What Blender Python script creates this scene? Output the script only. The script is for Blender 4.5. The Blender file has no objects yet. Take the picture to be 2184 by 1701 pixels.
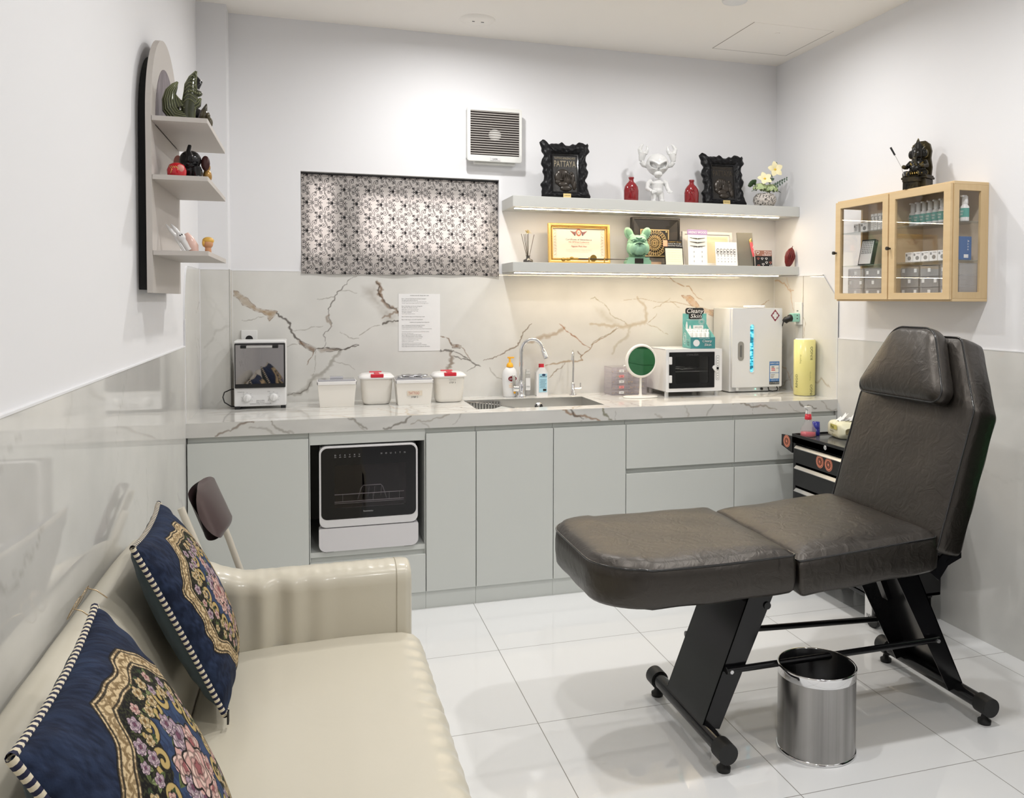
import bpy, math, random
import numpy as np
from mathutils import Matrix, Vector
SC = bpy.context.scene
COL = SC.collection
R = math.radians
# ---------------------------------------------------------------- camera
cam = bpy.data.cameras.new('camera'); camo = bpy.data.objects.new('camera', cam); COL.objects.link(camo)
yaw, pitch, roll = R(17.376), R(-1.722), R(0.182)
CF, CCX, CCY, CPOS = 1793.58, 1220.8, 692.66, Vector((-0.706, -3.2172, 1.3837))
_f = Vector((math.sin(yaw)*math.cos(pitch), math.cos(yaw)*math.cos(pitch), math.sin(pitch)))
_r = Vector((math.cos(yaw), -math.sin(yaw), 0)); _u = _r.cross(_f)
_r2 = _r*math.cos(roll)+_u*math.sin(roll); _u2 = _u*math.cos(roll)-_r*math.sin(roll)
mt = Matrix((_r2, _u2, -_f)).transposed().to_4x4(); mt.translation = CPOS
camo.matrix_world = mt
cam.sensor_fit = 'HORIZONTAL'; cam.sensor_width = 36; cam.lens = CF/2184*36
cam.shift_x = (1092-CCX)/2184; cam.shift_y = (CCY-850.5)/2184
cam.clip_start = 0.02; cam.clip_end = 60
SC.camera = camo
SC.cycles.transparent_max_bounces = 32
# ---------------------------------------------------------------- room numbers
XL, XR, YB, YF, ZH = -1.191, 1.906, 1.154, -4.3, 2.75
TW = .006
ZC = .872
# ---------------------------------------------------------------- world, exposure
w = bpy.data.worlds.new('outside'); SC.world = w; w.use_nodes = True
w.node_tree.nodes['Background'].inputs[0].default_value = (1.0, .93, .90, 1)
w.node_tree.nodes['Background'].inputs[1].default_value = 4.8
SC.view_settings.view_transform = 'Standard'; SC.view_settings.look = 'None'
SC.view_settings.exposure = 0.0; SC.view_settings.gamma = 1; SC.view_settings.use_curve_mapping = False
# ---------------------------------------------------------------- helpers
def tag(o, label=None, cat=None, group=None, kind=None):
    if label: o['label'] = label
    if cat: o['category'] = cat
    if group: o['group'] = group
    if kind: o['kind'] = kind
    return o
def T(name, label, cat, loc, rotz=0, group=None):
    o = bpy.data.objects.new(name, None); COL.objects.link(o)
    o.empty_display_size = .05
    o.location = loc; o.rotation_euler = (0, 0, rotz)
    return tag(o, label, cat, group)
def rgb(*c): return (c[0], c[1], c[2], 1)
def s2l(r, g, b):
    f = lambda c: c/12.92 if c <= .04045 else ((c+.055)/1.055)**2.4
    return (f(r/255), f(g/255), f(b/255))
def mat(name, col, rough=.5, metal=0., spec=.5, emit=None, es=1., trans=0., ior=1.45, alpha=None, coat=0., sheen=0.,
        noise=None, bump=None, attr=None, stretch=None):
    m = bpy.data.materials.new(name); m.use_nodes = True
    nt = m.node_tree; b = nt.nodes['Principled BSDF']
    b.inputs['Base Color'].default_value = rgb(*col)
    b.inputs['Roughness'].default_value = rough; b.inputs['Metallic'].default_value = metal
    b.inputs['Specular IOR Level'].default_value = spec; b.inputs['IOR'].default_value = ior
    b.inputs['Transmission Weight'].default_value = trans
    b.inputs['Coat Weight'].default_value = coat; b.inputs['Coat Roughness'].default_value = .08
    if sheen: b.inputs['Sheen Weight'].default_value = sheen; b.inputs['Sheen Roughness'].default_value = .5
    if alpha is not None: b.inputs['Alpha'].default_value = alpha
    if emit: b.inputs['Emission Color'].default_value = rgb(*emit); b.inputs['Emission Strength'].default_value = es
    src = None
    def coords(scale):
        tc = nt.nodes.new('ShaderNodeTexCoord'); mp = nt.nodes.new('ShaderNodeMapping')
        nt.links.new(tc.outputs['Object'], mp.inputs[0])
        if scale: mp.inputs['Scale'].default_value = scale
        return mp.outputs[0]
    if attr:
        a = nt.nodes.new('ShaderNodeAttribute'); a.attribute_name = attr; src = a.outputs['Color']
    if noise:   # (scale, amount, second colour)
        n = nt.nodes.new('ShaderNodeTexNoise'); n.inputs['Scale'].default_value = noise[0]; n.inputs['Detail'].default_value = 6
        nt.links.new(coords(stretch), n.inputs['Vector'])
        mx = nt.nodes.new('ShaderNodeMixRGB'); mx.inputs[2].default_value = rgb(*noise[2])
        if src: nt.links.new(src, mx.inputs[1])
        else: mx.inputs[1].default_value = rgb(*col)
        rp = nt.nodes.new('ShaderNodeMapRange'); rp.inputs[1].default_value = .35; rp.inputs[2].default_value = .7; rp.inputs[4].default_value = noise[1]
        nt.links.new(n.outputs['Fac'], rp.inputs[0]); nt.links.new(rp.outputs[0], mx.inputs[0]); src = mx.outputs[0]
    if src: nt.links.new(src, b.inputs['Base Color'])
    if bump:    # (scale, strength, distance[, distortion])
        n = nt.nodes.new('ShaderNodeTexNoise'); n.inputs['Scale'].default_value = bump[0]; n.inputs['Detail'].default_value = 5
        if len(bump) > 3: n.inputs['Distortion'].default_value = bump[3]
        nt.links.new(coords(stretch), n.inputs['Vector'])
        bp = nt.nodes.new('ShaderNodeBump'); bp.inputs['Strength'].default_value = bump[1]; bp.inputs['Distance'].default_value = bump[2]
        nt.links.new(n.outputs['Fac'], bp.inputs['Height']); nt.links.new(bp.outputs[0], b.inputs['Normal'])
    return m
def glassmat(name, tint=(1, 1, 1), refl=1.0, op=0.0, rough=0.0):
    # thin sheet glass: transparent with a clear reflecting face
    m = bpy.data.materials.new(name); m.use_nodes = True; nt = m.node_tree; nt.nodes.clear()
    out = nt.nodes.new('ShaderNodeOutputMaterial'); tr = nt.nodes.new('ShaderNodeBsdfTransparent'); tr.inputs[0].default_value = rgb(*tint)
    gl = nt.nodes.new('ShaderNodeBsdfGlossy'); gl.inputs['Roughness'].default_value = rough
    ge = nt.nodes.new('ShaderNodeNewGeometry'); dt = nt.nodes.new('ShaderNodeVectorMath'); dt.operation = 'DOT_PRODUCT'
    nt.links.new(ge.outputs['Incoming'], dt.inputs[0]); nt.links.new(ge.outputs['Normal'], dt.inputs[1])
    def M(op, a, b=None):
        n = nt.nodes.new('ShaderNodeMath'); n.operation = op; n.use_clamp = op == 'MULTIPLY'
        for i, v in enumerate((a, b)):
            if v is None: continue
            if isinstance(v, (int, float)): n.inputs[i].default_value = v
            else: nt.links.new(v, n.inputs[i])
        return n.outputs[0]
    c = M('ABSOLUTE', dt.outputs['Value']); sch = M('ADD', M('MULTIPLY', M('POWER', M('SUBTRACT', 1.0, c), 5.0), .96), .04)
    mx = nt.nodes.new('ShaderNodeMixShader'); nt.links.new(M('MULTIPLY', sch, refl*.6), mx.inputs[0])
    base = tr.outputs[0]
    if op:
        df = nt.nodes.new('ShaderNodeBsdfDiffuse'); df.inputs[0].default_value = rgb(.8, .8, .8)
        m2 = nt.nodes.new('ShaderNodeMixShader'); m2.inputs[0].default_value = op
        nt.links.new(tr.outputs[0], m2.inputs[1]); nt.links.new(df.outputs[0], m2.inputs[2]); base = m2.outputs[0]
    nt.links.new(base, mx.inputs[1]); nt.links.new(gl.outputs[0], mx.inputs[2]); nt.links.new(mx.outputs[0], out.inputs[0])
    return m
class MB:
    def __init__(s, off=(0, 0, 0)):
        s.v = []; s.f = []; s.m = []; s.sm = []; s.off = Vector(off); s.M = None; s.colarr = None
    def _add(s, vs, fs, m=0, sm=False):
        b = len(s.v)
        for p in vs:
            p = Vector(p)
            if s.M is not None: p = s.M @ p
            s.v.append(p+s.off)
        for f in fs:
            s.f.append([i+b for i in f]); s.m.append(m); s.sm.append(sm)
    def box(s, x0, x1, y0, y1, z0, z1, m=0):
        s._add([(x, y, z) for z in (z0, z1) for y in (y0, y1) for x in (x0, x1)],
               [(0, 2, 3, 1), (4, 5, 7, 6), (0, 1, 5, 4), (2, 6, 7, 3), (0, 4, 6, 2), (1, 3, 7, 5)], m)
        return s
    def poly(s, pts, m=0): s._add(pts, [tuple(range(len(pts)))], m); return s
    def prism(s, pts, fn, d0, d1, m=0, sm=False):
        # pts 2d outline, fn(a, b, d) -> 3d
        n = len(pts)
        vs = [fn(a, b, d0) for a, b in pts]+[fn(a, b, d1) for a, b in pts]
        fs = [tuple(range(n))[::-1], tuple(range(n, 2*n))]
        s._add(vs, fs, m)
        s._add(vs, [(i, (i+1) % n, n+(i+1) % n, n+i) for i in range(n)], m, sm)
        return s
    def cyl(s, p0, p1, r0, r1=None, n=20, m=0, cap=True, sm=True):
        if r1 is None: r1 = r0
        p0, p1 = Vector(p0), Vector(p1); d = (p1-p0).normalized()
        a = d.orthogonal().normalized(); b = d.cross(a)
        ring = lambda c, r: [c+a*math.cos(t)*r+b*math.sin(t)*r for t in [2*math.pi*i/n for i in range(n)]]
        vs = ring(p0, r0)+ring(p1, r1)
        s._add(vs, [(i, (i+1) % n, n+(i+1) % n, n+i) for i in range(n)], m, sm)
        if cap: s._add(vs, [tuple(range(n))[::-1], tuple(range(n, 2*n))], m)
        return s
    def lathe(s, prof, c=(0, 0, 0), n=32, m=0, sx=1, sy=1, sm=True, ax='Z', cap=True):
        c = Vector(c); vs = []; k = len(prof)
        for i in range(n):
            t = 2*math.pi*i/n; ct, st = math.cos(t), math.sin(t)
            for r, z in prof:
                p = (r*ct*sx, r*st*sy, z)
                if ax == 'Y': p = (p[0], p[2], p[1])
                if ax == 'X': p = (p[2], p[0], p[1])
                vs.append(c+Vector(p))
        fs = []
        for i in range(n):
            j = (i+1) % n
            for q in range(k-1):
                fs.append((i*k+q, j*k+q, j*k+q+1, i*k+q+1))
        s._add(vs, fs, m, sm)
        for q, rev in ((0, True), (k-1, False)):
            if cap and prof[q][0] > 1e-5:
                f = [i*k+q for i in range(n)]
                s._add(vs, [tuple(f[::-1] if rev else f)], m)
        return s
    def tube(s, pts, r, n=10, m=0, closed=False, cap=True, flat=None):
        pts = [Vector(p) for p in pts]; N = len(pts); rr = r if hasattr(r, '__len__') else [r]*N
        vs = []; up = None
        for i, p in enumerate(pts):
            a = pts[(i-1) % N] if (closed or i) else p
            b = pts[(i+1) % N] if (closed or i < N-1) else p
            d = (b-a)
            d = d.normalized() if d.length > 1e-9 else Vector((0, 0, 1))
            if up is None: up = d.orthogonal().normalized()
            up = (up-d*up.dot(d)); up = up.normalized() if up.length > 1e-6 else d.orthogonal().normalized()
            sd = d.cross(up)
            for k in range(n):
                t = 2*math.pi*k/n
                vs.append(p+up*math.cos(t)*rr[i]+sd*math.sin(t)*rr[i]*(flat or 1))
        fs = []
        for i in range(N if closed else N-1):
            j = (i+1) % N
            for k in range(n):
                l = (k+1) % n
                fs.append((i*n+k, i*n+l, j*n+l, j*n+k))
        s._add(vs, fs, m, True)
        if cap and not closed:
            s._add(vs, [tuple(range(n))[::-1], tuple(range((N-1)*n, N*n))], m)
        return s
    def ell(s, c, r, rot=None, n=18, k=12, m=0):
        c = Vector(c); Mx = rot.to_matrix() if rot is not None else None
        vs = []; fs = []
        for i in range(k+1):
            ph = math.pi*i/k
            for j in range(n):
                th = 2*math.pi*j/n
                p = Vector((r[0]*math.sin(ph)*math.cos(th), r[1]*math.sin(ph)*math.sin(th), r[2]*math.cos(ph)))
                if Mx: p = Mx @ p
                vs.append(c+p)
        for i in range(k):
            for j in range(n):
                l = (j+1) % n
                fs.append((i*n+j, (i+1)*n+j, (i+1)*n+l, i*n+l))
        s._add(vs, fs, m, True)
        return s
    def grid(s, nu, nv, fn, m=0, sm=True, wrapu=False):
        vs = [fn(i/(nu if wrapu else nu-1), j/(nv-1)) for j in range(nv) for i in range(nu)]
        fs = []
        for j in range(nv-1):
            for i in range(nu if wrapu else nu-1):
                k = (i+1) % nu
                fs.append((j*nu+i, j*nu+k, (j+1)*nu+k, (j+1)*nu+i))
        s._add(vs, fs, m, sm)
        return s
    def text(s, t, o, rt=(1, 0, 0), up=(0, 0, 1), w=None, h=.01, m=0, lift=.0006, ext=0., align='L', shear=0., maxw=None):
        vs, fs, (x0, x1, y0, y1) = font_mesh(t, ext > 0)
        if not vs: return s
        rt = Vector(rt).normalized(); up = Vector(up).normalized(); nn = rt.cross(up)
        sy = h/.7; sx = sy
        if w: sx = w/max(1e-6, x1-x0)
        elif maxw and (x1-x0)*sx > maxw: sx = maxw/(x1-x0)
        ox = {'L': x0, 'C': (x0+x1)/2, 'R': x1}[align]
        o = Vector(o)
        pts = [o+rt*((v[0]-ox)*sx+v[1]*sy*shear)+up*(v[1]*sy)+nn*(lift+(ext if v[2] > .01 else 0)) for v in vs]
        s._add(pts, fs, m)
        return s
    def build(s, name, mats, parent=None, bevel=0., seg=2, sub=0, remesh=0., smooth_it=0, solid=0., world=False):
        me = bpy.data.meshes.new(name)
        me.from_pydata([tuple(p) for p in s.v], [], s.f)
        for mm in (mats if isinstance(mats, (list, tuple)) else [mats]): me.materials.append(mm)
        me.polygons.foreach_set('material_index', s.m); me.polygons.foreach_set('use_smooth', s.sm)
        me.update()
        o = bpy.data.objects.new(name, me); COL.objects.link(o)
        if parent: o.parent = parent
        if remesh:
            q = o.modifiers.new('remesh', 'REMESH'); q.mode = 'VOXEL'; q.voxel_size = remesh; q.use_smooth_shade = True
            if smooth_it:
                q = o.modifiers.new('smooth', 'SMOOTH'); q.iterations = smooth_it; q.factor = .5
        if solid:
            q = o.modifiers.new('solid', 'SOLIDIFY'); q.thickness = solid; q.offset = 0
        if bevel:
            q = o.modifiers.new('bevel', 'BEVEL'); q.width = bevel; q.segments = seg; q.limit_method = 'ANGLE'; q.angle_limit = R(40)
            q.harden_normals = False
        if sub:
            q = o.modifiers.new('sub', 'SUBSURF'); q.levels = sub; q.render_levels = sub
        return o
_fc = {}
def font_mesh(t, ext=False):
    key = (t, ext)
    if key not in _fc:
        cu = bpy.data.curves.new('lettering', 'FONT'); cu.body = t; cu.size = 1; cu.resolution_u = 2
        if ext: cu.extrude = .05
        ob = bpy.data.objects.new('lettering', cu)
        me = bpy.data.meshes.new_from_object(ob)
        vs = [tuple(v.co) for v in me.vertices]; fs = [tuple(p.vertices) for p in me.polygons]
        bb = (min(v[0] for v in vs), max(v[0] for v in vs), min(v[1] for v in vs), max(v[1] for v in vs)) if vs else (0, 1, 0, 1)
        bpy.data.objects.remove(ob); bpy.data.meshes.remove(me); bpy.data.curves.remove(cu)
        _fc[key] = (vs, fs, bb)
    return _fc[key]
def grid_mesh(name, P, mats, parent=None, col=None, aname='col', smooth=True, attrs=None):
    # P: (nv, nu, 3) numpy positions; col: (nv, nu, 3)
    nv, nu = P.shape[:2]
    idx = np.arange(nv*nu).reshape(nv, nu)
    F = np.stack([idx[:-1, :-1], idx[:-1, 1:], idx[1:, 1:], idx[1:, :-1]], -1).reshape(-1, 4)
    me = bpy.data.meshes.new(name)
    me.vertices.add(nv*nu); me.vertices.foreach_set('co', P.reshape(-1).astype(np.float32))
    me.loops.add(F.size); me.loops.foreach_set('vertex_index', F.reshape(-1).astype(np.int32))
    me.polygons.add(len(F)); me.polygons.foreach_set('loop_start', np.arange(0, F.size, 4, dtype=np.int32))
    me.polygons.foreach_set('use_smooth', np.full(len(F), smooth))
    me.update(calc_edges=True)
    for mm in (mats if isinstance(mats, (list, tuple)) else [mats]): me.materials.append(mm)
    if col is not None:
        a = me.attributes.new(aname, 'FLOAT_COLOR', 'POINT')
        c4 = np.ones((nv*nu, 4), np.float32); c4[:, :3] = col.reshape(-1, 3)
        a.data.foreach_set('color', c4.reshape(-1))
    o = bpy.data.objects.new(name, me); COL.objects.link(o)
    if parent: o.parent = parent
    return o
def dup(root, loc, rotz=0, label=None, group=None):
    r = root.copy(); COL.objects.link(r); r.location = loc; r.rotation_euler = (0, 0, rotz)
    if label: r['label'] = label
    if group: r['group'] = group
    for ch in list(root.children):
        c = ch.copy(); COL.objects.link(c); c.parent = r
        for g in list(ch.children):
            d = g.copy(); COL.objects.link(d); d.parent = c
    return r
def seg_dist(X, Z, pts):
    # distance from every grid point to a polyline, and the position along it
    best = np.full(X.shape, 1e9); par = np.zeros(X.shape); n = len(pts)-1
    for i in range(n):
        ax, az = pts[i]; bx, bz = pts[i+1]; dx, dz = bx-ax, bz-az; L = dx*dx+dz*dz+1e-12
        t = np.clip(((X-ax)*dx+(Z-az)*dz)/L, 0, 1)
        d = np.hypot(X-ax-t*dx, Z-az-t*dz); k = d < best
        best[k] = d[k]; par[k] = ((i+t)/n)[k]
    return best, par
def rough_line(pts, amp, it, rng):
    pts = [np.array(p, float) for p in pts]
    for _ in range(it):
        out = [pts[0]]
        for a, b in zip(pts[:-1], pts[1:]):
            d = b-a; nrm = np.array([-d[1], d[0]])
            out += [(a+b)/2+nrm*rng.uniform(-amp, amp), b]
        pts = out
    return pts
def smoothnoise(shape, cells, rng):
    # value noise on a grid, cells = (cz, cx)
    a = rng.random((cells[0]+2, cells[1]+2))
    v = np.linspace(0, cells[0], shape[0]); u = np.linspace(0, cells[1], shape[1])
    iv = np.floor(v).astype(int); iu = np.floor(u).astype(int); fv = v-iv; fu = u-iu
    fv = fv*fv*(3-2*fv); fu = fu*fu*(3-2*fu)
    g = lambda dv, du: a[np.ix_(iv+dv, iu+du)]
    fv = fv[:, None]; fu = fu[None, :]
    return g(0, 0)*(1-fv)*(1-fu)+g(1, 0)*fv*(1-fu)+g(0, 1)*(1-fv)*fu+g(1, 1)*fv*fu
# ---------------------------------------------------------------- lamps of the room
M_lampglow = mat('lamp_glow', (1, 1, 1), emit=(1, .96, .90), es=14)
M_whiteplastic = mat('white_plastic', (.80, .80, .79), .35)
LE = .665
spots = [(1.155, .265, 14, 'round recessed downlight nearest the tiled corner over the bed'),
         (-.02, .46, 19, 'round recessed downlight above the left cabinets'),
         (-.10, -1.15, 16, 'round recessed downlight above the far end of the sofa'),
         (1.05, -1.15, 18.5, 'round recessed downlight above the treatment bed'),
         (-.32, -2.85, 15, 'round recessed downlight behind the camera, sofa side'),
         (1.155, -2.7, 17, 'round recessed downlight behind the camera, bed side')]
for x, y, e, lab in spots:
    t = T('ceiling_downlight', lab, 'downlight', (x, y, ZH), group='recessed ceiling downlights')
    MB().lathe([(.043, -.004), (.056, -.006), (.058, -.001)], n=32).build('trim_ring', M_whiteplastic, t)
    MB().lathe([(0, -.0025), (.043, -.0025)], n=32).build('diffuser', M_lampglow, t)
    li = bpy.data.lights.new('downlight_beam', 'AREA'); li.shape = 'DISK'; li.size = .085; li.energy = e*LE
    li.color = (1, .988, .975); li.spread = R(172)
    lo = bpy.data.objects.new('downlight_beam', li); COL.objects.link(lo); lo.parent = t; lo.location = (0, 0, -.009)
# ================================================================ setting
M_wall = mat('wall_paint', s2l(233, 233, 235), .75, bump=(60, .04, .002))
M_ceil = mat('ceiling_paint', s2l(246, 242, 236), .8)
M_cab = mat('cabinet_laminate', s2l(216, 219, 215), .38, spec=.4)
M_cabedge = mat('cabinet_edge', s2l(214, 216, 210), .5)
M_black = mat('black_plastic', (.012, .012, .013), .35)
M_blackgloss = mat('black_gloss', (.008, .008, .009), .06)
M_chrome = mat('chrome', (.82, .82, .83), .06, 1)
M_steel = mat('brushed_steel', (.50, .49, .48), .28, 1, bump=(40, .05, .001), stretch=(1, 1, .02))
M_alu = mat('aluminium', (.75, .75, .75), .35, 1)
M_white = mat('white_enamel', (.80, .80, .80), .25)
M_paper = mat('white_paper', (.82, .82, .82), .7)
M_ink = mat('black_ink', (.02, .02, .02), .6)
M_grey = mat('grey_print', (.22, .22, .22), .7)
M_red = mat('red_plastic', (.62, .03, .05), .3)
M_gold = mat('gold', (.62, .40, .12), .3, 1)
M_darkgap = mat('dark_gap', (.03, .03, .03), .8)
M_glass = glassmat('clear_glass')
def struct(name, mb, mats, **k): return tag(mb.build(name, mats, **k), kind='structure')
# floor tiles 60 x 60 cm, joints at whole tiles
def tile_floor():
    m = bpy.data.materials.new('glossy_floor_tile'); m.use_nodes = True; nt = m.node_tree; b = nt.nodes['Principled BSDF']
    g = nt.nodes.new('ShaderNodeNewGeometry'); sx = nt.nodes.new('ShaderNodeSeparateXYZ'); nt.links.new(g.outputs['Position'], sx.inputs[0])
    def M(op, a, bb=None, c=None):
        n = nt.nodes.new('ShaderNodeMath'); n.operation = op
        for i, v in enumerate((a, bb, c)):
            if v is None: continue
            if isinstance(v, (int, float)): n.inputs[i].default_value = v
            else: nt.links.new(v, n.inputs[i])
        return n.outputs[0]
    def joint(o):
        f = M('FRACT', M('DIVIDE', M('ADD', o, 60.0), .6)); d = M('MINIMUM', f, M('SUBTRACT', 1.0, f))
        return M('LESS_THAN', d, .0021)
    jt = M('MAXIMUM', joint(sx.outputs[0]), joint(sx.outputs[1]))
    mx = nt.nodes.new('ShaderNodeMixRGB'); mx.inputs[1].default_value = rgb(*s2l(240, 241, 241)); mx.inputs[2].default_value = rgb(.25, .24, .22)
    nt.links.new(jt, mx.inputs[0]); nt.links.new(mx.outputs[0], b.inputs['Base Color'])
    r = M('MULTIPLY_ADD', jt, .5, .022); nt.links.new(r, b.inputs['Roughness']); b.inputs['Specular IOR Level'].default_value = .6
    return m
struct('floor', MB().box(XL-.1, XR+.1, YF-.1, YB+.15, -.1, 0), tile_floor())
struct('ceiling', MB().box(XL-.1, XR+.1, YF-.1, YB+.15, ZH, ZH+.1), M_ceil)
struct('wall_left', MB().box(XL-.12, XL-TW, YF-.1, YB+.15, 0, ZH), M_wall)
struct('wall_right', MB().box(XR+TW, XR+.12, YF-.1, YB+.15, 0, ZH), M_wall)
struct('wall_front', MB().box(XL-.1, XR+.1, YF-.12, YF, 0, ZH), M_wall)
WX0, WX1, WZ0, WZ1 = -.743, .255, 1.522, 2.014
y0, y1 = YB+TW, YB+.15
struct('wall_back', MB().box(XL-.02, WX0, y0, y1, 0, ZH).box(WX1, XR+.02, y0, y1, 0, ZH).box(WX0, WX1, y0, y1, 0, WZ0).box(WX0, WX1, y0, y1, WZ1, ZH), M_wall)
XP, YP = -1.062, 1.03
struct('wall_pillar', MB().box(XL-TW, XP-TW, YP+TW, YB+.02, 0, ZH), M_wall)
# dark door and frame behind the camera, seen only as a reflection
struct('door_1', MB().box(-.75, .35, YF, YF+.03, 0, 2.1), mat('maroon_door', (.035, .008, .012), .5))
struct('trim_1', MB().box(-.82, -.75, YF, YF+.05, 0, 2.17).box(.35, .42, YF, YF+.05, 0, 2.17).box(-.75, .35, YF, YF+.05, 2.1, 2.17), M_wall)
# ---------------------------------------------------------------- marble
BASE = np.array(s2l(222, 221, 217))
def marble_canvas(x0, x1, z0, z1, res, seed):
    rng = np.random.default_rng(seed)
    nx, nz = int((x1-x0)/res)+1, int((z1-z0)/res)+1
    X, Z = np.meshgrid(np.linspace(x0, x1, nx), np.linspace(z0, z1, nz))
    c = np.ones(X.shape+(3,))*BASE
    n = .5*smoothnoise(X.shape, (max(2, int((z1-z0)*5)), max(2, int((x1-x0)*4))), rng)+.5*smoothnoise(X.shape, (max(3, int((z1-z0)*14)), max(3, int((x1-x0)*11))), rng)
    c *= (1-.16*np.clip(n-.45, 0, 1)[..., None])
    fine = smoothnoise(X.shape, (max(4, int((z1-z0)*90)), max(4, int((x1-x0)*70))), rng)
    return X, Z, c, rng, fine
def vein(cv, pts, wd, col, a=1., amp=.12, it=3, soft=1.0):
    X, Z, c, rng, fine = cv
    p = rough_line(pts, amp, it, rng)
    xs = [q[0] for q in p]; zs = [q[1] for q in p]; pad = wd*4+.02
    k = (X > min(xs)-pad) & (X < max(xs)+pad) & (Z > min(zs)-pad) & (Z < max(zs)+pad)
    if not k.any(): return
    d, t = seg_dist(X[k], Z[k], p)
    wv = wd*(.35+1.3*fine[k])*(.45+.55*np.sin(np.pi*np.clip(t, .03, .97))**.5)
    m = a*np.clip(1-(d/wv-.5)/soft, 0, 1)
    c[k] = c[k]*(1-m[:, None])+np.array(col)*m[:, None]
def patch(cv, pts, col, a=.8, edge=None, ew=.002, soft=.006, lo=.25):
    X, Z, c, rng, fine = cv
    p = rough_line(list(pts)+[pts[0]], .07, 2, rng)
    ins = np.zeros(X.shape, bool); n = len(p)-1
    for i in range(n):
        (ax, az), (bx, bz) = p[i], p[i+1]
        cnd = ((az > Z) != (bz > Z)) & (X < (bx-ax)*(Z-az)/(bz-az+1e-12)+ax); ins ^= cnd
    d, t = seg_dist(X, Z, p)
    m = a*np.where(ins, np.clip(lo+d/soft*(1-lo), 0, 1), np.clip(1-d/.004, 0, 1)*lo)*(.55+.6*fine)
    m = np.clip(m, 0, 1)
    c[:] = c*(1-m[..., None])+np.array(col)*m[..., None]
    if edge is not None:
        m = np.clip(1-(d/ew-.3), 0, 1)*(.25+.8*(fine > .45))*.8; m = np.clip(m, 0, 1)
        c[:] = c*(1-m[..., None])+np.array(edge)*m[..., None]
def soften(c, mixv=None): return c
def M_marble_new(rough): return mat('marble_tile', (.8, .8, .8), rough, attr='col', noise=(7, .25, s2l(196, 196, 192)))
M_marble = M_marble_new(.045)
BR, DK, TN, GR, ORG = s2l(128, 100, 74), s2l(72, 62, 52), s2l(172, 148, 118), s2l(164, 160, 152), s2l(196, 150, 100)
# back splash between pillar and right wall
def bw(ox, oy, k, pts):
    # reference marks on the back wall, in metres along and up the wall
    out = []
    for px, py in pts:
        X = ox+px/k; Y = oy+py/k
        d = _f+_r2*((X-CCX)/CF)-_u2*((Y-CCY)/CF); t = (YB-CPOS.y)/d.y
        q = CPOS+d*t; out.append((q.x, q.z))
    return out
cv = marble_canvas(XP, XR, ZC, 1.5195, .0028, 5)
A = lambda pts: bw(380, 570, 4.725, pts)
B = lambda pts: bw(740, 600, 5.67, pts)
Cc = lambda pts: bw(980, 690, 6.825, pts)
D = lambda pts: bw(1260, 630, 7.087, pts)
patch(cv, B([(150, 40), (380, 0), (400, 100), (470, 260), (620, 370), (620, 560), (450, 560), (380, 430), (330, 340), (220, 230), (150, 180)]), s2l(176, 170, 162), .9, soft=.055, lo=.02)
vein(cv, A([(1640, 830), (1600, 880), (1540, 960), (1500, 1020), (1400, 1090), (1340, 1150), (1300, 1230), (1230, 1270), (1100, 1285)]), .006, GR, .8, soft=2)
vein(cv, A([(1340, 1150), (1300, 1230), (1230, 1270), (1100, 1285)]), .002, DK, .7)
patch(cv, A([(560, 235), (600, 240), (700, 310), (790, 405), (940, 430), (1000, 445), (970, 490), (920, 540), (900, 490), (840, 450), (780, 440), (650, 380), (600, 310), (560, 290)]), TN, .95, BR, .0022)
vein(cv, A([(990, 460), (1040, 500), (1100, 540), (1130, 590), (1140, 650), (1200, 720), (1270, 790)]), .0045, DK, .95, .25)
patch(cv, A([(1200, 725), (1280, 765), (1390, 810), (1370, 850), (1290, 815), (1225, 775)]), BR, .95, DK, .002)
patch(cv, A([(1400, 815), (1500, 805), (1640, 820), (1560, 845), (1440, 860)]), BR, .8, DK, .002)
vein(cv, A([(1390, 820), (1470, 812), (1600, 815), (1640, 830), (1720, 810), (1820, 785)]), .003, DK, .9)
vein(cv, A([(1360, 830), (1350, 900), (1300, 980)]), .0022, BR, .9)
vein(cv, A([(1460, 810), (1460, 680), (1540, 600), (1550, 560), (1520, 480), (1510, 420), (1580, 290), (1640, 230), (1700, 170), (1800, 90)]), .0022, DK, .75, .2)
vein(cv, A([(1520, 480), (1545, 590)]), .006, s2l(140, 120, 100), .7, .3)
for q in ([(1400, 320), (1500, 310), (1580, 295)], [(1640, 240), (1800, 260)], [(1100, 800), (1150, 775), (1200, 775)], [(1390, 840), (1380, 900), (1380, 1000), (1350, 1090)],
          [(1550, 940), (1650, 960), (1780, 1030)], [(640, 530), (740, 530), (880, 495)], [(1150, 640), (1340, 600), (1460, 590)], [(1630, 650), (1720, 710), (1820, 715)]):
    vein(cv, A(q), .0017, GR if q[0][0] > 600 and q[0][0] != 1400 else s2l(130, 125, 115), .8)
vein(cv, B([(350, 0), (400, 60), (390, 150), (430, 200), (480, 270), (560, 320), (630, 370)]), .007, BR, .85, .25, soft=1.5)
vein(cv, B([(350, 0), (400, 60), (390, 150), (430, 200), (480, 270), (560, 320), (630, 370)]), .0025, DK, .9, .25)
vein(cv, B([(640, 490), (500, 480), (450, 500), (430, 520)]), .004, DK, .9, .25)
vein(cv, B([(640, 410), (560, 370), (520, 430), (430, 440)]), .005, BR, .7, .3)
vein(cv, B([(150, 650), (400, 530)]), .0018, GR, .9); vein(cv, B([(-100, 840), (0, 810), (140, 765)]), .0022, DK, .85)
vein(cv, B([(1110, 650), (1230, 690), (1270, 770), (1380, 780)]), .0028, BR, .9)
patch(cv, B([(1250, 735), (1300, 765), (1385, 775), (1370, 810), (1275, 805)]), BR, .95, DK, .0015)
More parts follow.
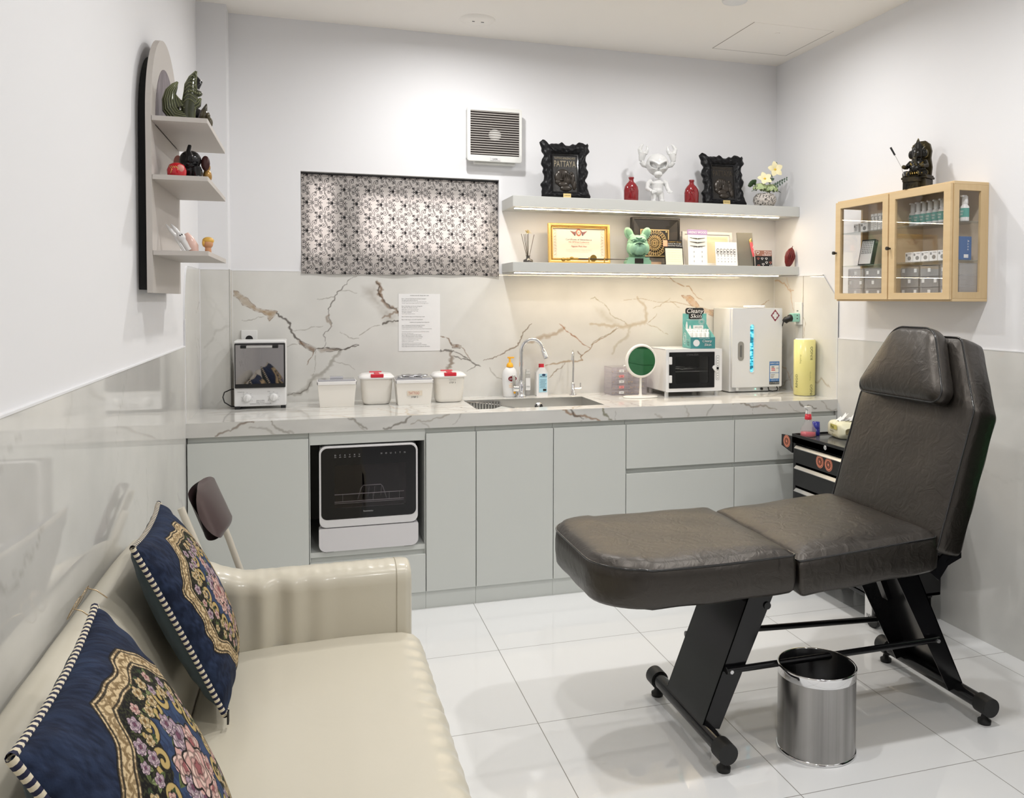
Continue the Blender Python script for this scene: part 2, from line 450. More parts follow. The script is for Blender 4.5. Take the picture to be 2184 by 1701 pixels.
vein(cv, B([(1110, 815), (1200, 830), (1290, 840)]), .0045, DK, .9, .25)
vein(cv, B([(1250, 870), (1260, 940), (1240, 1010), (1220, 1060)]), .007, s2l(132, 112, 92), .85, .3, soft=1.5)
vein(cv, B([(1290, 840), (1400, 900), (1500, 960), (1570, 1010), (1620, 1030)]), .0026, DK, .9)
vein(cv, B([(1290, 900), (1380, 940), (1500, 965)]), .003, DK, .9); vein(cv, B([(1380, 790), (1440, 870), (1500, 950)]), .0022, BR, .85)
vein(cv, Cc([(350, 535), (450, 510), (560, 465), (660, 420), (700, 385), (850, 320), (880, 260), (900, 200), (980, 80), (1050, 0)]), .003, s2l(120, 96, 70), .9, .2)
vein(cv, Cc([(110, 690), (200, 640), (250, 600)]), .002, DK, .7); vein(cv, Cc([(440, 640), (540, 780), (620, 810)]), .003, GR, .8)
vein(cv, Cc([(1530, 60), (1450, 110), (1340, 170), (1150, 220), (960, 270)]), .006, TN, .7, soft=2)
vein(cv, Cc([(1450, 0), (1520, 60), (1600, 130), (1700, 200), (1900, 350)]), .0025, s2l(160, 105, 60), .9)
vein(cv, Cc([(1250, 610), (1400, 585), (1550, 555), (1700, 545), (1790, 530)]), .004, TN, .85)
vein(cv, Cc([(1790, 530), (1760, 480), (1800, 450), (1930, 310), (2184, 150), (2320, 60)]), .0022, s2l(150, 118, 80), .85)
vein(cv, Cc([(1720, 400), (1780, 460)]), .002, BR, .9)
vein(cv, Cc([(1540, 570), (1490, 640), (1380, 700), (1320, 780), (1250, 830)]), .0022, s2l(140, 120, 95), .85)
vein(cv, D([(0, 50), (60, 20), (200, 120), (300, 290), (450, 360), (550, 450)]), .002, s2l(165, 155, 125), .8)
vein(cv, D([(0, 430), (100, 440), (300, 465), (600, 455), (720, 430), (830, 390), (840, 280), (820, 150), (700, 20)]), .006, s2l(185, 168, 138), .65, soft=2)
patch(cv, D([(20, 130), (200, 170), (320, 300), (540, 450), (300, 460), (180, 400), (60, 250)]), s2l(190, 184, 166), .7, soft=.04, lo=.02)
vein(cv, D([(0, 750), (200, 620), (370, 520), (390, 470)]), .002, s2l(150, 138, 110), .8)
vein(cv, D([(600, 470), (560, 600), (440, 700), (330, 880)]), .005, s2l(190, 184, 168), .7, soft=2)
for q in ([(840, 420), (1050, 520), (1170, 590)], [(860, 420), (1000, 270)], [(940, 190), (1050, 160), (1200, 40)], [(1190, 80), (1340, 180)]):
    vein(cv, D(q), .0018, s2l(175, 160, 130), .85)
patch(cv, D([(1370, 0), (1500, 0), (1600, 100), (1640, 170), (1860, 220), (1860, 330), (1790, 290), (1700, 230), (1560, 170), (1440, 60)]), ORG, .75, s2l(150, 100, 60), .0022)
for q in ([(1330, 620), (1600, 700), (1760, 640)], [(1640, 400), (1720, 330), (1800, 330)]): vein(cv, bw(0, 0, 1, [(a, b+20) for a, b in q]), .002, TN, .7)
# slab above the sink behind the shelf, right end
for q in ([(1640, 640), (1600, 660), (1560, 690), (1540, 700)], [(1380, 592), (1470, 610), (1500, 640)]): vein(cv, bw(0, 0, 1, q), .0022, s2l(165, 125, 80), .8)
def slab(name, cv, place, kind='structure', mt_=None):
    X, Z, c = cv[0], cv[1], cv[2]
    return tag(grid_mesh(name, place(X, Z), mt_ or M_marble, col=c), kind=kind)
tb = slab('trim_2', cv, lambda X, Z: np.stack([X, np.full(X.shape, YB), Z], -1))
# generic slabs with random veins in the same spirit
def random_slab(x0, x1, z0, z1, seed, n, res=.006, strong=.6, cols=(GR, GR, s2l(150, 140, 125), TN), wd=.003):
    cv = marble_canvas(x0, x1, z0, z1, res, seed); rng = cv[3]
    for i in range(n):
        p = np.array([rng.uniform(x0, x1), rng.uniform(z0, z1)]); a = rng.uniform(.3, 1.3)*(1 if rng.random() < .7 else -1); L = rng.uniform(.15, .7)
        pts = [p]
        for _ in range(4):
            a += rng.uniform(-.5, .5); pts.append(pts[-1]+np.array([math.cos(a), -math.sin(a)])*L/4)
        vein(cv, pts, rng.uniform(.4, 1.3)*wd, cols[int(rng.integers(len(cols)))], strong*rng.uniform(.5, 1), .2, soft=1.6)
    return cv
def side_slab(name, cv, x, nrm):   # slab on a side wall: first axis runs along the room
    def place(X, Z):
        P = np.stack([np.full(X.shape, x), X, Z], -1)
        return P if nrm < 0 else P[:, ::-1]
    c = cv[2] if nrm < 0 else cv[2][:, ::-1]
    return tag(grid_mesh(name, place(cv[0], cv[1]), M_marble, col=np.ascontiguousarray(c)), kind='structure')
GL = s2l(206, 205, 200)
# left wall: low tiles, and the higher tiles beside the counter with a rounded corner
side_slab('trim_3', random_slab(YF, .527, 0, 1.188, 11, 40, .012, .45, (GR, GL, GL), .004), XL, 1)
def outline_slab(name, outline, x, nrm, seed, n, cols, strong=.7, res=.005):
    ys = [p[0] for p in outline]; zs = [p[1] for p in outline]
    cv = random_slab(min(ys), max(ys), min(zs), max(zs), seed, n, res, strong, cols)
    X, Z, c = cv[:3]
    # squeeze the grid inside the rounded outline: top edge height as a function of depth
    top = np.interp(X[0], [p[0] for p in outline if p[1] > min(zs)+.3], [p[1] for p in outline if p[1] > min(zs)+.3])
    k = (Z-min(zs))/(max(zs)-min(zs)); Z2 = min(zs)+k*(top[None, :]-min(zs))
    return side_slab(name, (X, Z2, c), x, nrm)
arc = [(.527+.10*(1-math.cos(t)), 1.30+.22*math.sin(t)) for t in [R(a) for a in range(0, 91, 6)]]
outline_slab('trim_4', [(.527, 0)]+arc+[(YP, 1.52), (YP, 0)], XL, 1, 12, 9, (s2l(150, 142, 130), GR, GR))
struct('trim_11', MB().grid(len(arc)+2, 2, lambda u, v: (XL-TW-.001 if v else XL+.001,)+([(.527, .9)]+arc+[(YP, 1.52)])[round(u*(len(arc)+1))], 0, False), M_wall)
outline_slab('trim_5', [(.527, 0), (.527, 1.385), (.665, 1.52), (YB, 1.52), (YB, 0)], XR, -1, 21, 22, (TN, ORG, s2l(160, 140, 110), GR, TN), .8)
side_slab('trim_6', random_slab(YF, .527, 0, 1.188, 23, 34, .012, .4, (GR, GL, GL), .004), XR, -1)
# pillar tiles: front and side
cvp = random_slab(XL, XP, ZC, 1.52, 31, 5, .006, .45, (GR, GL))
slab('trim_7', cvp, lambda X, Z: np.stack([X, np.full(X.shape, YP), Z], -1))
struct('trim_8', MB().box(XP-.002, XP+.001, YP-.001, YB, ZC, 1.52), mat('tile_edge', s2l(200, 198, 190), .25))
# white tile edge beads
edge = MB()
edge.box(XL-TW, XL+.0015, YF, .527, 1.186, 1.1905).box(XR-.0015, XR+TW, YF, .527, 1.186, 1.1905)
edge.box(XL, XL+.002, .525, .529, ZC, 1.30).box(XL, XP, YP-.001, YP+TW, 1.518, 1.5225).box(XP, WX0, YB-.001, YB+TW, 1.518, 1.5225).box(WX1, XR, YB-.001, YB+TW, 1.518, 1.5225)
edge.box(XR-.002, XR+TW, .665, YB, 1.518, 1.5225).box(XR-.002, XR, .525, .529, ZC, 1.385).box(XL, XL+.002, YP-.003, YP, ZC, 1.52).box(XP, XP+.002, YP-.001, YP+.002, ZC, 1.52).box(XP, XP+.002, YB-.003, YB, ZC, 1.52)
edge.box(XR-.002, XR, YB-.003, YB, ZC, 1.52)
struct('trim_9', edge, M_wall)
struct('trim_10', MB().box(XR-.0012, XR+TW, .848, .8505, ZC, 1.52), mat('tile_joint', s2l(150, 140, 125), .7))
# ---------------------------------------------------------------- ceiling fittings
t = T('ceiling_hatch', 'flush square access hatch in the ceiling near the right corner', 'hatch', (1.617, .727, ZH))
w_ = MB(off=-t.location)
w_.box(1.39, 1.393, .504, .955, ZH-.0012, ZH).box(1.841, 1.844, .504, .955, ZH-.0012, ZH).box(1.39, 1.844, .952, .955, ZH-.0012, ZH)
w_.build('shadow_gap', mat('hatch_gap', s2l(150, 142, 134), .9), t)
MB(off=-t.location).box(1.393, 1.841, .504, .952, ZH-.0010, ZH-.0001).build('panel', M_ceil, t)
MB(off=-t.location).cyl((1.59, .62, ZH-.004), (1.59, .62, ZH-.001), .012, n=16).build('push_latch', M_ceil, t)
t = T('ceiling_speaker', 'faint round off-white cover plate flush on the ceiling above the fan', 'ceiling cover', (.087, .889, ZH))
MB().lathe([(0, -.010), (.05, -.010), (.082, -.006), (.088, 0)], n=40).build('cover', M_ceil, t)
MB().box(-.026, -.014, -.004, .0, -.0125, -.0095).build('screw_slot', M_grey, t); MB().box(.018, .032, -.004, .0, -.0125, -.0095).build('screw_slot', M_grey, t)
# ---------------------------------------------------------------- window and curtain
wn = T('window_1', None, None, ((WX0+WX1)/2, YB+.05, WZ0)); wn['kind'] = 'structure'
px = [(-.700, -.585), (-.455, .200)]; pz = [(1.60, 1.960), (1.625, 1.905)]
mb = MB(off=-wn.location); ya, yb = YB+.042, YB+.062
xs = [WX0, px[0][0], px[0][1], px[1][0], px[1][1], WX1]
mb.box(xs[0], xs[1], ya, yb, WZ0, WZ1).box(xs[2], xs[3], ya, yb, WZ0, WZ1).box(xs[4], xs[5], ya, yb, WZ0, WZ1)
for (a, b), (c, d) in zip(px, pz): mb.box(a, b, ya, yb, WZ0, c).box(a, b, ya, yb, d, WZ1)
mb.build('window_frame', mat('window_frame', s2l(170, 170, 168), .5), wn, bevel=.001)
for (a, b), (c, d) in zip(px, pz):
    MB(off=-wn.location).box(a, b, YB+.050, YB+.054, c, d).build('pane', M_glass, wn)
# patterned curtain: tile one scroll motif over the cloth
def curtain():
    W_, H_ = .120, .140; nx, nz = 150, 170
    X, Z = np.meshgrid(np.linspace(-.5, .5, nx, endpoint=False), np.linspace(-.5, .5, nz, endpoint=False))
    ink = np.zeros(X.shape)
    def stroke(pts, wd):
        for ox in (-1, 0, 1):
            for oz in (-1, 0, 1):
                d, _ = seg_dist((X-ox)*W_, (Z-oz)*H_, [(p[0]*W_, p[1]*H_) for p in pts])
                np.maximum(ink, np.clip((wd-d)/.0010+.5, 0, 1), out=ink)
    def curl(cx, cz, r, a0, turns, tail=None, n=30, wd=.00085):
        # metric offsets from the motif centre; starts in the eye of the curl
        pts = []
        for i in range(n):
            q = i/(n-1); a = a0+turns*2*math.pi*q; rr = r*(.10+.90*q); pts.append((cx+rr*math.cos(a), cz+rr*math.sin(a)))
        if tail: pts += tail
        line(pts, wd); blob(cx, cz, .0016)
    def line(pts, wd=.00085):
        for mx_, mz_ in ((0, 0), (.5, .5)): stroke([(mx_+a/W_, mz_+b/H_) for a, b in pts], wd)
    def blob(x, z, wd): line([(x, z), (x+.0002, z)], wd)
    G = .00105
    curl(.012, .040, .0130, .4, 1.5, [(.004, .024), (.000, .010)], wd=G); curl(-.006, -.041, .0130, 3.5, 1.5, [(.000, -.024), (.000, -.010)], wd=G)
    curl(-.020, .050, .0080, 2.4, -1.4, [(-.010, .034), (-.002, .020)], wd=G); curl(.022, -.050, .0080, 5.4, -1.4, [(.010, -.034), (.002, -.020)], wd=G)
    curl(.0185, .0150, .0088, 2.6, -1.5, [(.004, .006)], wd=G); curl(.0185, -.0150, .0088, 3.7, 1.5, [(.004, -.006)], wd=G)
    curl(-.0160, .0200, .0088, .6, 1.5, [(-.003, .007)], wd=G); curl(-.0160, -.0200, .0088, 5.7, -1.5, [(-.003, -.007)], wd=G)
    curl(.037, .027, .0080, 4.0, 1.4, [(.026, .010)], wd=G); curl(.037, -.029, .0080, 2.3, -1.4, [(.026, -.010)], wd=G)
    curl(-.042, .020, .0060, 5.0, -1.3, [(-.030, .006)], wd=G); curl(-.042, -.020, .0060, 1.3, 1.3, [(-.030, -.006)], wd=G)
    line([(.008, 0), (.050, 0)], .0008); blob(.036, 0, .0030); blob(.046, 0, .0022); line([(.027, .004), (.033, .009)], .0017); line([(.027, -.004), (.033, -.009)], .0017); line([(.039, .004), (.042, .009)], .0015); line([(.039, -.004), (.042, -.009)], .0015)
    for a in (-75, -45, -15, 15, 45, 75): line([(-.020, 0), (-.020-.012*math.cos(R(a)), .012*math.sin(R(a)))], .0017)
    for a in (-50, 50): line([(-.036, 0), (-.036-.008*math.cos(R(a)), .008*math.sin(R(a)))], .0016)
    line([(-.010, 0), (-.050, 0)], .0011)
    line([(0, .009), (.008, 0), (0, -.009), (-.008, 0), (0, .009)], G); blob(0, 0, .0032)
    x0, x1, z0, z1 = WX0+.002, WX1-.004, 1.508, 2.004; res = .0011
    nu, nv = int((x1-x0)/res), int((z1-z0)/res)
    U, V = np.meshgrid(np.linspace(0, 1, nu), np.linspace(0, 1, nv))
    Xw = x0+(x1-x0)*U; Zw = z0+(z1-z0)*V
    Zw = Zw-(1-V)*.012*np.sin(U*7)*U*.4
    ix = (((Xw-.03)/W_+.5) % 1*nx).astype(int) % nx; iz = ((Zw/H_+.2) % 1*nz).astype(int) % nz
    k = ink[iz, ix][..., None]
    c = np.array(s2l(196, 190, 186))*(1-k)+np.array((.012, .012, .014))*k
    Yw = YB+.026-.034*(1-V)**1.5+.0025*np.sin(U*22+1)*(1-V)+.0015*np.sin(U*9)
    Yw = np.where(Zw < 1.535, np.minimum(Yw, YB-.004), Yw)
    m = bpy.data.materials.new('patterned_cloth'); m.use_nodes = True; nt = m.node_tree; nt.nodes.clear()
    at = nt.nodes.new('ShaderNodeAttribute'); at.attribute_name = 'col'; df = nt.nodes.new('ShaderNodeBsdfDiffuse'); tl = nt.nodes.new('ShaderNodeBsdfTranslucent')
    mx = nt.nodes.new('ShaderNodeMixShader'); mx.inputs[0].default_value = .30; out = nt.nodes.new('ShaderNodeOutputMaterial')
    nt.links.new(at.outputs['Color'], df.inputs[0]); nt.links.new(at.outputs['Color'], tl.inputs[0])
    nt.links.new(df.outputs[0], mx.inputs[1]); nt.links.new(tl.outputs[0], mx.inputs[2]); nt.links.new(mx.outputs[0], out.inputs[0])
    t = T('window_curtain', 'white window curtain printed with black scrollwork, backlit by daylight', 'curtain', (-.244, YB, 1.51))
    P = np.stack([Xw, Yw, Zw], -1)-np.array(t.location)
    grid_mesh('cloth', P, m, t, col=c)
    MB(off=-t.location).cyl((WX0, YB+.030, 2.006), (WX1, YB+.030, 2.006), .004).build('rod', M_black, t)
curtain()
# ================================================================ kitchen run
CF_, CT, CB = .520, ZC, .812       # counter front, top, underside
DF = .522                          # door fronts
def cabinet(name, label, x0, x1, kind='door', group=None):
    t = T(name, label, 'cabinet', ((x0+x1)/2, DF, 0), group=group); o = -t.location
    mb = MB(off=o)
    if kind == 'niche':
        mb.box(x0, x0+.004, DF+.012, 1.13, .078, .811).box(x1-.004, x1, DF+.012, 1.13, .078, .811)
        mb.box(x0+.004, x1-.004, DF+.012, 1.13, .270, .292).box(x0+.004, x1-.004, DF+.012, DF+.03, .757, .811).box(x0+.004, x1-.004, 1.12, 1.13, .078, .811)
        mb.box(x0+.004, x1-.004, DF+.03, 1.12, .790, .811).box(x0+.004, x1-.004, DF+.022, DF+.04, .078, .27)
    else:
        mb.box(x0, x1, DF+.022, 1.13, .078, .787).box(x0, x1, DF+.022, 1.13, .787, .811)
        if kind == 'drawers': pass
    mb.build('carcass', M_cab, t, bevel=.001)
    MB(off=o).box(x0, x1, .5345, .56, 0, .078).build('plinth', M_cab, t)
    g = .0013
    if kind == 'door':
        MB(off=o).box(x0+g, x1-g, DF, DF+.019, .080, .787).build('door', M_cab, t, bevel=.0012)
    elif kind == 'drawers':
        MB(off=o).box(x0+g, x1-g, DF, DF+.019, .576, .787).build('drawer', M_cab, t, bevel=.0012)
        MB(off=o).box(x0+g, x1-g, DF, DF+.019, .080, .551).build('drawer', M_cab, t, bevel=.0012)
    else:
        MB(off=o).box(x0+g, x1-g, DF, DF+.019, .080, .250).build('drawer', M_cab, t, bevel=.0012)
    return t
GRP = 'grey green base cabinets under the counter'
cabinet('base_cabinet', 'wide grey-green base cabinet with one door left of the dishwasher', XL+.003, -.7115, group=GRP)
cabinet('base_cabinet', 'grey-green base cabinet with an open niche holding the dishwasher', -.7105, -.2165, 'niche', GRP)
cabinet('base_cabinet', 'narrow one-door base cabinet just right of the dishwasher', -.2155, .0095, group=GRP)
cabinet('base_cabinet', 'one-door base cabinet under the left part of the sink', .0105, .3735, group=GRP)
cabinet('base_cabinet', 'one-door base cabinet under the right end of the sink', .3745, .7345, group=GRP)
cabinet('base_cabinet', 'wide base cabinet with two drawers behind the bed foot section', .7355, 1.3125, 'drawers', GRP)
cabinet('base_cabinet', 'two-drawer base cabinet in the right corner behind the black trolley', 1.3135, XR-.003, 'drawers', GRP)
# countertop with the sink cut out of it, marble on top and on the front edge
SX0, SX1, SY0, SY1 = .036, .668, .640, 1.0
ct = T('countertop', 'long white marble countertop with brown veins over the grey cabinets', 'countertop', (.36, .84, CB))
o = -ct.location
M_ctop = M_marble_new(.05)
mb = MB(off=o); e = .0004
mb.box(XL+.001, XR-.001, CF_+.001, SY0-.001, CB, CT-e).box(XL+.001, XR-.001, SY1+.001, YB-.001, CB, CT-e).box(XL+.001, SX0-.001, SY0, SY1, CB, CT-e).box(SX1+.001, XR-.001, SY0, SY1, CB, CT-e)
mb.build('core', M_cabedge, ct)
WG = s2l(228, 226, 218)
def strip(name, cv, fn):
    grid_mesh(name, fn(cv[0], cv[1])-np.array(ct.location), M_ctop, ct, col=cv[2])
def top_piece(x0, x1, y0, y1, seed, n):
    cv = random_slab(x0, x1, y0, y1, seed, n, .004, .8, (s2l(160, 152, 138), s2l(176, 170, 160), s2l(186, 165, 130), s2l(120, 110, 98)), .004)
    for i in range(n):   # long streaks along the counter
        q = cv[3].uniform(x0, x1), cv[3].uniform(y0, y1); L = cv[3].uniform(.2, .8)
        vein(cv, [q, (q[0]+L*.5, q[1]+cv[3].uniform(-.05, .05)), (q[0]+L, q[1]+cv[3].uniform(-.12, .12))], .004, s2l(170, 160, 140), .5, .1, soft=2.5)
    strip('marble_top', cv, lambda X, Z: np.stack([X, Z, np.full(X.shape, CT)], -1))
top_piece(XL, SX0, CF_, YB, 41, 16); top_piece(SX0, SX1, CF_, SY0, 42, 6); top_piece(SX0, SX1, SY1, YB, 43, 4); top_piece(SX1, XR, CF_, YB, 44, 16)
cvf = random_slab(XL, XR, CB, CT, 45, 15, .003, .7, (s2l(150, 146, 138), GR, s2l(150, 140, 125)), .0035)
for pts, wd, c in (([(.42, .872), (.47, .850), (.53, .838), (.60, .812)], .006, s2l(150, 110, 70)), ([(.455, .872), (.47, .845), (.52, .825)], .0035, DK), ([(.615, .872), (.62, .845), (.66, .815)], .005, s2l(120, 118, 90)),
                   ([(-1.08, .815), (-1.02, .835), (-.93, .868)], .004, s2l(130, 110, 95)), ([(-.86, .87), (-.82, .83), (-.79, .815)], .004, GR), ([(-.55, .87), (-.50, .84), (-.47, .82)], .004, s2l(150, 145, 135)),
                   ([(-.40, .82), (-.34, .835), (-.28, .868)], .004, s2l(135, 130, 122)), ([(1.30, .868), (1.42, .85), (1.55, .83)], .0035, s2l(150, 140, 125)), ([(1.68, .868), (1.71, .84), (1.78, .83)], .004, s2l(120, 112, 100))):
    vein(cvf, pts, wd, c, .85, .2)
strip('marble_front', cvf, lambda X, Z: np.stack([X, np.full(X.shape, CF_), Z], -1))
# ---------------------------------------------------------------- sink
t = T('kitchen_sink', 'undermount stainless steel sink set into the marble counter', 'sink', ((SX0+SX1)/2, (SY0+SY1)/2, CT-.19)); o = -t.location
mb = MB(off=o); d = .185; zb = CT-d; w_ = .0015
mb.box(SX0, SX1, SY0, SY0+w_, zb, CT-.002).box(SX0, SX1, SY1-w_, SY1, zb, CT-.002).box(SX0, SX0+w_, SY0, SY1, zb, CT-.002).box(SX1-w_, SX1, SY0, SY1, zb, CT-.002).box(SX0, SX1, SY0, SY1, zb-.0015, zb)
mb.build('basin', M_steel, t)
mb = MB(off=o); mb.cyl((.36, .82, zb), (.36, .82, zb+.004), .045, n=28); mb.build('drain', M_chrome, t)
mb = MB(off=o)
oc = (.43, SY1-.003, CT-.045)
mb.lathe([(.022, 0), (.022, -.002), (0, -.002)], oc, 28, ax='Y'); og = mb.build('overflow', M_steel, t)
mb = MB(off=o)
for r0 in (.008, .014, .019):
    for sgn in (-1, 1):
        pts = [(oc[0]+sgn*r0*math.cos(a), oc[1]-.0035, oc[2]+r0*math.sin(a)) for a in np.linspace(-.9, .9, 8)]
        mb.tube(pts, .0013, 6)
mb.build('overflow_slots', M_black, og)
t = T('drain_basket', 'slotted steel draining tray in the left end of the sink', 'sink tray', (.12, .80, CT-.08)); o = -t.location
mb = MB(off=o)
x0, x1, y0_, y1_ = .045, .235, .66, .985
mb.box(x0, x1, y0_, y0_+.002, CT-.09, CT-.008).box(x0, x0+.002, y0_, y1_, CT-.09, CT-.008).box(x1-.002, x1, y0_, y1_, CT-.09, CT-.04).box(x0, x1, y0_, y1_, CT-.09, CT-.088)
for i in range(12):
    xx = x0+.008+i*.015; mb.box(xx, xx+.008, y1_-.004, y1_, CT-.09, CT-.012)
mb.tube([(x0, y0_, CT-.006), (x1, y0_, CT-.006), (x1, y1_, CT-.03), (x0, y1_, CT-.006)], .003, 8, closed=True)
mb.build('tray', M_steel, t)
mb = MB(off=o); mb._add([(.10, .665, CT-.010), (.27, .665, CT-.018), (.17, .72, CT+.000), (.15, .70, CT-.02)], [(0, 1, 2), (0, 3, 1), (1, 3, 2), (2, 3, 0)])
mb.build('folded_plate', mat('pale_slate', s2l(176, 180, 178), .3), t)
# ---------------------------------------------------------------- taps
def arc_pts(cx, cz, r, a0, a1, n, y, dy=0):
    return [(cx+r*math.cos(R(a0+(a1-a0)*i/n)), y+dy*i/n, cz+r*math.sin(R(a0+(a1-a0)*i/n))) for i in range(n+1)]
t = T('kitchen_faucet', 'tall chrome gooseneck faucet with side lever behind the sink', 'faucet', (.353, 1.065, CT))
mb = MB(); mb.lathe([(.027, 0), (.027, .006), (.021, .012), (.020, .055), (.017, .075), (.0125, .085), (.0125, .09)], n=28); mb.build('base', M_chrome, t)
pts = [(0, 0, .07), (0, 0, .14), (0, 0, .235)]+[(.058-.058*math.cos(R(a)), -.012*a/180, .235+.068*math.sin(R(a))) for a in range(12, 163, 10)]
mb = MB(); mb.tube(pts, .0105, 14); mb.build('spout', M_chrome, t)
e1 = Vector(pts[-1]); e2 = e1+Vector((.018, -.006, -.052))
mb = MB(); mb.tube([e1, e1+(e2-e1)*.15, e1+(e2-e1)*.2, e2], [.0108, .0108, .0135, .0155], 16); sp = mb.build('spray_head', M_chrome, t)
mb = MB(); mb.cyl(e2, e2+(e2-e1).normalized()*.002, .012, n=16); mb.build('aerator', M_black, sp)
mb = MB(); mb.cyl((-.018, -.004, .045), (-.046, -.008, .047), .017, .018, n=20); mb.tube([(-.040, -.008, .05), (-.042, -.012, .09), (-.046, -.018, .118)], [.009, .007, .006], 10, flat=1.6); mb.build('lever', M_chrome, t)
t = T('filter_tap', 'slim chrome drinking water tap with a small lever, right of the sink tap', 'tap', (.645, 1.09, CT))
mb = MB(); mb.lathe([(.020, 0), (.020, .004), (.011, .008), (.011, .060), (.009, .065), (.0055, .068)], n=24); mb.build('base', M_chrome, t)
pts = [(0, 0, .06), (.002, 0, .15), (.002, 0, .205)]+[(.002-.012+.012*math.cos(R(a)), -.03*(1-math.cos(R(a))), .205+.035*math.sin(R(a))) for a in range(15, 166, 15)]+[(-.024, -.062, .190)]
mb = MB(); mb.tube(pts, .0055, 10); mb.build('spout', M_chrome, t)
mb = MB(); mb.cyl((.008, 0, .034), (.046, -.004, .034), .0065, n=12); mb.cyl((.042, -.004, .034), (.042, -.004, .064), .004, n=10); mb.build('lever', M_chrome, t)
# ---------------------------------------------------------------- bottles at the sink
M_sbody = mat('white_bottle', (.80, .80, .80), .3); M_amber = mat('yellow_pump', s2l(246, 180, 48), .35)
t = T('soap_pump_bottle', 'white hand-soap bottle with a yellow pump left of the tall faucet', 'soap bottle', (.297, 1.085, CT))
prof = [(0, 0), (.030, 0), (.034, .005), (.038, .05), (.041, .09), (.040, .12), (.034, .142), (.024, .153), (.018, .158), (0, .158)]
MB().lathe(prof, n=32, sy=.62).build('bottle', M_sbody, t)
mb = MB(); mb.lathe([(.018, .158), (.018, .168), (.013, .178), (.0055, .182), (.0055, .205), (0, .205)], n=20).box(-.012, .022, -.006, .006, .203, .211); mb.build('pump', M_amber, t, bevel=.001)
mb = MB()
def on_bottle(mb, s_, z, h, m, R0=.041, w=None, x=0): mb.text(s_, (x, -R0*.62-.0004, z), h=h, m=m, w=w, align='C')
lb = MB(); n_ = 24
def badge(mb, cx, cz, rx, rz, y, m): mb.poly([(cx+rx*math.cos(2*math.pi*i/n_), y, cz+rz*math.sin(2*math.pi*i/n_)) for i in range(n_)], m)
badge(lb, .008, .098, .026, .018, -.0262, 0); badge(lb, .008, .098, .023, .0145, -.0266, 1)
lb.text('Lifebuoy', (.008, -.0268, .094), h=.007, m=2, w=.034, align='C', shear=.15)
for i, s_ in enumerate(('LEMON', 'FRESH CLEAN', 'HAND WASH')): lb.text(s_, (.008, -.0265, .070-i*.009), h=.005, m=3, maxw=.036, align='C')
badge(lb, .020, .030, .007, .011, -.0262, 3)
lb.build('label', [M_sbody, mat('dark_red_print', s2l(120, 30, 40), .5), M_paper, M_amber], t)
t = T('clear_bottle', 'clear bottle with a white cap between the faucet and the red-capped bottle', 'bottle', (.402, 1.12, CT))
M_clear = glassmat('clear_plastic', (.93, .93, .93), 1.5, .18)
MB().box(-.013, .013, -.010, .010, 0, .115).build('bottle', M_clear, t, bevel=.004)
MB().box(-.012, .012, -.010, .010, .116, .128).box(-.010, .010, -.008, .008, .128, .142).build('cap', mat('translucent_white', (.75, .75, .73), .4), t, bevel=.002)
mb = MB().box(-.0125, .0125, -.0115, -.0105, .03, .095); mb.text('70%', (0, -.0117, .045), h=.008, m=1, align='C'); mb.build('label', [M_paper, M_grey], t)
t = T('alcohol_bottle', 'square white bottle with a red cap and blue label behind the sink', 'bottle', (.472, 1.10, CT))
MB().prism([(-.031, 0), (.031, 0), (.031, .125), (.013, .152), (-.013, .152), (-.031, .125)], lambda a, b, d: (a, d, b), -.020, .020).build('bottle', M_sbody, t, bevel=.006, seg=3)
MB().cyl((0, 0, .151), (0, 0, .170), .0145, n=28).build('cap', M_red, t, bevel=.001)
mb = MB().box(-.018, .026, -.0212, -.0203, .020, .118, 0)
mb.text('Alcohol', (.005, -.0214, .100), h=.009, m=1, align='C', w=.038, shear=.2); badge(mb, .008, .112, .010, .006, -.0214, 1)
for i in range(7): mb.box(-.013+(i % 2)*.002, .022-(i % 3)*.003, -.0216, -.0213, .086-i*.007, .0875-i*.007, 1)
mb.box(.004, .022, -.0216, -.0213, .026, .038, 2)
mb.build('label', [mat('pale_blue_label', s2l(170, 212, 228), .5), mat('navy_print', s2l(30, 60, 90), .5), M_ink], t)
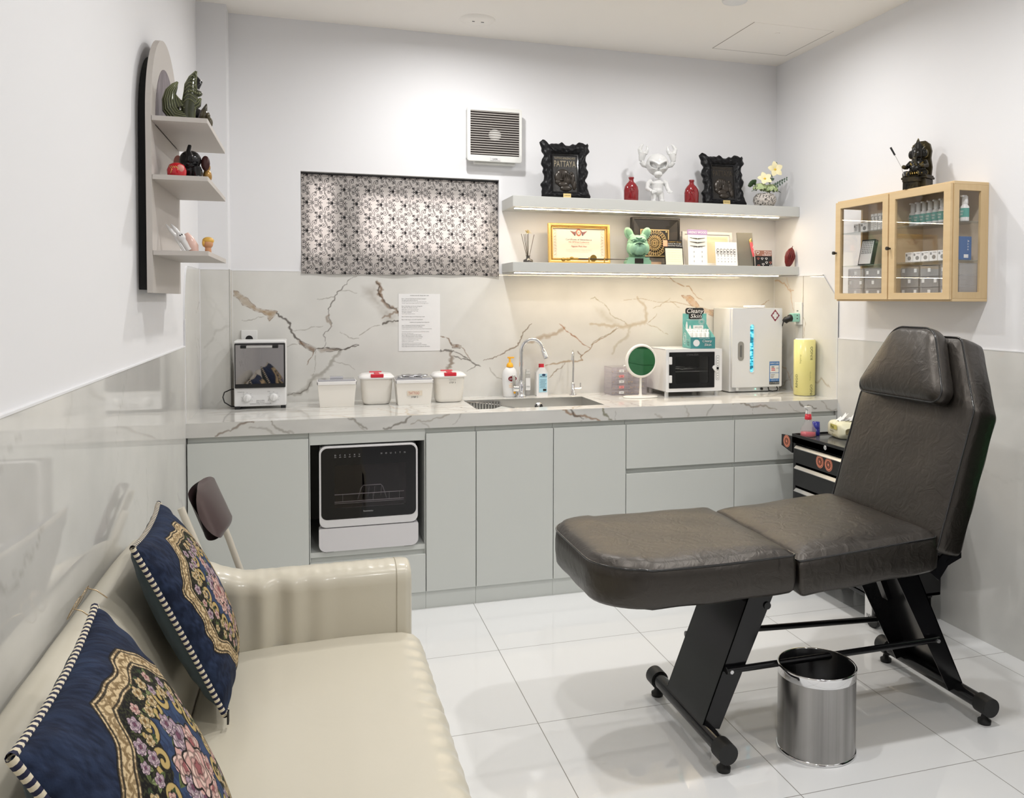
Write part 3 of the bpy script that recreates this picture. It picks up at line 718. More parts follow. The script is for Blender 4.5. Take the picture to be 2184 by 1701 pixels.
# ---------------------------------------------------------------- storage tubs
M_tub = mat('cream_plastic', s2l(240, 236, 228), .35); M_tublid = mat('lid_plastic', s2l(238, 236, 234), .25)
M_smoke = glassmat('blue_clear_lid', (.88, .89, .95), 2.0, .30)
def tub_square(x, y, label, written):
    t = T('storage_container', label, 'container', (x, y, CT), group='white plastic tubs by the wall')
    w1, w2, h = .078, .088, .118
    mb = MB(); f = lambda k: .5*k
    q = [(-w1, -.052), (w1, -.052), (w1, .052), (-w1, .052)]; q2 = [(-w2, -.060), (w2, -.060), (w2, .060), (-w2, .060)]
    mb._add([(a, b, 0) for a, b in q]+[(a, b, h) for a, b in q2]+[(a*.97, b*.97, h) for a, b in q2]+[(a*.95, b*.95, .004) for a, b in q],
            [(3, 2, 1, 0)]+[(i, (i+1) % 4, 4+(i+1) % 4, 4+i) for i in range(4)]+[(4+i, 4+(i+1) % 4, 8+(i+1) % 4, 8+i) for i in range(4)]+[(8+i, 8+(i+1) % 4, 12+(i+1) % 4, 12+i) for i in range(4)]+[(12, 13, 14, 15)])
    mb.build('tub', M_tub, t, bevel=.006, seg=3)
    MB().box(-w2-.003, w2+.003, -.064, -.058, h-.012, h+.004).box(-w2-.003, w2+.003, .058, .064, h-.012, h+.004).box(-w2-.003, -w2+.003, -.064, .064, h-.012, h+.004).box(w2-.003, w2+.003, -.064, .064, h-.012, h+.004).build('rim', M_tublid, t, bevel=.002)
    MB().box(-w2+.004, w2-.004, -.057, .057, h+.001, h+.012).build('lid', M_smoke, t, bevel=.003)
    return t
def tub_round(x, y, label, step=None):
    t = T('storage_container', label, 'container', (x, y, CT), group='white plastic tubs by the wall')
    def ring(w, d, z, r=.03, n=6):
        o_ = []
        for cx, cy, a0 in ((w-r, d-r, 0), (-w+r, d-r, 90), (-w+r, -d+r, 180), (w-r, -d+r, 270)):
            for i in range(n+1):
                a = R(a0+90*i/n); o_.append((cx+r*math.cos(a), cy+r*math.sin(a), z))
        return o_
    rings = [ring(.050, .040, 0, .025), ring(.062, .050, .004), ring(.068, .055, .02), ring(.076, .062, .128)]
    n_ = len(rings[0]); mb = MB(); vs = sum(rings, [])
    mb._add(vs, [(k*n_+i, k*n_+(i+1) % n_, (k+1)*n_+(i+1) % n_, (k+1)*n_+i) for k in range(3) for i in range(n_)], 0, True)
    mb._add(vs, [tuple(range(n_))[::-1], tuple(range(3*n_, 4*n_))]); mb.build('tub', M_tub, t)
    mb = MB(); rings = [ring(.084, .070, .126, .035), ring(.086, .072, .131, .035), ring(.083, .069, .136, .035), ring(.070, .056, .147, .03), ring(.060, .047, .149, .03)]
    vs = sum(rings, []); mb._add(vs, [(k*n_+i, k*n_+(i+1) % n_, (k+1)*n_+(i+1) % n_, (k+1)*n_+i) for k in range(4) for i in range(n_)], 0, True)
    mb._add(vs, [tuple(range(n_))[::-1], tuple(range(4*n_, 5*n_))]); mb.build('lid', M_tublid, t)
    MB().box(-.030, .030, -.074, -.052, .133, .150).box(-.012, .012, -.054, .0, .148, .153).build('clasp', M_red, t, bevel=.003)
    MB().box(-.030, .030, .045, .066, .136, .154).build('clasp', M_red, t, bevel=.003)
    return t
t = tub_square(-.583, .955, 'square white tub with a clear bluish lid, nearest the toaster oven', None)
MB().box(-.03, .03, -.005, .035, .130, .141).build('lid_grip', M_smoke, t, bevel=.002)
t = tub_round(-.395, .995, 'rounded white tub with red clasps and no writing, second from the toaster oven')
t = tub_square(-.222, .935, 'square white tub marked tattoo step 2 with silver packets on top', 'TATTOO')
M_pinkprint = mat('faded_red_print', s2l(205, 120, 105), .6)
mb = MB(); a_ = R(-3.5)
mb.M = Matrix.Translation((0, -.0575, .058)) @ Matrix.Rotation(R(4.3), 4, 'X')
mb.box(-.036, .036, -.0006, 0, -.012, .012, 0).text('TATTOO', (-.030, -.0006, -.006), h=.013, m=1, w=.052); mb.text('STEP 2', (0, -.0004, -.023), h=.008, m=2, align='C')
mb.build('label', [mat('cream_tape', s2l(232, 220, 202), .5), M_pinkprint, M_ink], t)
t2 = T('foil_packets', 'silver foil packets lying on the lid of the tattoo tub', 'packets', (-.228, .935, CT+.1305))
M_foil = mat('foil', (.45, .45, .46), .22, .9, bump=(60, .5, .004))
for i, (dx, rz) in enumerate(((-.01, .02), (.012, -.06))):
    mb = MB(); mb.M = Matrix.Translation((dx, i*.008, .004+.005*i)) @ Matrix.Rotation(rz, 4, 'Z')
    mb.grid(16, 8, lambda u, v: ((u-.5)*.125, (v-.5)*.075, .003*math.sin(u*14+i)*math.sin(v*6)+.004*(1-abs(2*v-1)))); mb.build('packet', M_foil, t2, solid=.001)
t = tub_round(-.043, .985, 'rounded white tub with red clasps marked tattoo step 3, nearest the sink')
mb = MB(); mb.M = Matrix.Translation((.012, -.0595, .10)) @ Matrix.Rotation(R(3.5), 4, 'X')
mb.text('TATTOO', (0, -.0008, .010), h=.006, m=0, align='C'); mb.text('STEP 3', (0, -.0008, -.004), h=.008, m=1, align='C')
mb.build('lettering', [M_grey, M_ink], t)
# ---------------------------------------------------------------- paper notice
t = T('notice_sheet', 'white A4 sheet of cleaning instructions taped to the marble splashback', 'notice', (-.164, YB-.001, 1.264))
mb = MB(); mb.box(-.106, .106, -.0008, 0, -.147, .147, 0)
lines = [('HUONG DAN VET TRUNG MAY XAM', .139, 'C', 1), ('Buoc 1: Lam sach bang dung dich Amoyzim Synergy 5', .123, 'L', 1), ('Muc dich: Loai bo dau vet mau, ban', .115, 'L', 1), ('Pha dung dich ti le 2-5 ml / lit nuoc, ngam dung cu hoan toan', .108, 'L', 0), ('Thoi gian: ngam 10 phut, dung cu phai duoc rua sach ngay sau do', .100, 'L', 0),
         ('Buoc 2: Khu khuan muc do cao voi dung dich', .085, 'L', 1), ('Muc dich: diet vi khuan, virus, nam', .077, 'L', 1), ('Ngam dung cu da lam sach vao dung dich', .069, 'L', 0), ('Dung dich co the su dung trong 14 ngay', .061, 'L', 0), ('Thoi gian: 12-20 phut', .054, 'L', 1), ('Sau khi ngam: Rua sach voi nuoc', .046, 'L', 0),
         ('Buoc 3: Say kho dung cu va lo khong nong 15 phut', .031, 'L', 1), ('Buoc 4: Cho dung cu vao tu UV trong 30 phut', .016, 'L', 1), ('Guidelines for Sterilizing Tattoo Equipment', .002, 'C', 1), ('Step 1: Cleaning with Amoyzim Synergy 5 solution', -.014, 'L', 1), ('Purpose: Remove blood, proteins, and debris', -.022, 'L', 1),
         ('Prepare: solution at a ratio of 2-5 ml per 1 liter of water (recommended)', -.031, 'L', 0), ('Soak the instruments for 10 minutes. Do not scrub before soaking', -.046, 'L', 0), ('Rinse them with clean water', -.055, 'L', 0), ('Step 2: High level disinfection with solution', -.063, 'L', 1), ('Purpose: Eliminate bacteria, viruses, and fungi', -.072, 'L', 1),
         ('Immerse the cleaned instruments in the solution', -.080, 'L', 0), ('Solution can be reused for up to 14 days', -.088, 'L', 0), ('Soaking time: 12-20 minutes', -.096, 'L', 0), ('After soaking: Rinse the instruments thoroughly', -.105, 'L', 0), ('Step 3: Dry the instruments in an oven for 15 minutes', -.113, 'L', 1), ('Step 4: Place the instruments in a UV sterilizer for 30 minutes', -.122, 'L', 1)]
for s_, z, al, b in lines: mb.text(s_, (0 if al == 'C' else -.090, -.0012, z-.003), h=.0036 if not b else .0040, m=1+(1-b), align=al, maxw=.186)
mb.build('printed_sheet', [M_paper, M_ink, M_grey], t)
# ---------------------------------------------------------------- wall sockets
t = T('wall_socket', 'square white wall socket above the toaster oven', 'socket', (-.985, YB, 1.194))
MB().box(-.037, .037, -.009, -.0005, -.037, .037).build('face_plate', M_whiteplastic, t, bevel=.002)
mb = MB().cyl((0, -.0095, -.006), (0, -.0085, -.006), .017, n=24); mb.build('plug_hole', M_black, t)
t = T('wall_socket', 'tall white double socket on the side wall beside the white steel cabinet', 'socket', (XR, .885, 1.31))
MB().box(-.010, -.0005, -.036, .036, -.062, .062).build('face_plate', M_whiteplastic, t, bevel=.002)
MB().box(-.0115, -.0098, -.003, .001, .012, .018).box(-.0115, -.0098, .006, .010, .012, .018).build('socket_slots', M_black, t)
t = T('plug_adapter', 'mint green plug adapter with a black plug in the side wall socket', 'adapter', (XR-.011, .885, 1.29))
M_mint = mat('mint_plastic', s2l(150, 205, 190), .45)
MB().box(-.042, 0, -.022, .022, -.026, .022).build('adapter', M_mint, t, bevel=.004)
mb = MB()
for dz in (-.010, .008): mb.prism([(-.036, dz), (-.026, dz), (-.031, dz+.007)], lambda a, b, d: (a+.014, d, b), -.0225, -.0218)
mb.build('socket_slots', M_black, t)
mb = MB().tube([(-.042, 0, -.004), (-.052, .0, -.006), (-.057, 0, -.010), (-.066, .004, -.012), (-.072, .01, -.018), (-.077, .014, -.018), (-.080, .018, -.022)], [.020, .021, .016, .018, .019, .013, .008], 14)
mb.build('plug', M_black, t)
mb = MB().tube([(-.078, .018, -.022), (-.070, .045, -.05), (-.066, .10, -.15), (-.06, .18, -.3)], .003, 8); mb.build('cord', M_black, t)
# ---------------------------------------------------------------- toaster oven
t = T('toaster_oven', 'small upright white toaster oven with mirrored door in the left corner', 'toaster oven', (-.925, .935, CT))
MB().box(-.114, .114, 0, .17, .012, .317).build('body', M_white, t, bevel=.006, seg=3)
dr = MB().box(-.111, .111, -.010, -.001, .098, .306).build('door', M_black, t, bevel=.004)
MB().box(-.106, .104, -.0112, -.0102, .118, .298).build('mirror_glass', mat('dark_mirror', (.42, .40, .40), .02, 1), dr)
mb = MB().box(-.060, .056, -.030, -.022, .286, .294); mb.build('handle', M_alu, dr, bevel=.002)
MB().box(-.084, -.058, -.031, -.010, .283, .297).build('handle_end', M_black, dr, bevel=.002)
MB().box(.054, .080, -.031, -.010, .283, .297).build('handle_end', M_black, dr, bevel=.002)
for x in (-.058, .058):
    k = MB().lathe([(.019, 0), (.019, -.004), (.016, -.014), (.014, -.016), (0, -.016)], (x, -.0005, .052), 28, ax='Y').build('knob', M_white, t)
    MB().box(x-.003, x+.003, -.019, -.0155, .038, .066).build('pointer', M_white, k, bevel=.001)
mb = MB()
for x in (-.058, .058):
    for a in range(-120, 121, 40): mb.box(x+.025*math.sin(R(a))-.002, x+.025*math.sin(R(a))+.002, -.0008, -.0003, .052+.025*math.cos(R(a))-.0005, .052+.025*math.cos(R(a))+.0005)
mb.text('MINI OVEN', (0, -.0005, .036), h=.005, align='C'); mb.text('Mijia Kitchen', (0, -.0005, .029), h=.005, align='C'); mb.text('TEMPERATURE CONTROLLER', (0, -.0005, .021), h=.005, align='C')
mb.text('TEMPERATURE', (-.100, -.0005, .078), h=.0032); mb.text('TIMER', (.03, -.0005, .078), h=.0032); mb.build('lettering', M_grey, t)
for x in (-.100, .100):
    for y in (.012, .15): MB().box(x-.011, x+.011, y-.01, y+.01, 0, .014).build('foot', M_black, t)
mb = MB().tube([(-.112, .12, .085), (-.135, .07, .086), (-.158, .03, .078), (-.163, .01, .058), (-.155, 0, .035), (-.13, .02, .014), (-.10, .05, .006), (-.06, .08, .004)], .0028, 8); mb.build('power_cord', M_black, t)
# ---------------------------------------------------------------- dishwasher in the niche
t = T('compact_dishwasher', 'compact white dishwasher with black glass door inside the cabinet niche', 'dishwasher', (-.461, .528, .292))
def rr(x0, x1, z0, z1, r, n=6, rb=None):
    o_ = []; rb = r if rb is None else rb
    for cx, cz, a0, q in ((x1-r, z1-r, 0, r), (x0+r, z1-r, 90, r), (x0+rb, z0+rb, 180, rb), (x1-rb, z0+rb, 270, rb)):
        for i in range(n+1): a = R(a0+90*i/n); o_.append((cx+q*math.cos(a), cz+q*math.sin(a)))
    return o_
P3 = lambda a, b, d: (a, d, b)
mb = MB()
out = rr(-.209, .209, .005, .452, .022, rb=.03); inn = rr(-.160, .150, .128, .385, .01)
mb.prism(rr(-.211, .211, .004, .104, .005, rb=.03), P3, -.010, .045, 0)
mb.box(-.205, -.200, .03, .43, .01, .45).box(.200, .205, .03, .43, .01, .45).box(-.2, .2, .03, .43, .445, .45).box(-.2, .2, .425, .43, .01, .45).box(-.2, .2, .04, .43, .01, .02); 
bd = mb.build('body', mat('dishwasher_white', s2l(226, 224, 226), .3), t, bevel=.003)
# door frame: glossy black face with a window hole
def frame_hole(mb, o, i, y0, y1, m=0):
    n = len(o); assert n == len(i)
    vs = [(a, y0, b) for a, b in o]+[(a, y0, b) for a, b in i]+[(a, y1, b) for a, b in o]+[(a, y1, b) for a, b in i]
    fs = []
    for k in range(n):
        l = (k+1) % n
        fs += [(k, l, n+l, n+k), (2*n+k, 3*n+k, 3*n+l, 2*n+l), (k, 2*n+k, 2*n+l, l), (n+k, n+l, 3*n+l, 3*n+k)]
    mb._add(vs, fs, m)
MBd = MB(); frame_hole(MBd, rr(-.209, .209, .108, .458, .03), rr(-.200, .200, .142, .450, .026), -.010, .03)
MBd.box(-.2, .2, -.004, .03, .112, .142)
dr = MBd.build('door', mat('dishwasher_door', s2l(230, 229, 230), .3), t, bevel=.002)
mb = MB(); frame_hole(mb, rr(-.201, .201, .143, .449, .024), rr(-.146, .157, .190, .375, .004), -.0115, -.004); mb.build('black_panel', M_blackgloss, dr)
MB().box(-.146, .157, -.0105, -.0095, .190, .375).build('window_pane', glassmat('smoked_glass', (.75, .72, .74), 1.6), dr)
mb = MB()
for k in range(6): mb.text('DCAYXV'[k], (-.142+k*.020, -.0118, .416), h=.007, align='C'); mb.box(-.146+k*.020, -.138+k*.020, -.0122, -.0118, .410, .4115)
for k in range(6): mb.text('HOUSTN'[k], (.052+k*.020, -.0118, .416), h=.007, align='C')
mb.text('hometu', (-.005, -.0118, .168), h=.008, align='C', w=.040); mb.build('lettering', mat('pale_print', (.45, .45, .45), .5), dr)
M_tubin = mat('dark_tub', (.05, .03, .035), .4)
mb = MB(); mb.box(-.17, .17, .385, .39, .15, .40).box(-.17, -.165, .03, .39, .15, .40).box(.165, .17, .03, .39, .15, .40).box(-.17, .17, .03, .39, .15, .155).build('wash_chamber', M_tubin, t)
M_wire = mat('rack_wire', (.6, .6, .6), .3, .6)
mb = MB(); y = .05
mb.tube([(-.145, y, .235), (.155, y, .235)], .0022, 8).tube([(-.145, y, .203), (.155, y, .203)], .0022, 8).tube([(-.145, y, .196), (.155, y, .196)], .0016, 8)
for x in (-.11, .02, .09, .135): mb.tube([(x, y, .20), (x, y, .238)], .0015, 6)
mb.tube([(-.045, y+.02, .205), (-.030, y+.02, .255), (-.020, y+.02, .266), (.055, y+.02, .266), (.064, y+.02, .256), (.080, y+.02, .205)], .002, 8)
for x in (-.02, .005, .03, .06): mb.tube([(x, y+.09, .2), (x+.004, y+.09, .245)], .0012, 6)
mb.build('dish_rack', M_wire, t)
for x in (-.17, .17): MB().box(x-.02, x+.02, .0, .03, 0, .008).build('foot', M_black, t)
# ---------------------------------------------------------------- acrylic drawers
M_acr = glassmat('lilac_acrylic', (.97, .95, .97), 1.6, .14)
M_bead = mat('small_jewels', (.7, .55, .3), .3, .6)
t = T('acrylic_drawers', 'clear lilac acrylic box of five small drawers behind the round mirror', 'drawer box', (.936, 1.055, CT))
MB().box(-.103, .103, -.002, .002, 0, .003).box(-.103, -.100, -.055, .06, 0, .150).box(.100, .103, -.055, .06, 0, .150).box(-.103, .103, -.055, .06, .147, .150).box(-.103, .103, .058, .06, 0, .150).build('shell', M_acr, t)
rng_ = random.Random(3)
for k in range(5):
    z = .002+k*.029
    d_ = MB().box(-.098, .098, -.057, -.054, z, z+.027).box(-.098, .098, -.054, .05, z, z+.002).box(-.033, -.032, -.054, .05, z, z+.02).box(.032, .033, -.054, .05, z, z+.02).build('drawer', M_acr, t)
    mb = MB()
    mb.box(-.060, -.032, -.0585, -.0575, z+.006, z+.020, k % 2)
    mb.text('0.8', (-.046, -.0588, z+.010), h=.006, m=2, align='C')
    mb.build('price_label', [M_paper, mat('pink_label', s2l(235, 150, 150), .5), M_ink], d_)
    mb = MB()
    for i in range(16): mb.ell((rng_.uniform(-.09, .09), rng_.uniform(-.048, -.03), z+.006+rng_.uniform(0, .006)), (.0035, .0035, .003), n=6, k=4)
    tag(mb.build('jewellery', M_bead, d_), kind='stuff')
t = T('white_marker', 'thin white marker pen with dark print lying on the acrylic drawers', 'pen', (.955, 1.02, CT+.155))
MB().cyl((-.045, 0, 0), (.05, .0, 0), .0045, n=14).build('barrel', M_white, t); MB().text('oil marker', (-.035, -.0046, -.002), h=.004, lift=.0002).build('lettering', M_ink, t)
# ---------------------------------------------------------------- round mirror
t = T('tabletop_mirror', 'round white vanity mirror on a stem and disc foot in front of the mini oven', 'mirror', (.952, .88, CT))
M_ivory = mat('ivory_metal', s2l(236, 232, 224), .35)
MB().lathe([(0, 0), (.094, 0), (.096, .003), (.093, .007), (.02, .0095), (0, .0095)], n=48, sy=.62).build('foot', M_ivory, t)
MB().lathe([(.013, .009), (.0075, .018), (.006, .05), (.0055, .11)], n=20).build('stem', M_ivory, t)
mb = MB(); c = (0, -.006, .192)
mb.lathe([(.074, -.008), (.080, -.012), (.086, -.009), (.089, 0), (.086, .009), (.05, .016), (0, .018)], c, 56, ax='Y'); hd = mb.build('head', M_ivory, t)
hd2 = MB().prism([(c[0]+.0755*math.cos(a), c[2]+.0755*math.sin(a)) for a in np.linspace(0, 2*math.pi, 57)[:-1]], P3, c[1]-.0095, c[1]-.0075).build('mirror_glass', mat('mirror', (.75, .76, .75), .03, 1), hd)
# ---------------------------------------------------------------- mini oven / sterilizer
t = T('mini_oven', 'white countertop sterilizer oven with a black glass door and metal tools inside', 'oven', (1.245, .85, CT))
mb = MB(); mb.box(-.163, .163, .004, .27, .026, .031).box(-.163, .163, .004, .27, .247, .252).box(-.163, -.158, .004, .27, .026, .252).box(.158, .163, .004, .27, .026, .252).box(-.163, .163, .265, .27, .026, .252)
mb.build('body', M_white, t, bevel=.002)
mb = MB(); frame_hole(mb, rr(-.163, .163, .026, .252, .004, 3), rr(-.146, .118, .045, .236, .003, 3), -.004, .006); mb.build('front_frame', M_white, t)
mb = MB(); frame_hole(mb, rr(-.146, .118, .045, .236, .003, 3), rr(-.110, .084, .070, .212, .008, 3), -.006, .002); dr = mb.build('door', M_blackgloss, t)
MB().box(-.110, .084, -.004, -.003, .070, .212).build('door_glass', glassmat('oven_glass', (.75, .75, .75), 1.3), dr)
MB().text('STERILIZER', (-.012, -.0065, .218), h=.008, align='C', w=.07).build('lettering', mat('dim_print', (.09, .09, .09), .5), dr)
for z in (.075, .172): MB().box(-.147, -.131, -.013, -.004, z, z+.040).build('hinge', M_white, dr, bevel=.003)
MB().prism([(.116, .135), (.104, .150), (.108, .160), (.124, .166), (.124, .125)], P3, -.014, -.006).build('door_latch', M_white, dr, bevel=.002)
mb = MB().prism(rr(.128, .146, .085, .215, .003, 3), P3, -.0052, -.004, 0).prism(rr(.1295, .1445, .0865, .2135, .0025, 3), P3, -.0056, -.0052, 1).box(.131, .143, -.0062, -.0055, .140, .154, 2)
for i in range(9): mb.box(.134, .140, -.0060, -.0056, .092+i*.0135, .096+i*.0135, 0)
mb.build('control_panel', [M_grey, M_whiteplastic, M_blackgloss], t)
MB().box(-.157, .157, .02, .26, .031, .034).box(-.157, .157, .255, .258, .031, .247).build('chamber_lining', mat('dark_liner', (.10, .10, .10), .4, .5), t)
mb = MB()
for i in range(22): xx = -.15+i*.0142; mb.tube([(xx, .03, .13), (xx, .25, .13)], .0011, 5)
mb.tube([(-.155, .03, .13), (.155, .03, .13)], .002, 6); mb.build('wire_shelf', M_wire, t)
M_tool = mat('tool_steel', (.7, .7, .7), .18, 1)
for i in range(12):
    low = i < 7
    tt = T('steel_tool', 'stainless piercing tool lying on the %s of the sterilizer oven' % ('floor' if low else 'wire shelf'), 'tool', (1.245+rng_.uniform(-.09, .06), .85+.04+.02*i % .14, CT+(.037 if low else .134)), rng_.uniform(-.5, .5), 'metal tools in the sterilizer oven %s' % ('floor' if low else 'shelf'))
    z = .004+rng_.random()*.012
    MB().tube([(-.05, 0, z), (0, .004, z+.002), (.035, 0, z)], [.003, .0035, .002], 6).tube([(-.05, .006, z), (0, -.004, z+.002), (.035, 0, z)], .0028, 6).build('arms', M_tool, tt)
    MB().tube([(-.05+.011*math.cos(a), .010*math.sin(a)+.003, z) for a in np.linspace(0, 5.6, 12)], .002, 6, closed=True).build('ring_grip', M_tool, tt)
for x in (-.145, .145):
    for y in (.03, .24): MB().cyl((x, y, 0), (x, y, .027), .011, n=14).build('foot', M_whiteplastic, t)
# ---------------------------------------------------------------- display box on the oven
M_teal = mat('teal_card', s2l(96, 168, 164), .5, noise=(30, .5, s2l(130, 190, 185))); M_tealD = mat('deep_teal_card', s2l(70, 140, 142), .5)
t = T('display_box', 'teal open display carton of small white bottles on the sterilizer oven', 'display box', (1.312, .935, CT+.2525), R(-8))
mb = MB(); W_, D_ = .068, .075
mb.box(-W_, W_, D_-.002, D_, 0, .185, 0)
for s_ in (-1, 1): mb.prism([(-D_, 0), (D_, 0), (D_, .13), (D_*.55, .11), (-D_*.95, .062)], lambda a, b, d: (d, a, b), s_*W_, s_*(W_-.0015), 0)
mb.box(-W_, W_, -D_, -D_+.0015, 0, .060, 1).box(-W_, W_, -D_, D_, 0, .0015, 0).box(-W_, W_, -D_+.01, D_-.002, .045, .0465, 2)
bx = mb.build('carton', [M_teal, M_tealD, M_paper], t)
mb = MB()
mb.prism(rr(-.053, .053, .182, .216, .012), P3, D_-.0035, D_-.001, 1).prism(rr(-.034, .042, .154, .186, .008), P3, D_-.0035, D_-.0022, 1)
mb.text('Cleany', (0, D_-.0035, .187), h=.026, w=.098, m=1, align='C', shear=.2, lift=.0); mb.text('Cleany', (0, D_-.0045, .188), h=.024, w=.094, m=0, align='C', shear=.2)
mb.text('Skin', (.006, D_-.0035, .160), h=.024, w=.066, m=1, align='C', shear=.2, lift=0); mb.text('Skin', (.006, D_-.0045, .161), h=.022, w=.062, m=0, align='C', shear=.2)
mb.box(-.045, .045, D_-.0028, D_-.002, .150, .152, 0)
for (x, z, h_) in ((-.045, .085, .055), (-.026, .085, .035)): mb.prism([(x-.006, z), (x+.006, z), (x+.006, z+h_*.6), (x+.002, z+h_), (x-.002, z+h_), (x-.006, z+h_*.6)], P3, D_-.0032, D_-.0022, 0)
mb.box(-.008, .050, D_-.003, D_-.002, .100, .120, 0); mb.text('SKIN CARE', (.021, D_-.0032, .107), h=.006, m=1, align='C')
for a in range(0, 360, 24): mb.tube([(.040+.008*math.cos(R(a)), D_-.003, .140+.008*math.sin(R(a))), (.040+.020*math.cos(R(a)), D_-.003, .140+.020*math.sin(R(a)))], .0008, 4, m=0)
mb.text('Cleany', (.022, -D_-.0015, .034), h=.014, w=.055, m=1, align='C', shear=.2, lift=0); mb.text('Cleany', (.022, -D_-.002, .0345), h=.0135, w=.053, m=0, align='C', shear=.2)
mb.text('Skin', (.026, -D_-.0015, .014), h=.014, w=.040, m=1, align='C', shear=.2, lift=0); mb.text('Skin', (.026, -D_-.002, .0145), h=.0135, w=.038, m=0, align='C', shear=.2)
mb.text('INTENSIVE AFTERCARE', (.008, -D_-.0006, .053), h=.004, m=0, align='C'); badge(mb, -.036, .030, .018, .018, -D_-.001, 0)
mb.M = Matrix.Translation((-W_-.0006, 0, 0)) @ Matrix.Rotation(R(-90), 4, 'Z')
mb.text('Cleany', (.034, 0, .028), h=.012, w=.045, m=1, align='C', shear=.2); mb.text('Skin', (.036, 0, .014), h=.011, w=.030, m=1, align='C', shear=.2)
for r0 in (.014, .024): mb.tube([(-.03+r0*math.cos(a), 0, .05+1.3*r0*math.sin(a)) for a in np.linspace(0, 6.28, 20)], .0009, 4, m=0)
mb.M = None
mb.build('print', [M_paper, M_ink], bx)
first = None
for r_ in range(2):
    for k in range(5):
        x, y = -.050+k*.025, (.045 if r_ == 0 else -.0)
        lab = 'small white bottle standing in the %s row of the teal display carton' % ('back' if r_ == 0 else 'front')
        loc = Vector((1.312, .935, CT+.2525+.0470)) + Matrix.Rotation(R(-8), 3, 'Z') @ Vector((x, y, 0))
        if first is None:
            first = T('mini_bottle', lab, 'bottle', loc, 0, 'small bottles in the %s row of the display carton' % 'back')
            MB().lathe([(0, 0), (.0095, 0), (.010, .002), (.010, .034), (.006, .040), (0, .040)], n=16).build('bottle', M_sbody, first)
            MB().lathe([(.0065, .040), (.0065, .052), (0, .052)], n=12).box(-.003, .009, -.003, .003, .051, .055).build('pump', M_whiteplastic, first)
        else: dup(first, loc, 0, lab, 'small bottles in the %s row of the display carton' % ('back' if r_ == 0 else 'front'))
# ---------------------------------------------------------------- UV steel cabinet
t = T('steel_cabinet', 'tall white steel storage cabinet glowing blue through a slot', 'steel cabinet', (1.665, .930, CT))
MB().box(-.158, .155, .02, .215, .004, .468).build('body', M_white, t, bevel=.003)
DFy = -.002
mb = MB(); slot = rr(-.044, -.018, .112, .378, .0129, 6)
frame_hole(mb, rr(-.152, .158, .030, .468, .006, 6), slot, DFy, .018); dr = mb.build('door', mat('cabinet_door_white', s2l(232, 232, 232), .3), t, bevel=.0)
mb = MB(); frame_hole(mb, rr(-.047, -.015, .108, .382, .0155, 6), slot, DFy-.003, DFy); mb.build('slot_rim', M_whiteplastic, dr)
def uvmat():
    m = bpy.data.materials.new('uv_lit_window'); m.use_nodes = True; nt = m.node_tree; b = nt.nodes['Principled BSDF']
    tc = nt.nodes.new('ShaderNodeTexCoord'); mp = nt.nodes.new('ShaderNodeMapping'); mp.inputs['Scale'].default_value = (40, 1, 90); vo = nt.nodes.new('ShaderNodeTexVoronoi')
    nt.links.new(tc.outputs['Object'], mp.inputs[0]); nt.links.new(mp.outputs[0], vo.inputs['Vector']); vo.inputs['Scale'].default_value = 1
    rp = nt.nodes.new('ShaderNodeValToRGB'); rp.color_ramp.elements[0].color = (.35, .95, 1, 1); rp.color_ramp.elements[1].color = (.0, .10, .16, 1)
    rp.color_ramp.elements[0].position = .25; rp.color_ramp.elements[1].position = .75; q = rp.color_ramp.elements.new(.5); q.color = (.02, .45, .62, 1)
    nt.links.new(vo.outputs['Distance'], rp.inputs[0]); nt.links.new(rp.outputs[0], b.inputs['Emission Color']); b.inputs['Emission Strength'].default_value = 1.2
    b.inputs['Base Color'].default_value = (.02, .1, .12, 1); b.inputs['Roughness'].default_value = .2
    return m
mb = MB().prism(slot, P3, .006, .008); mb.build('glow_window', uvmat(), dr)
mb = MB().prism(rr(-.118, -.082, .178, .284, .018, 8), P3, DFy-.003, DFy, 0); mb.prism(rr(-.106, -.094, .197, .264, .006, 5), P3, DFy-.0045, DFy-.003, 1); mb.build('recessed_handle', [M_steel, mat('handle_slot', (.25, .25, .25), .3, .8)], dr)
mb = MB(); cx_, cz_ = .113, .427
mb.poly([(cx_, DFy-.0006, cz_-.034), (cx_+.028, DFy-.0006, cz_), (cx_, DFy-.0006, cz_+.034), (cx_-.028, DFy-.0006, cz_)], 0)
mb.poly([(cx_, DFy-.0010, cz_-.029), (cx_+.024, DFy-.0010, cz_), (cx_, DFy-.0010, cz_+.029), (cx_-.024, DFy-.0010, cz_)], 0)
mb.box(cx_-.0065, cx_+.0065, DFy-.0016, DFy-.0012, cz_-.020, cz_+.020, 1).box(cx_-.017, cx_+.017, DFy-.0017, DFy-.0013, cz_-.0065, cz_+.0065, 1)
for a in (45, 135, 225, 315):
    px_, pz_ = cx_+.012*math.cos(R(a)), cz_+.014*math.sin(R(a)); mb.box(px_-.002, px_+.002, DFy-.0016, DFy-.0012, pz_-.002, pz_+.002, 1)
mb.build('cross_emblem', [mat('maroon_print', s2l(140, 50, 70), .5), M_paper], dr)
M_blue = mat('blue_label', s2l(80, 130, 190), .5)
mb = MB(); lx0, lx1 = .080, .143
mb.box(lx0, lx1, DFy-.0008, DFy, .042, .170, 0).box(lx0+.004, lx1-.004, DFy-.0012, DFy-.0008, .108, .148, 1).box(lx0+.004, lx1-.004, DFy-.0012, DFy-.0008, .074, .105, 1).box(lx0, lx1, DFy-.0012, DFy-.0006, .042, .058, 2)
mb.text('UV STORAGE', ((lx0+lx1)/2, DFy-.0014, .046), h=.008, m=1, align='C', maxw=.058)
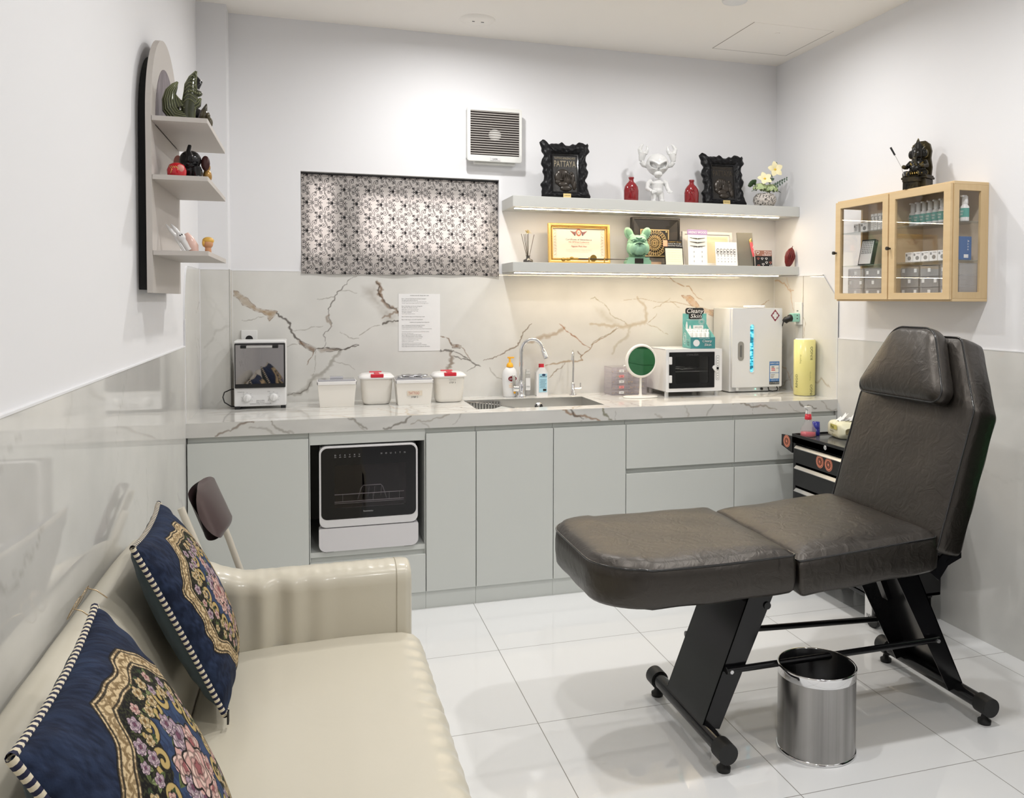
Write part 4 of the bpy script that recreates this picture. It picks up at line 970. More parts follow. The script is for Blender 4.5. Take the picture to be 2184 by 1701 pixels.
for i, (a, b, c_) in enumerate(((.012, .030, 2), (.012, .034, 3), (.012, .036, 3))): mb.box(lx0+a, lx0+b, DFy-.0016, DFy-.0012, .137-i*.009, .141-i*.009, c_)
mb.text('K3', (lx1-.012, DFy-.0014, .128), h=.008, m=2, align='C')
for i in range(3): mb.box(lx0+.008, lx0+.034-.004*i, DFy-.0016, DFy-.0012, .096-i*.008, .098-i*.008, 2)
mb.text('ENERGY LABEL', ((lx0+lx1)/2, DFy-.0010, .156), h=.008, m=1, align='C', maxw=.055); mb.text('SERVICE 1800', ((lx0+lx1)/2, DFy-.0010, .063), h=.005, m=1, align='C')
mb.build('energy_label', [M_blue, M_paper, M_ink, M_red], dr)
mb = MB().cyl((.042, .018, .017), (.042, .010, .017), .007, n=16); mb.build('switch_button', M_black, t)
mb = MB().cyl((.004, .018, .017), (.004, .015, .017), .003, n=10); mb.build('indicator', mat('green_led', (.3, .9, .6), .4, emit=(.4, 1, .8), es=1.5), t)
MB().box(-.125, -.11, .0, .02, .012, .03).build('hinge', M_whiteplastic, t)
mb = MB().tube([(.08, .01, .026), (.082, .005, .008), (.10, -.002, .004), (.13, .0, .006), (.142, .01, .014), (.140, .02, .028), (.150, .03, .040), (.172, .03, .055), (.178, .04, .075), (.170, .07, .12), (.157, .10, .17)], .003, 8); mb.build('power_cord', M_black, t)
t = T('power_bank', 'small flat white gadget lying on top of the tall steel cabinet', 'gadget', (1.672, .975, CT+.4685))
MB().box(-.052, .052, -.035, .035, 0, .014).build('case', M_white, t, bevel=.005, seg=3)
MB().box(.044, .048, -.0355, -.0345, .005, .009).build('indicator', M_grey, t)
# ---------------------------------------------------------------- plastic wrap roll
t = T('wrap_roll', 'tall pale yellow roll of plastic wrap standing at the right end of the counter', 'plastic wrap roll', (1.845, .735, CT))
MB().lathe([(.050, .002), (.057, .004), (.0575, .298), (.050, .302)], n=48).build('film', mat('yellow_film', s2l(236, 228, 150), .22, noise=(8, .3, s2l(245, 240, 180))), t)
MB().lathe([(.038, .0), (.050, .0), (.050, .305), (.038, .305), (.036, .02)], n=40, cap=False).build('core', M_paper, t)
mb = MB()
def curved(mb, s_, ang, z, h, r=.0578, m=0):
    vs, fs, (x0, x1, y0, y1) = font_mesh(s_); k = h/.7
    pts = []
    for v in vs:   # letters read upwards, wrapped round the roll
        a = R(ang)-(v[1])*k/r; zz = z+(v[0]-x0)*k
        pts.append((r*math.cos(a+math.pi/2*0), r*math.sin(a), zz))
    mb._add(pts, fs, m)
for a, z in ((200, .045), (284, .195)):
    if z > 0: curved(mb, 'RINGO', a, z, .016)
curved(mb, 'INGO', 284, .006, .016)
for a, z in ((219, .175), (272, .085)): curved(mb, 'lingwrap', a, z, .010, m=1)
mb.build('print', [mat('olive_print', s2l(80, 82, 50), .5), mat('pale_olive_print', s2l(190, 188, 120), .5)], t)
# ================================================================ floating shelves with light strips
M_shelf = mat('shelf_laminate', s2l(200, 201, 197), .4)
M_led = mat('led_strip', (1, .9, .6), emit=(1, .80, .55), es=41)
SY = .904
def wall_shelf(name, label, z0, z1):
    t = T(name, label, 'shelf', (1.088, YB, z0), group='floating shelves on the back wall'); o = -t.location
    MB(off=o).box(.27, XR+TW-.001, SY, YB+TW-.001, z0, z1).build('board', M_shelf, t, bevel=.001)
    ch = MB(off=o).box(.285, 1.80, SY+.026, SY+.046, z0-.005, z0-.0003).build('light_channel', M_alu, t)
    MB(off=o).box(.287, 1.798, SY+.028, SY+.044, z0-.0075, z0-.0052).build('light_strip', M_led, t)
    return t
wall_shelf('wall_shelf', 'upper floating shelf holding the black frames and white figure', 1.850, 1.905)
wall_shelf('wall_shelf', 'lower floating shelf holding the gold-framed certificate', 1.525, 1.572)
ZU, ZL = 1.9055, 1.5725
# ---------------------------------------------------------------- exhaust fan
t = T('exhaust_fan', 'square off-white wall exhaust fan with louvred grille', 'exhaust fan', (.214, YB+TW, 2.238))
M_fan = mat('fan_plastic', s2l(222, 222, 218), .4)
mb = MB(); frame_hole(mb, rr(-.140, .150, -.140, .140, .012), rr(-.122, .136, -.108, .120, .003), -.062, -.048); mb.build('grille_frame', M_fan, t, bevel=.002)
MB().box(-.136, .146, -.048, -.0, -.120, .132).box(-.10, .12, -.04, -.0, -.150, -.12).build('housing', M_fan, t, bevel=.004)
mb = MB()
for i in range(19): z = -.102+i*.0121; mb.box(-.122, .136, -.058, -.052, z, z+.0048)
mb.build('louvres', mat('louvre_plastic', s2l(170, 165, 160), .35), t)
MB().box(-.122, .136, -.0495, -.0482, -.108, .120).build('dark_backing', mat('fan_interior', s2l(62, 52, 50), .5), t)
MB().ell((.008, -.050, .0), (.034, .004, .030)).build('motor_hub', M_fan, t)
mb = MB().box(-.020, .034, -.0645, -.062, -.134, -.118, 0); mb.text('LiOA', (.007, -.065, -.130), h=.008, m=1, align='C'); mb.build('badge', [M_alu, M_ink], t)
# ---------------------------------------------------------------- ornate black frames
M_blk = mat('black_resin', (.004, .004, .005), .40, bump=(55, .6, .004), spec=.28); M_blk2 = mat('black_relief', (.015, .013, .011), .3, bump=(40, .5, .004))
M_bronze = mat('bronze_print', s2l(150, 140, 120), .4, .4); M_bronzeD = mat('dark_bronze_print', s2l(70, 62, 52), .4, .3); M_brass = mat('brass_plate', s2l(214, 190, 130), .35, .4)
def ornate_frame(x, y, lean, label, letters, plate, w=.128, h=.285):
    t = T('ornate_frame', label, 'picture frame', (x, y, ZU+.001), R(-3)); t.rotation_euler = (R(-lean), 0, R(-4)) 
    rnd = random.Random(7); out = []
    def wob(s_): return .006*math.sin(s_*math.pi*2*2.5)+.004*math.sin(s_*math.pi*2*5)+.002*math.sin(s_*53)
    N = 40
    for i in range(N): s_ = i/N; out.append((-w+2*w*s_, 0))
    for i in range(N): s_ = i/N; out.append((w+wob(s_)+.012*abs(2*s_-1)**2-.006, h*s_))
    for i in range(N): s_ = i/N; out.append((w-2*w*s_, h-.006+wob(s_+.3)+.016*abs(2*s_-1)**2.5))
    for i in range(N): s_ = i/N; out.append((-w-wob(s_+.1)-.012*abs(2*s_-1)**2+.006, h*(1-s_)))
    ix0, ix1, iz0, iz1 = -.066, .066, .032, .225
    inn = []
    for i in range(N): inn.append((ix0+(ix1-ix0)*i/N, iz0))
    for i in range(N): inn.append((ix1, iz0+(iz1-iz0)*i/N))
    for i in range(N): inn.append((ix1-(ix1-ix0)*i/N, iz1))
    for i in range(N): inn.append((ix0, iz1-(iz1-iz0)*i/N))
    mb = MB(); n = 4*N; K = 9; vs = []
    for k in range(K):
        q = k/(K-1); prof = .010+.020*math.sin(math.pi*q)**.7
        for j in range(n):
            a, b = out[j], inn[j]
            dep = -prof+.0035*math.sin(j*.9+k*1.7)*math.sin(math.pi*q)+.003*math.sin(j*.37-k*2.1)*math.sin(math.pi*q)
            vs.append((a[0]*(1-q)+b[0]*q, dep, a[1]*(1-q)+b[1]*q))
    mb._add(vs, [(k*n+j, k*n+(j+1) % n, (k+1)*n+(j+1) % n, (k+1)*n+j) for k in range(K-1) for j in range(n)], 0, True)
    mb._add([(a, 0, b) for a, b in out]+[vs[j] for j in range(n)], [(j, (j+1) % n, n+(j+1) % n, n+j) for j in range(n)]+[tuple(range(n))])
    mb.build('carved_frame', M_blk, t)
    mb = MB(); frame_hole(mb, rr(ix0-.004, ix1+.004, iz0-.004, iz1+.004, .002, 2), rr(ix0+.002, ix1-.002, iz0+.002, iz1-.002, .002, 2), -.016, -.006); mb.build('inner_lip', M_blackgloss, t)
    MB().box(ix0, ix1, -.009, -.004, iz0, iz1).build('plaque', M_blk2, t)
    mb = MB(); M_ = 0
    mb.text('TATTOO AMAZING FEST', (0, -.0092, .203), h=.011, w=.112, align='C', ext=.001); mb.text('PATTAYA', (0, -.0092, .164), h=.032, w=.114, align='C', ext=.0015)
    mb.build('raised_lettering', letters, t)
    # cast relief: head in profile with a rider-like lump beside it
    mb = MB(); y_ = -.010
    for c, r_ in (((-.012, y_, .128), (.034, .010, .024)), ((-.032, y_, .108), (.024, .009, .030)), ((-.038, y_, .084), (.016, .008, .014)), ((-.010, y_, .072), (.030, .009, .016)), ((.004, y_, .052), (.032, .009, .016)),
                  ((.012, y_, .100), (.026, .009, .028)), ((.040, y_, .100), (.014, .009, .034)), ((.048, y_, .070), (.012, .008, .026)), ((-.022, y_, .095), (.012, .012, .008)), ((.034, y_, .130), (.010, .009, .010))):
        mb.ell(c, r_, n=12, k=8)
    for k in range(7): mb.tube([(-.03+k*.011, y_-.008, .145-.004*k), (-.026+k*.010, y_-.011, .125-.002*k), (-.030+k*.011, y_-.008, .100)], .0028, 6)
    mb.build('cast_relief', mat('relief_bronze', s2l(58, 52, 46), .3, .3, bump=(60, .4, .003)), t)
    mb = MB().box(-.016, .024, -.037, -.031, .0, .020, 0)
    mb.text(plate, (.004, -.0372, .007), h=.006, w=.030, m=1, align='C'); mb.build('name_plate', [M_brass, M_ink], t)
    return t
ornate_frame(.563, .975, 4, 'carved black picture frame left of the white figure on the upper shelf', M_bronze, 'JUDGE', w=.122, h=.288)
ornate_frame(1.487, .995, 9, 'carved black picture frame between a red bottle and the flower pot', M_bronzeD, 'NOODLE', w=.122, h=.280)
# ---------------------------------------------------------------- red bottles
M_redg = mat('red_glaze', s2l(128, 22, 28), .12, coat=.5, bump=(50, .25, .003))
for x, y, lab in ((.935, .985, 'red glazed ceramic bottle standing left of the white figure'), (1.285, .98, 'red glazed ceramic bottle standing right of the white figure')):
    t = T('ceramic_bottle', lab, 'bottle', (x, y, ZU), group='red ceramic bottles on the upper shelf')
    MB().lathe([(0, 0), (.036, 0), (.040, .006), (.041, .06), (.037, .080), (.026, .096), (.015, .106), (.0125, .114), (.0125, .121), (.0155, .124), (.015, .131), (.009, .131), (.009, .11)], n=36, sy=.72).build('body', M_redg, t)
    mb = MB()
    for k in range(3): mb.tube([(-.028+k*.018, -.0285+.004*abs(k-1), .018), (-.020+k*.016, -.030+.003*abs(k-1), .035), (-.026+k*.018, -.0295+.003*abs(k-1), .05)], .0018, 6)
    for a in range(0, 360, 60): mb.ell((-.005+.010*math.cos(R(a)), -.0285, .064+.010*math.sin(R(a))), (.005, .002, .005), n=8, k=6)
    mb.build('moulded_flowers', M_redg, t)
# ---------------------------------------------------------------- white skull-headed figure
M_glz = mat('white_glaze', (.66, .66, .65), .10, coat=.6)
t = T('ceramic_figure', 'glossy white ceramic figure with a skull face and two raised claws', 'figure', (1.085, .985, ZU), R(-14))
mb = MB()
mb.tube([(0, 0, .052), (0, 0, .075), (0, 0, .10), (0, .004, .122)], [.030, .031, .033, .022], 18)
mb.ell((0, -.008, .062), (.030, .026, .026)); mb.ell((-.014, -.016, .102), (.016, .012, .011)); mb.ell((.014, -.016, .102), (.016, .012, .011))
for s_ in (-1, 1):
    mb.tube([(s_*.016, -.004, .050), (s_*.020, -.006, .028), (s_*.021, -.008, .010)], [.019, .016, .015], 14); mb.ell((s_*.023, -.016, .008), (.016, .024, .009))
for s_ in (-1, 1):
    mb.tube([(s_*.030, 0, .116), (s_*.050, -.002, .100), (s_*.056, -.012, .074), (s_*(.032 if s_ < 0 else .062), -.034, .056)], [.016, .014, .0125, .010], 14)
mb.build('body', M_glz, t, remesh=.0022, smooth_it=3)
mb = MB()
for s_ in (-1, 1):
    c = Vector(((-.026 if s_ < 0 else .062), -.040, .056)); mb.ell(c, (.010, .010, .008))
    for k in range(4): mb.tube([c+Vector((-.007+k*.005, -.004, .002)), c+Vector((-.009+k*.006, -.012, -.004)), c+Vector((-.008+k*.006, -.013, -.013+.002*k))], [.0032, .0028, .0022], 8)
    mb.tube([c+Vector((s_*-.007, 0, .002)), c+Vector((s_*-.013, -.006, .000)), c+Vector((s_*-.014, -.010, -.004))], [.0035, .003, .0025], 8)
mb.build('hands', M_glz, t)
# head with eye sockets, nose hole and cheekbones (grid skull)
def skull(u, v):
    th = u*2*math.pi; ph = math.pi*(1-v)
    x = math.sin(ph)*math.sin(th); y = -math.sin(ph)*math.cos(th); z = math.cos(ph)
    r = Vector((x*.062, y*.054, z*.060))
    if z < -.2: k = min(1, (-z-.2)/.7); r.x *= 1-.10*k
    sg = lambda q, w=8: 1/(1+math.exp(min(40, (q-1)*w)))
    if y < .1:
        for s_ in (-1, 1):
            tilt = (s_*x-.42)*.55; dx, dz = (x-s_*.42)/.30, (z+.16-tilt)/.22
            q = abs(dx)**2.2+abs(dz)**(2.2 if dz < 0 else 3.5); r.y += .026*sg(q)
            q = ((x-s_*.42)/.40)**2+((z-.12-tilt)/.10)**2; r.y -= .006*math.exp(-q)
            q = ((x-s_*.50)/.26)**2+((z+.46)/.10)**2; r.y -= .006*math.exp(-q)
        q = abs(x/.10)**2+((z+.52)/.14)**2; r.y += .012*sg(q, 6)
    return (r.x, r.y, r.z+.204)
MB().grid(160, 120, skull, wrapu=True).build('skull_head', M_glz, t)
mb = MB().ell((0, -.026, .150), (.024, .022, .018)).ell((0, -.018, .140), (.018, .018, .010))
for k in range(-3, 4): mb.tube([(k*.0055, -.046+abs(k)*.0024, .156), (k*.0055, -.047+abs(k)*.0024, .143)], .0027, 8)
mb.build('jaw', M_glz, t, remesh=.0014, smooth_it=1)
for s_ in (-1, 1):
    mb = MB()
    mb.tube([(s_*.052, .01, .196), (s_*.076, .006, .204), (s_*.086, .004, .220)], [.011, .013, .014], 14)
    mb.tube([(s_*.087, .004, .222), (s_*.084, .003, .245), (s_*.078, .002, .268)], [.016, .022, .025], 16, flat=.72)
    mb.tube([(s_*.089, .002, .262), (s_*.096, 0, .285), (s_*.086, 0, .304), (s_*.074, 0, .314)], [.015, .012, .008, .002], 12)
    mb.tube([(s_*.066, .002, .262), (s_*.056, 0, .280), (s_*.055, 0, .296), (s_*.060, 0, .306)], [.013, .010, .006, .002], 12)
    mb.build('claw', M_glz, t, remesh=.002, smooth_it=2)
# ---------------------------------------------------------------- flower pot
t = T('flower_pot', 'speckled round stone pot of artificial flowers at the right end of the upper shelf', 'flower pot', (1.735, .98, ZU))
M_terr = mat('speckled_stone', s2l(205, 198, 190), .6)
nt = M_terr.node_tree; vo = nt.nodes.new('ShaderNodeTexNoise'); vo.inputs['Scale'].default_value = 130; tc = nt.nodes.new('ShaderNodeTexCoord'); nt.links.new(tc.outputs['Object'], vo.inputs['Vector'])
cr = nt.nodes.new('ShaderNodeValToRGB'); cr.color_ramp.elements[0].color = rgb(.06, .055, .05); cr.color_ramp.elements[0].position = .42; cr.color_ramp.elements[1].color = rgb(*s2l(205, 198, 190)); cr.color_ramp.elements[1].position = .47
nt.links.new(vo.outputs['Fac'], cr.inputs[0]); nt.links.new(cr.outputs[0], nt.nodes['Principled BSDF'].inputs['Base Color'])
MB().lathe([(0, 0), (.042, 0), (.056, .012), (.065, .034), (.062, .054), (.048, .072), (.042, .074), (.038, .068), (0, .066)], n=40).build('pot', M_terr, t)
M_leaf = mat('eucalyptus_leaf', s2l(96, 116, 100), .6); M_dleaf = mat('dark_leaf', s2l(62, 86, 52), .6); M_hyd = mat('pale_green_petal', s2l(176, 196, 140), .6, noise=(60, .6, s2l(212, 220, 176)))
M_pet = mat('cream_petal', s2l(250, 240, 196), .6); M_yel = mat('yellow_centre', s2l(232, 196, 60), .6); M_stem = mat('stem_green', s2l(80, 92, 66), .6)
rn = random.Random(9)
def leaf_poly(mb, p, d, up, L, W, m=0):
    p = Vector(p); d = Vector(d).normalized(); sd = d.cross(Vector(up)).normalized(); nn = sd.cross(d)
    pts = []
    for q in np.linspace(0, 1, 7):
        wv = W*math.sin(math.pi*min(1, q*.95+.03))**.8; pts.append((p+d*L*q+nn*(.12*L*math.sin(q*3.14)), sd*wv))
    vs = []
    for c, s_ in pts: vs += [c-s_, c+nn*.0006, c+s_]
    fs = []
    for i in range(6): fs += [(3*i, 3*i+1, 3*i+4, 3*i+3), (3*i+1, 3*i+2, 3*i+5, 3*i+4)]
    mb._add(vs, fs, m, True)
mb = MB()
for k in range(190):
    a = rn.uniform(0, 6.28); e = rn.uniform(-.1, 1.3); c0 = (-.034, -.012, .098) if k % 2 else (.026, -.016, .094)
    d = Vector((math.cos(a)*math.cos(e), math.sin(a)*math.cos(e), math.sin(e))); p = Vector(c0)+Vector((d.x*.040, d.y*.034, d.z*.028))
    for q in range(4):
        s1 = d.orthogonal().normalized(); s1.rotate(__import__('mathutils').Quaternion(d, q*1.57+k)); leaf_poly(mb, p, s1+d*.3, d, .010, .0045)
mb.build('hydrangea_heads', M_hyd, t)
mb = MB()
for k in range(60):
    a = rn.uniform(2.4, 4.2) ; e = rn.uniform(.0, 1.2); d = Vector((math.cos(a)*math.cos(e), math.sin(a)*math.cos(e), math.sin(e)))
    p = Vector((-.052, .012, .112))+d*.024; leaf_poly(mb, p, d+Vector((0, 0, .3)), (0, -1, .2), .020, .006)
for p, d, L in (((-.06, -.02, .085), (-1, -.3, -.15), .045), ((.06, -.02, .09), (.8, -.3, -.35), .03), ((-.02, -.03, .085), (-.6, -.8, -.2), .03)): leaf_poly(mb, p, d, (0, 0, 1), L, .010)
mb.build('dark_foliage', M_dleaf, t)
def flower(cx, cy, cz, r, nrm):
    nrm = Vector(nrm).normalized(); a = nrm.orthogonal().normalized(); b = nrm.cross(a); mb = MB(); c = Vector((cx, cy, cz))
    for k in range(5):
        t_ = k*2*math.pi/5+.3; d = a*math.cos(t_)+b*math.sin(t_); leaf_poly(mb, c, d+nrm*.25, nrm, r, r*.36, 0)
    mb.ell(c+nrm*.004, (.007, .007, .006), n=10, k=6, m=1); return mb
flower(-.022, -.035, .150, .044, (-.25, -.9, .5)).build('blossom', [M_pet, M_yel], t); flower(.050, -.02, .208, .048, (-.1, -1, .2)).build('blossom', [M_pet, M_yel], t)
mb = MB().tube([(.01, 0, .07), (.03, -.01, .14), (.050, -.016, .205)], .0016, 6, m=1).tube([(.02, 0, .07), (.06, 0, .12), (.10, .0, .155), (.13, .0, .165)], .0013, 6, m=1).tube([(.050, -.01, .21), (.062, -.01, .24)], .0012, 6, m=1)
for i in range(7):
    q = i/6; p = Vector((.045+.09*q, -.003, .112+.052*q))
    for s_ in (-1, 1): leaf_poly(mb, p, (.25, -.1, s_*.9), (0, -1, 0), .022-.010*q, .0075-.003*q, 0)
for p, d in (((.03, -.012, .15), (-.5, -.4, .5)), ((.032, -.012, .15), (.6, -.3, .4)), ((.028, -.012, .135), (-.8, -.3, .2)), ((.03, -.01, .165), (-.2, -.4, .8)), ((.06, -.01, .235), (.3, 0, .8)), ((.055, -.01, .23), (-.5, 0, .6))): leaf_poly(mb, p, d, (0, -1, 0), .020, .008, 0)
mb.build('eucalyptus_sprigs', [M_leaf, M_stem], t)
# ---------------------------------------------------------------- lower shelf: reed diffuser
t = T('reed_diffuser', 'small glass reed diffuser at the left end of the lower shelf', 'diffuser', (.378, 1.02, ZL))
mb = MB().lathe([(0, 0), (.024, 0), (.026, .004), (.025, .016), (.010, .022), (.009, .034), (.013, .038)], n=28); mb.build('bottle', mat('smoked_bottle', (.05, .045, .04), .08, coat=.5), t)
mb = MB()
for dx, dy, h_ in ((-.036, .0, .150), (-.024, -.006, .148), (-.004, .004, .150), (.002, 0, .152), (.032, .0, .148), (-.012, .008, .15)): mb.tube([(dx*.05, dy*.1, .010), (dx, dy, h_)], .0013, 6)
mb.build('reeds', mat('dark_reed', s2l(90, 80, 66), .7), t)
mb = MB()
for k in range(26):
    a, e = rn.uniform(0, 6.28), rn.uniform(-.2, 1.4); d = Vector((math.cos(a)*math.cos(e), math.sin(a)*math.cos(e), math.sin(e))); leaf_poly(mb, Vector((-.002, 0, .152)), d, (0, 0, 1) if abs(d.z) < .9 else (1, 0, 0), .022, .003)
mb.build('dried_flower', mat('straw_petal', s2l(240, 226, 180), .7), t)
# ---------------------------------------------------------------- certificate frame
def thin_frame(mb, w, h, b, d, m=0, y0=None):
    frame_hole(mb, [(-w, 0), (w, 0), (w, h), (-w, h)], [(-w+b, b), (w-b, b), (w-b, h-b), (-w+b, h-b)], -d, 0, m)
M_goldf = mat('gilt_frame', s2l(228, 190, 112), .28, .55, bump=(120, .4, .002))
t = T('certificate_frame', 'gilt framed certificate of attendance on the lower shelf', 'framed certificate', (.665, 1.05, ZL), R(0)); t.rotation_euler = (R(-5), 0, R(0))
mb = MB(); frame_hole(mb, [(-.172, .004), (.172, .004), (.172, .214), (-.172, .214)], [(-.158, .018), (.158, .018), (.158, .200), (-.158, .200)], -.022, 0); mb.build('outer_moulding', M_goldf, t, bevel=.004)
mb = MB()
for i in range(60):
    q = i/59
    for z in (.0225, .1955): mb.ell((-.151+.302*q, -.019, z), (.0022, .002, .0028), n=6, k=4)
for i in range(34):
    q = i/33
    for x in (-.1535, .1535): mb.ell((x, -.019, .022+.174*q), (.0028, .002, .0022), n=6, k=4)
mb.build('beaded_border', mat('dark_gilt', s2l(150, 110, 50), .35, .7), t)
mb = MB(); frame_hole(mb, [(-.159, .017), (.159, .017), (.159, .201), (-.159, .201)], [(-.146, .029), (.146, .029), (.146, .189), (-.146, .189)], -.016, -.004); mb.build('inner_moulding', M_goldf, t)
mb = MB().box(-.15, .15, -.006, -.003, .025, .193, 0)
M_rose = mat('rose_print', s2l(190, 110, 90), .6); M_navy = mat('slate_print', s2l(90, 84, 100), .6); M_vine = mat('vine_print', s2l(200, 192, 170), .6)
Y_ = -.0066
for s_ in (-1, 1):
    for k in range(7): mb.prism([(s_*(.014), .168+.002*k), (s_*(.050-.004*k), .178-.004*k), (s_*(.044-.004*k), .173-.004*k)], P3, Y_-.0002*k, Y_+.0002, 1 if k % 2 else 2)
mb.prism([(.018*math.cos(a)*.8, .168+.020*math.sin(a)) for a in np.linspace(0, 6.28, 18)], P3, Y_-.0016, Y_-.0012, 1)
mb.prism([(.009*math.cos(a), .168+.012*math.sin(a)) for a in np.linspace(0, 6.28, 14)], P3, Y_-.0022, Y_-.0018, 0); mb.text('A', (0, Y_-.0024, .162), h=.011, m=2, align='C')
mb.text('Certificate of Attendance', (0, Y_, .126), h=.0095, w=.145, m=2, align='C'); mb.text('14th BMXnet Conference', (0, Y_, .113), h=.008, w=.115, m=1, align='C'); mb.text('1st to 5th August, Berlin Potsdam, Germany', (0, Y_, .105), h=.005, w=.115, m=3, align='C'); mb.text('Nguyen Minh Hoa', (0, Y_, .090), h=.009, w=.085, m=1, align='C')
for k in range(4): mb.text('participation in lectures seminars and workshops of the conference', (0, Y_, .076-.005*k), h=.003, w=.145-.02*(k == 3)*2, m=3, align='C')
for s_ in (-1, 1):
    for k in range(9):
        z = .045+k*.016; mb.tube([(s_*(.132+.006*math.sin(a*2+k)), Y_, z+.009*a/3) for a in np.linspace(0, 3, 6)], .0008, 4, m=3)
        mb.tube([(s_*(.128+.005*math.cos(a)), Y_, z+.005*math.sin(a)) for a in np.linspace(0, 5, 9)], .0007, 4, m=3)
mb.build('certificate', [mat('cream_paper', s2l(238, 228, 212), .6), M_rose, M_navy, M_vine], t)
MB().box(-.158, .158, -.0105, -.0100, .018, .200).build('glazing', M_glass, t)
t = T('letter_opener', 'slender gold sword letter opener on small stands before the certificate', 'letter opener', (.72, .955, ZL))
M_brz = mat('antique_gold', s2l(150, 120, 60), .3, .8); M_bk = mat('black_metal', (.02, .02, .02), .3, .6)
MB().tube([(-.10, 0, .024), (.05, 0, .024), (.20, 0, .024)], [.003, .0028, .001], 8).build('blade', M_bk, t)
mb = MB().ell((-.145, 0, .020), (.018, .008, .008)).ell((-.17, 0, .018), (.012, .008, .010)).ell((-.125, 0, .026), (.012, .006, .008)).tube([(-.12, 0, .024), (-.09, 0, .024)], .005, 8); mb.build('hilt', M_brz, t)
mb = MB().cyl((-.005, .002, .028), (-.005, .006, .028), .018, n=24); mb.build('medal', M_brz, t)
for x in (-.03, .055): MB().box(x-.003, x+.003, -.004, .004, 0, .032).box(x-.012, x+.012, -.006, .006, 0, .004).build('stand', M_gold, t, bevel=.001)
# ---------------------------------------------------------------- green bulldog bust
M_grn = mat('green_patina', s2l(140, 180, 152), .6, noise=(14, .5, s2l(106, 148, 122)))
t = T('bulldog_bust', 'pale green bust of a pointy-eared bulldog on the lower shelf', 'bust', (.972, .985, ZL), R(-12)); o = None
M_plq = mat('dark_plate', (.03, .025, .02), .3, .4)
mb = MB().prism([(-.066, 0), (.066, 0), (.066, .018), (.056, .026), (.058, .036), (-.058, .036), (-.056, .026), (-.066, .018)], P3, -.05, .045); mb.build('plinth', M_grn, t, bevel=.003)
MB().box(-.022, .024, -.0525, -.050, .004, .031).build('plaque', M_plq, t)
mb = MB()
mb.tube([(0, .012, .034), (0, .01, .06), (0, .006, .085)], [.042, .046, .050], 20)
mb.ell((0, 0, .108), (.057, .050, .050)); mb.ell((0, -.014, .130), (.046, .038, .026))
for s_ in (-1, 1):
    mb.ell((s_*.020, -.052, .086), (.024, .020, .028)); mb.ell((s_*.036, -.040, .080), (.018, .020, .030)); mb.ell((s_*.046, -.018, .085), (.016, .026, .030))
    mb.tube([(s_*.008, -.060, .112), (s_*.028, -.060, .096), (s_*.042, -.046, .068)], .0060, 8)
    mb.tube([(s_*.006, -.050, .126), (s_*.024, -.050, .133), (s_*.040, -.036, .128)], .0055, 8)
    mb.ell((s_*.024, -.045, .121), (.010, .008, .007))
    mb.ell((s_*.046, .002, .165), (.024, .012, .036), rot=__import__('mathutils').Euler((0, s_*R(24), 0)), n=20, k=14); mb.ell((s_*.034, .002, .148), (.022, .018, .020))
mb.ell((0, -.048, .078), (.035, .026, .032)); mb.ell((0, -.055, .098), (.020, .018, .016))
mb.ell((0, -.066, .108), (.014, .008, .009)); mb.ell((0, -.056, .066), (.016, .014, .014)); mb.tube([(-.016, -.052, .142), (0, -.058, .136), (.016, -.052, .142)], .004, 8)
mb.tube([(0, -.068, .10), (0, -.066, .075)], .003, 6)
mb.build('dog_head', M_grn, t, remesh=.0016, smooth_it=0)
for s_ in (-1, 1):
    MB().ell((s_*.0465, -.0085, .166), (.0150, .0050, .026), rot=__import__('mathutils').Euler((0, s_*R(24), 0)), n=18, k=12).build('inner_ear', mat('inner_ear_green', s2l(108, 150, 124), .6), t)
    MB().ell((s_*.024, -.0525, .1205), (.006, .003, .005), n=12, k=8).build('eye', mat('shadow_green', s2l(70, 110, 86), .5), t)
mb = MB()
for s_ in (-1, 1):
    mb.tube([(s_*.010, -.070, .112), (s_*.026, -.066, .100), (s_*.040, -.052, .078), (s_*.038, -.048, .058), (s_*.024, -.056, .050)], .0022, 6)
    mb.tube([(s_*.012, -.056, .116), (s_*.022, -.0545, .114), (s_*.033, -.046, .117)], .0018, 6); mb.tube([(s_*.010, -.052, .127), (s_*.024, -.0505, .130), (s_*.036, -.040, .124)], .0018, 6)
    mb.tube([(s_*.032, -.052, .108), (s_*.044, -.040, .094), (s_*.047, -.036, .076)], .0018, 6)
mb.tube([(0, -.0725, .103), (0, -.0735, .092)], .0014, 6).tube([(-.02, -.044, .046), (0, -.058, .047), (.02, -.044, .046)], .0025, 6)
mb.build('shaded_creases', mat('crease_shade_green', s2l(62, 92, 76), .6), t)  # darker green tubes put the shade of the face folds into colour
MB().ell((0, -.0735, .1085), (.011, .005, .007), n=12, k=8).build('nose', mat('nose_green', s2l(52, 84, 68), .4), t)
MB().ell((.0, -.0665, .078), (.009, .004, .011), n=12, k=8).build('tongue', mat('tongue_green', s2l(84, 134, 104), .5), t)
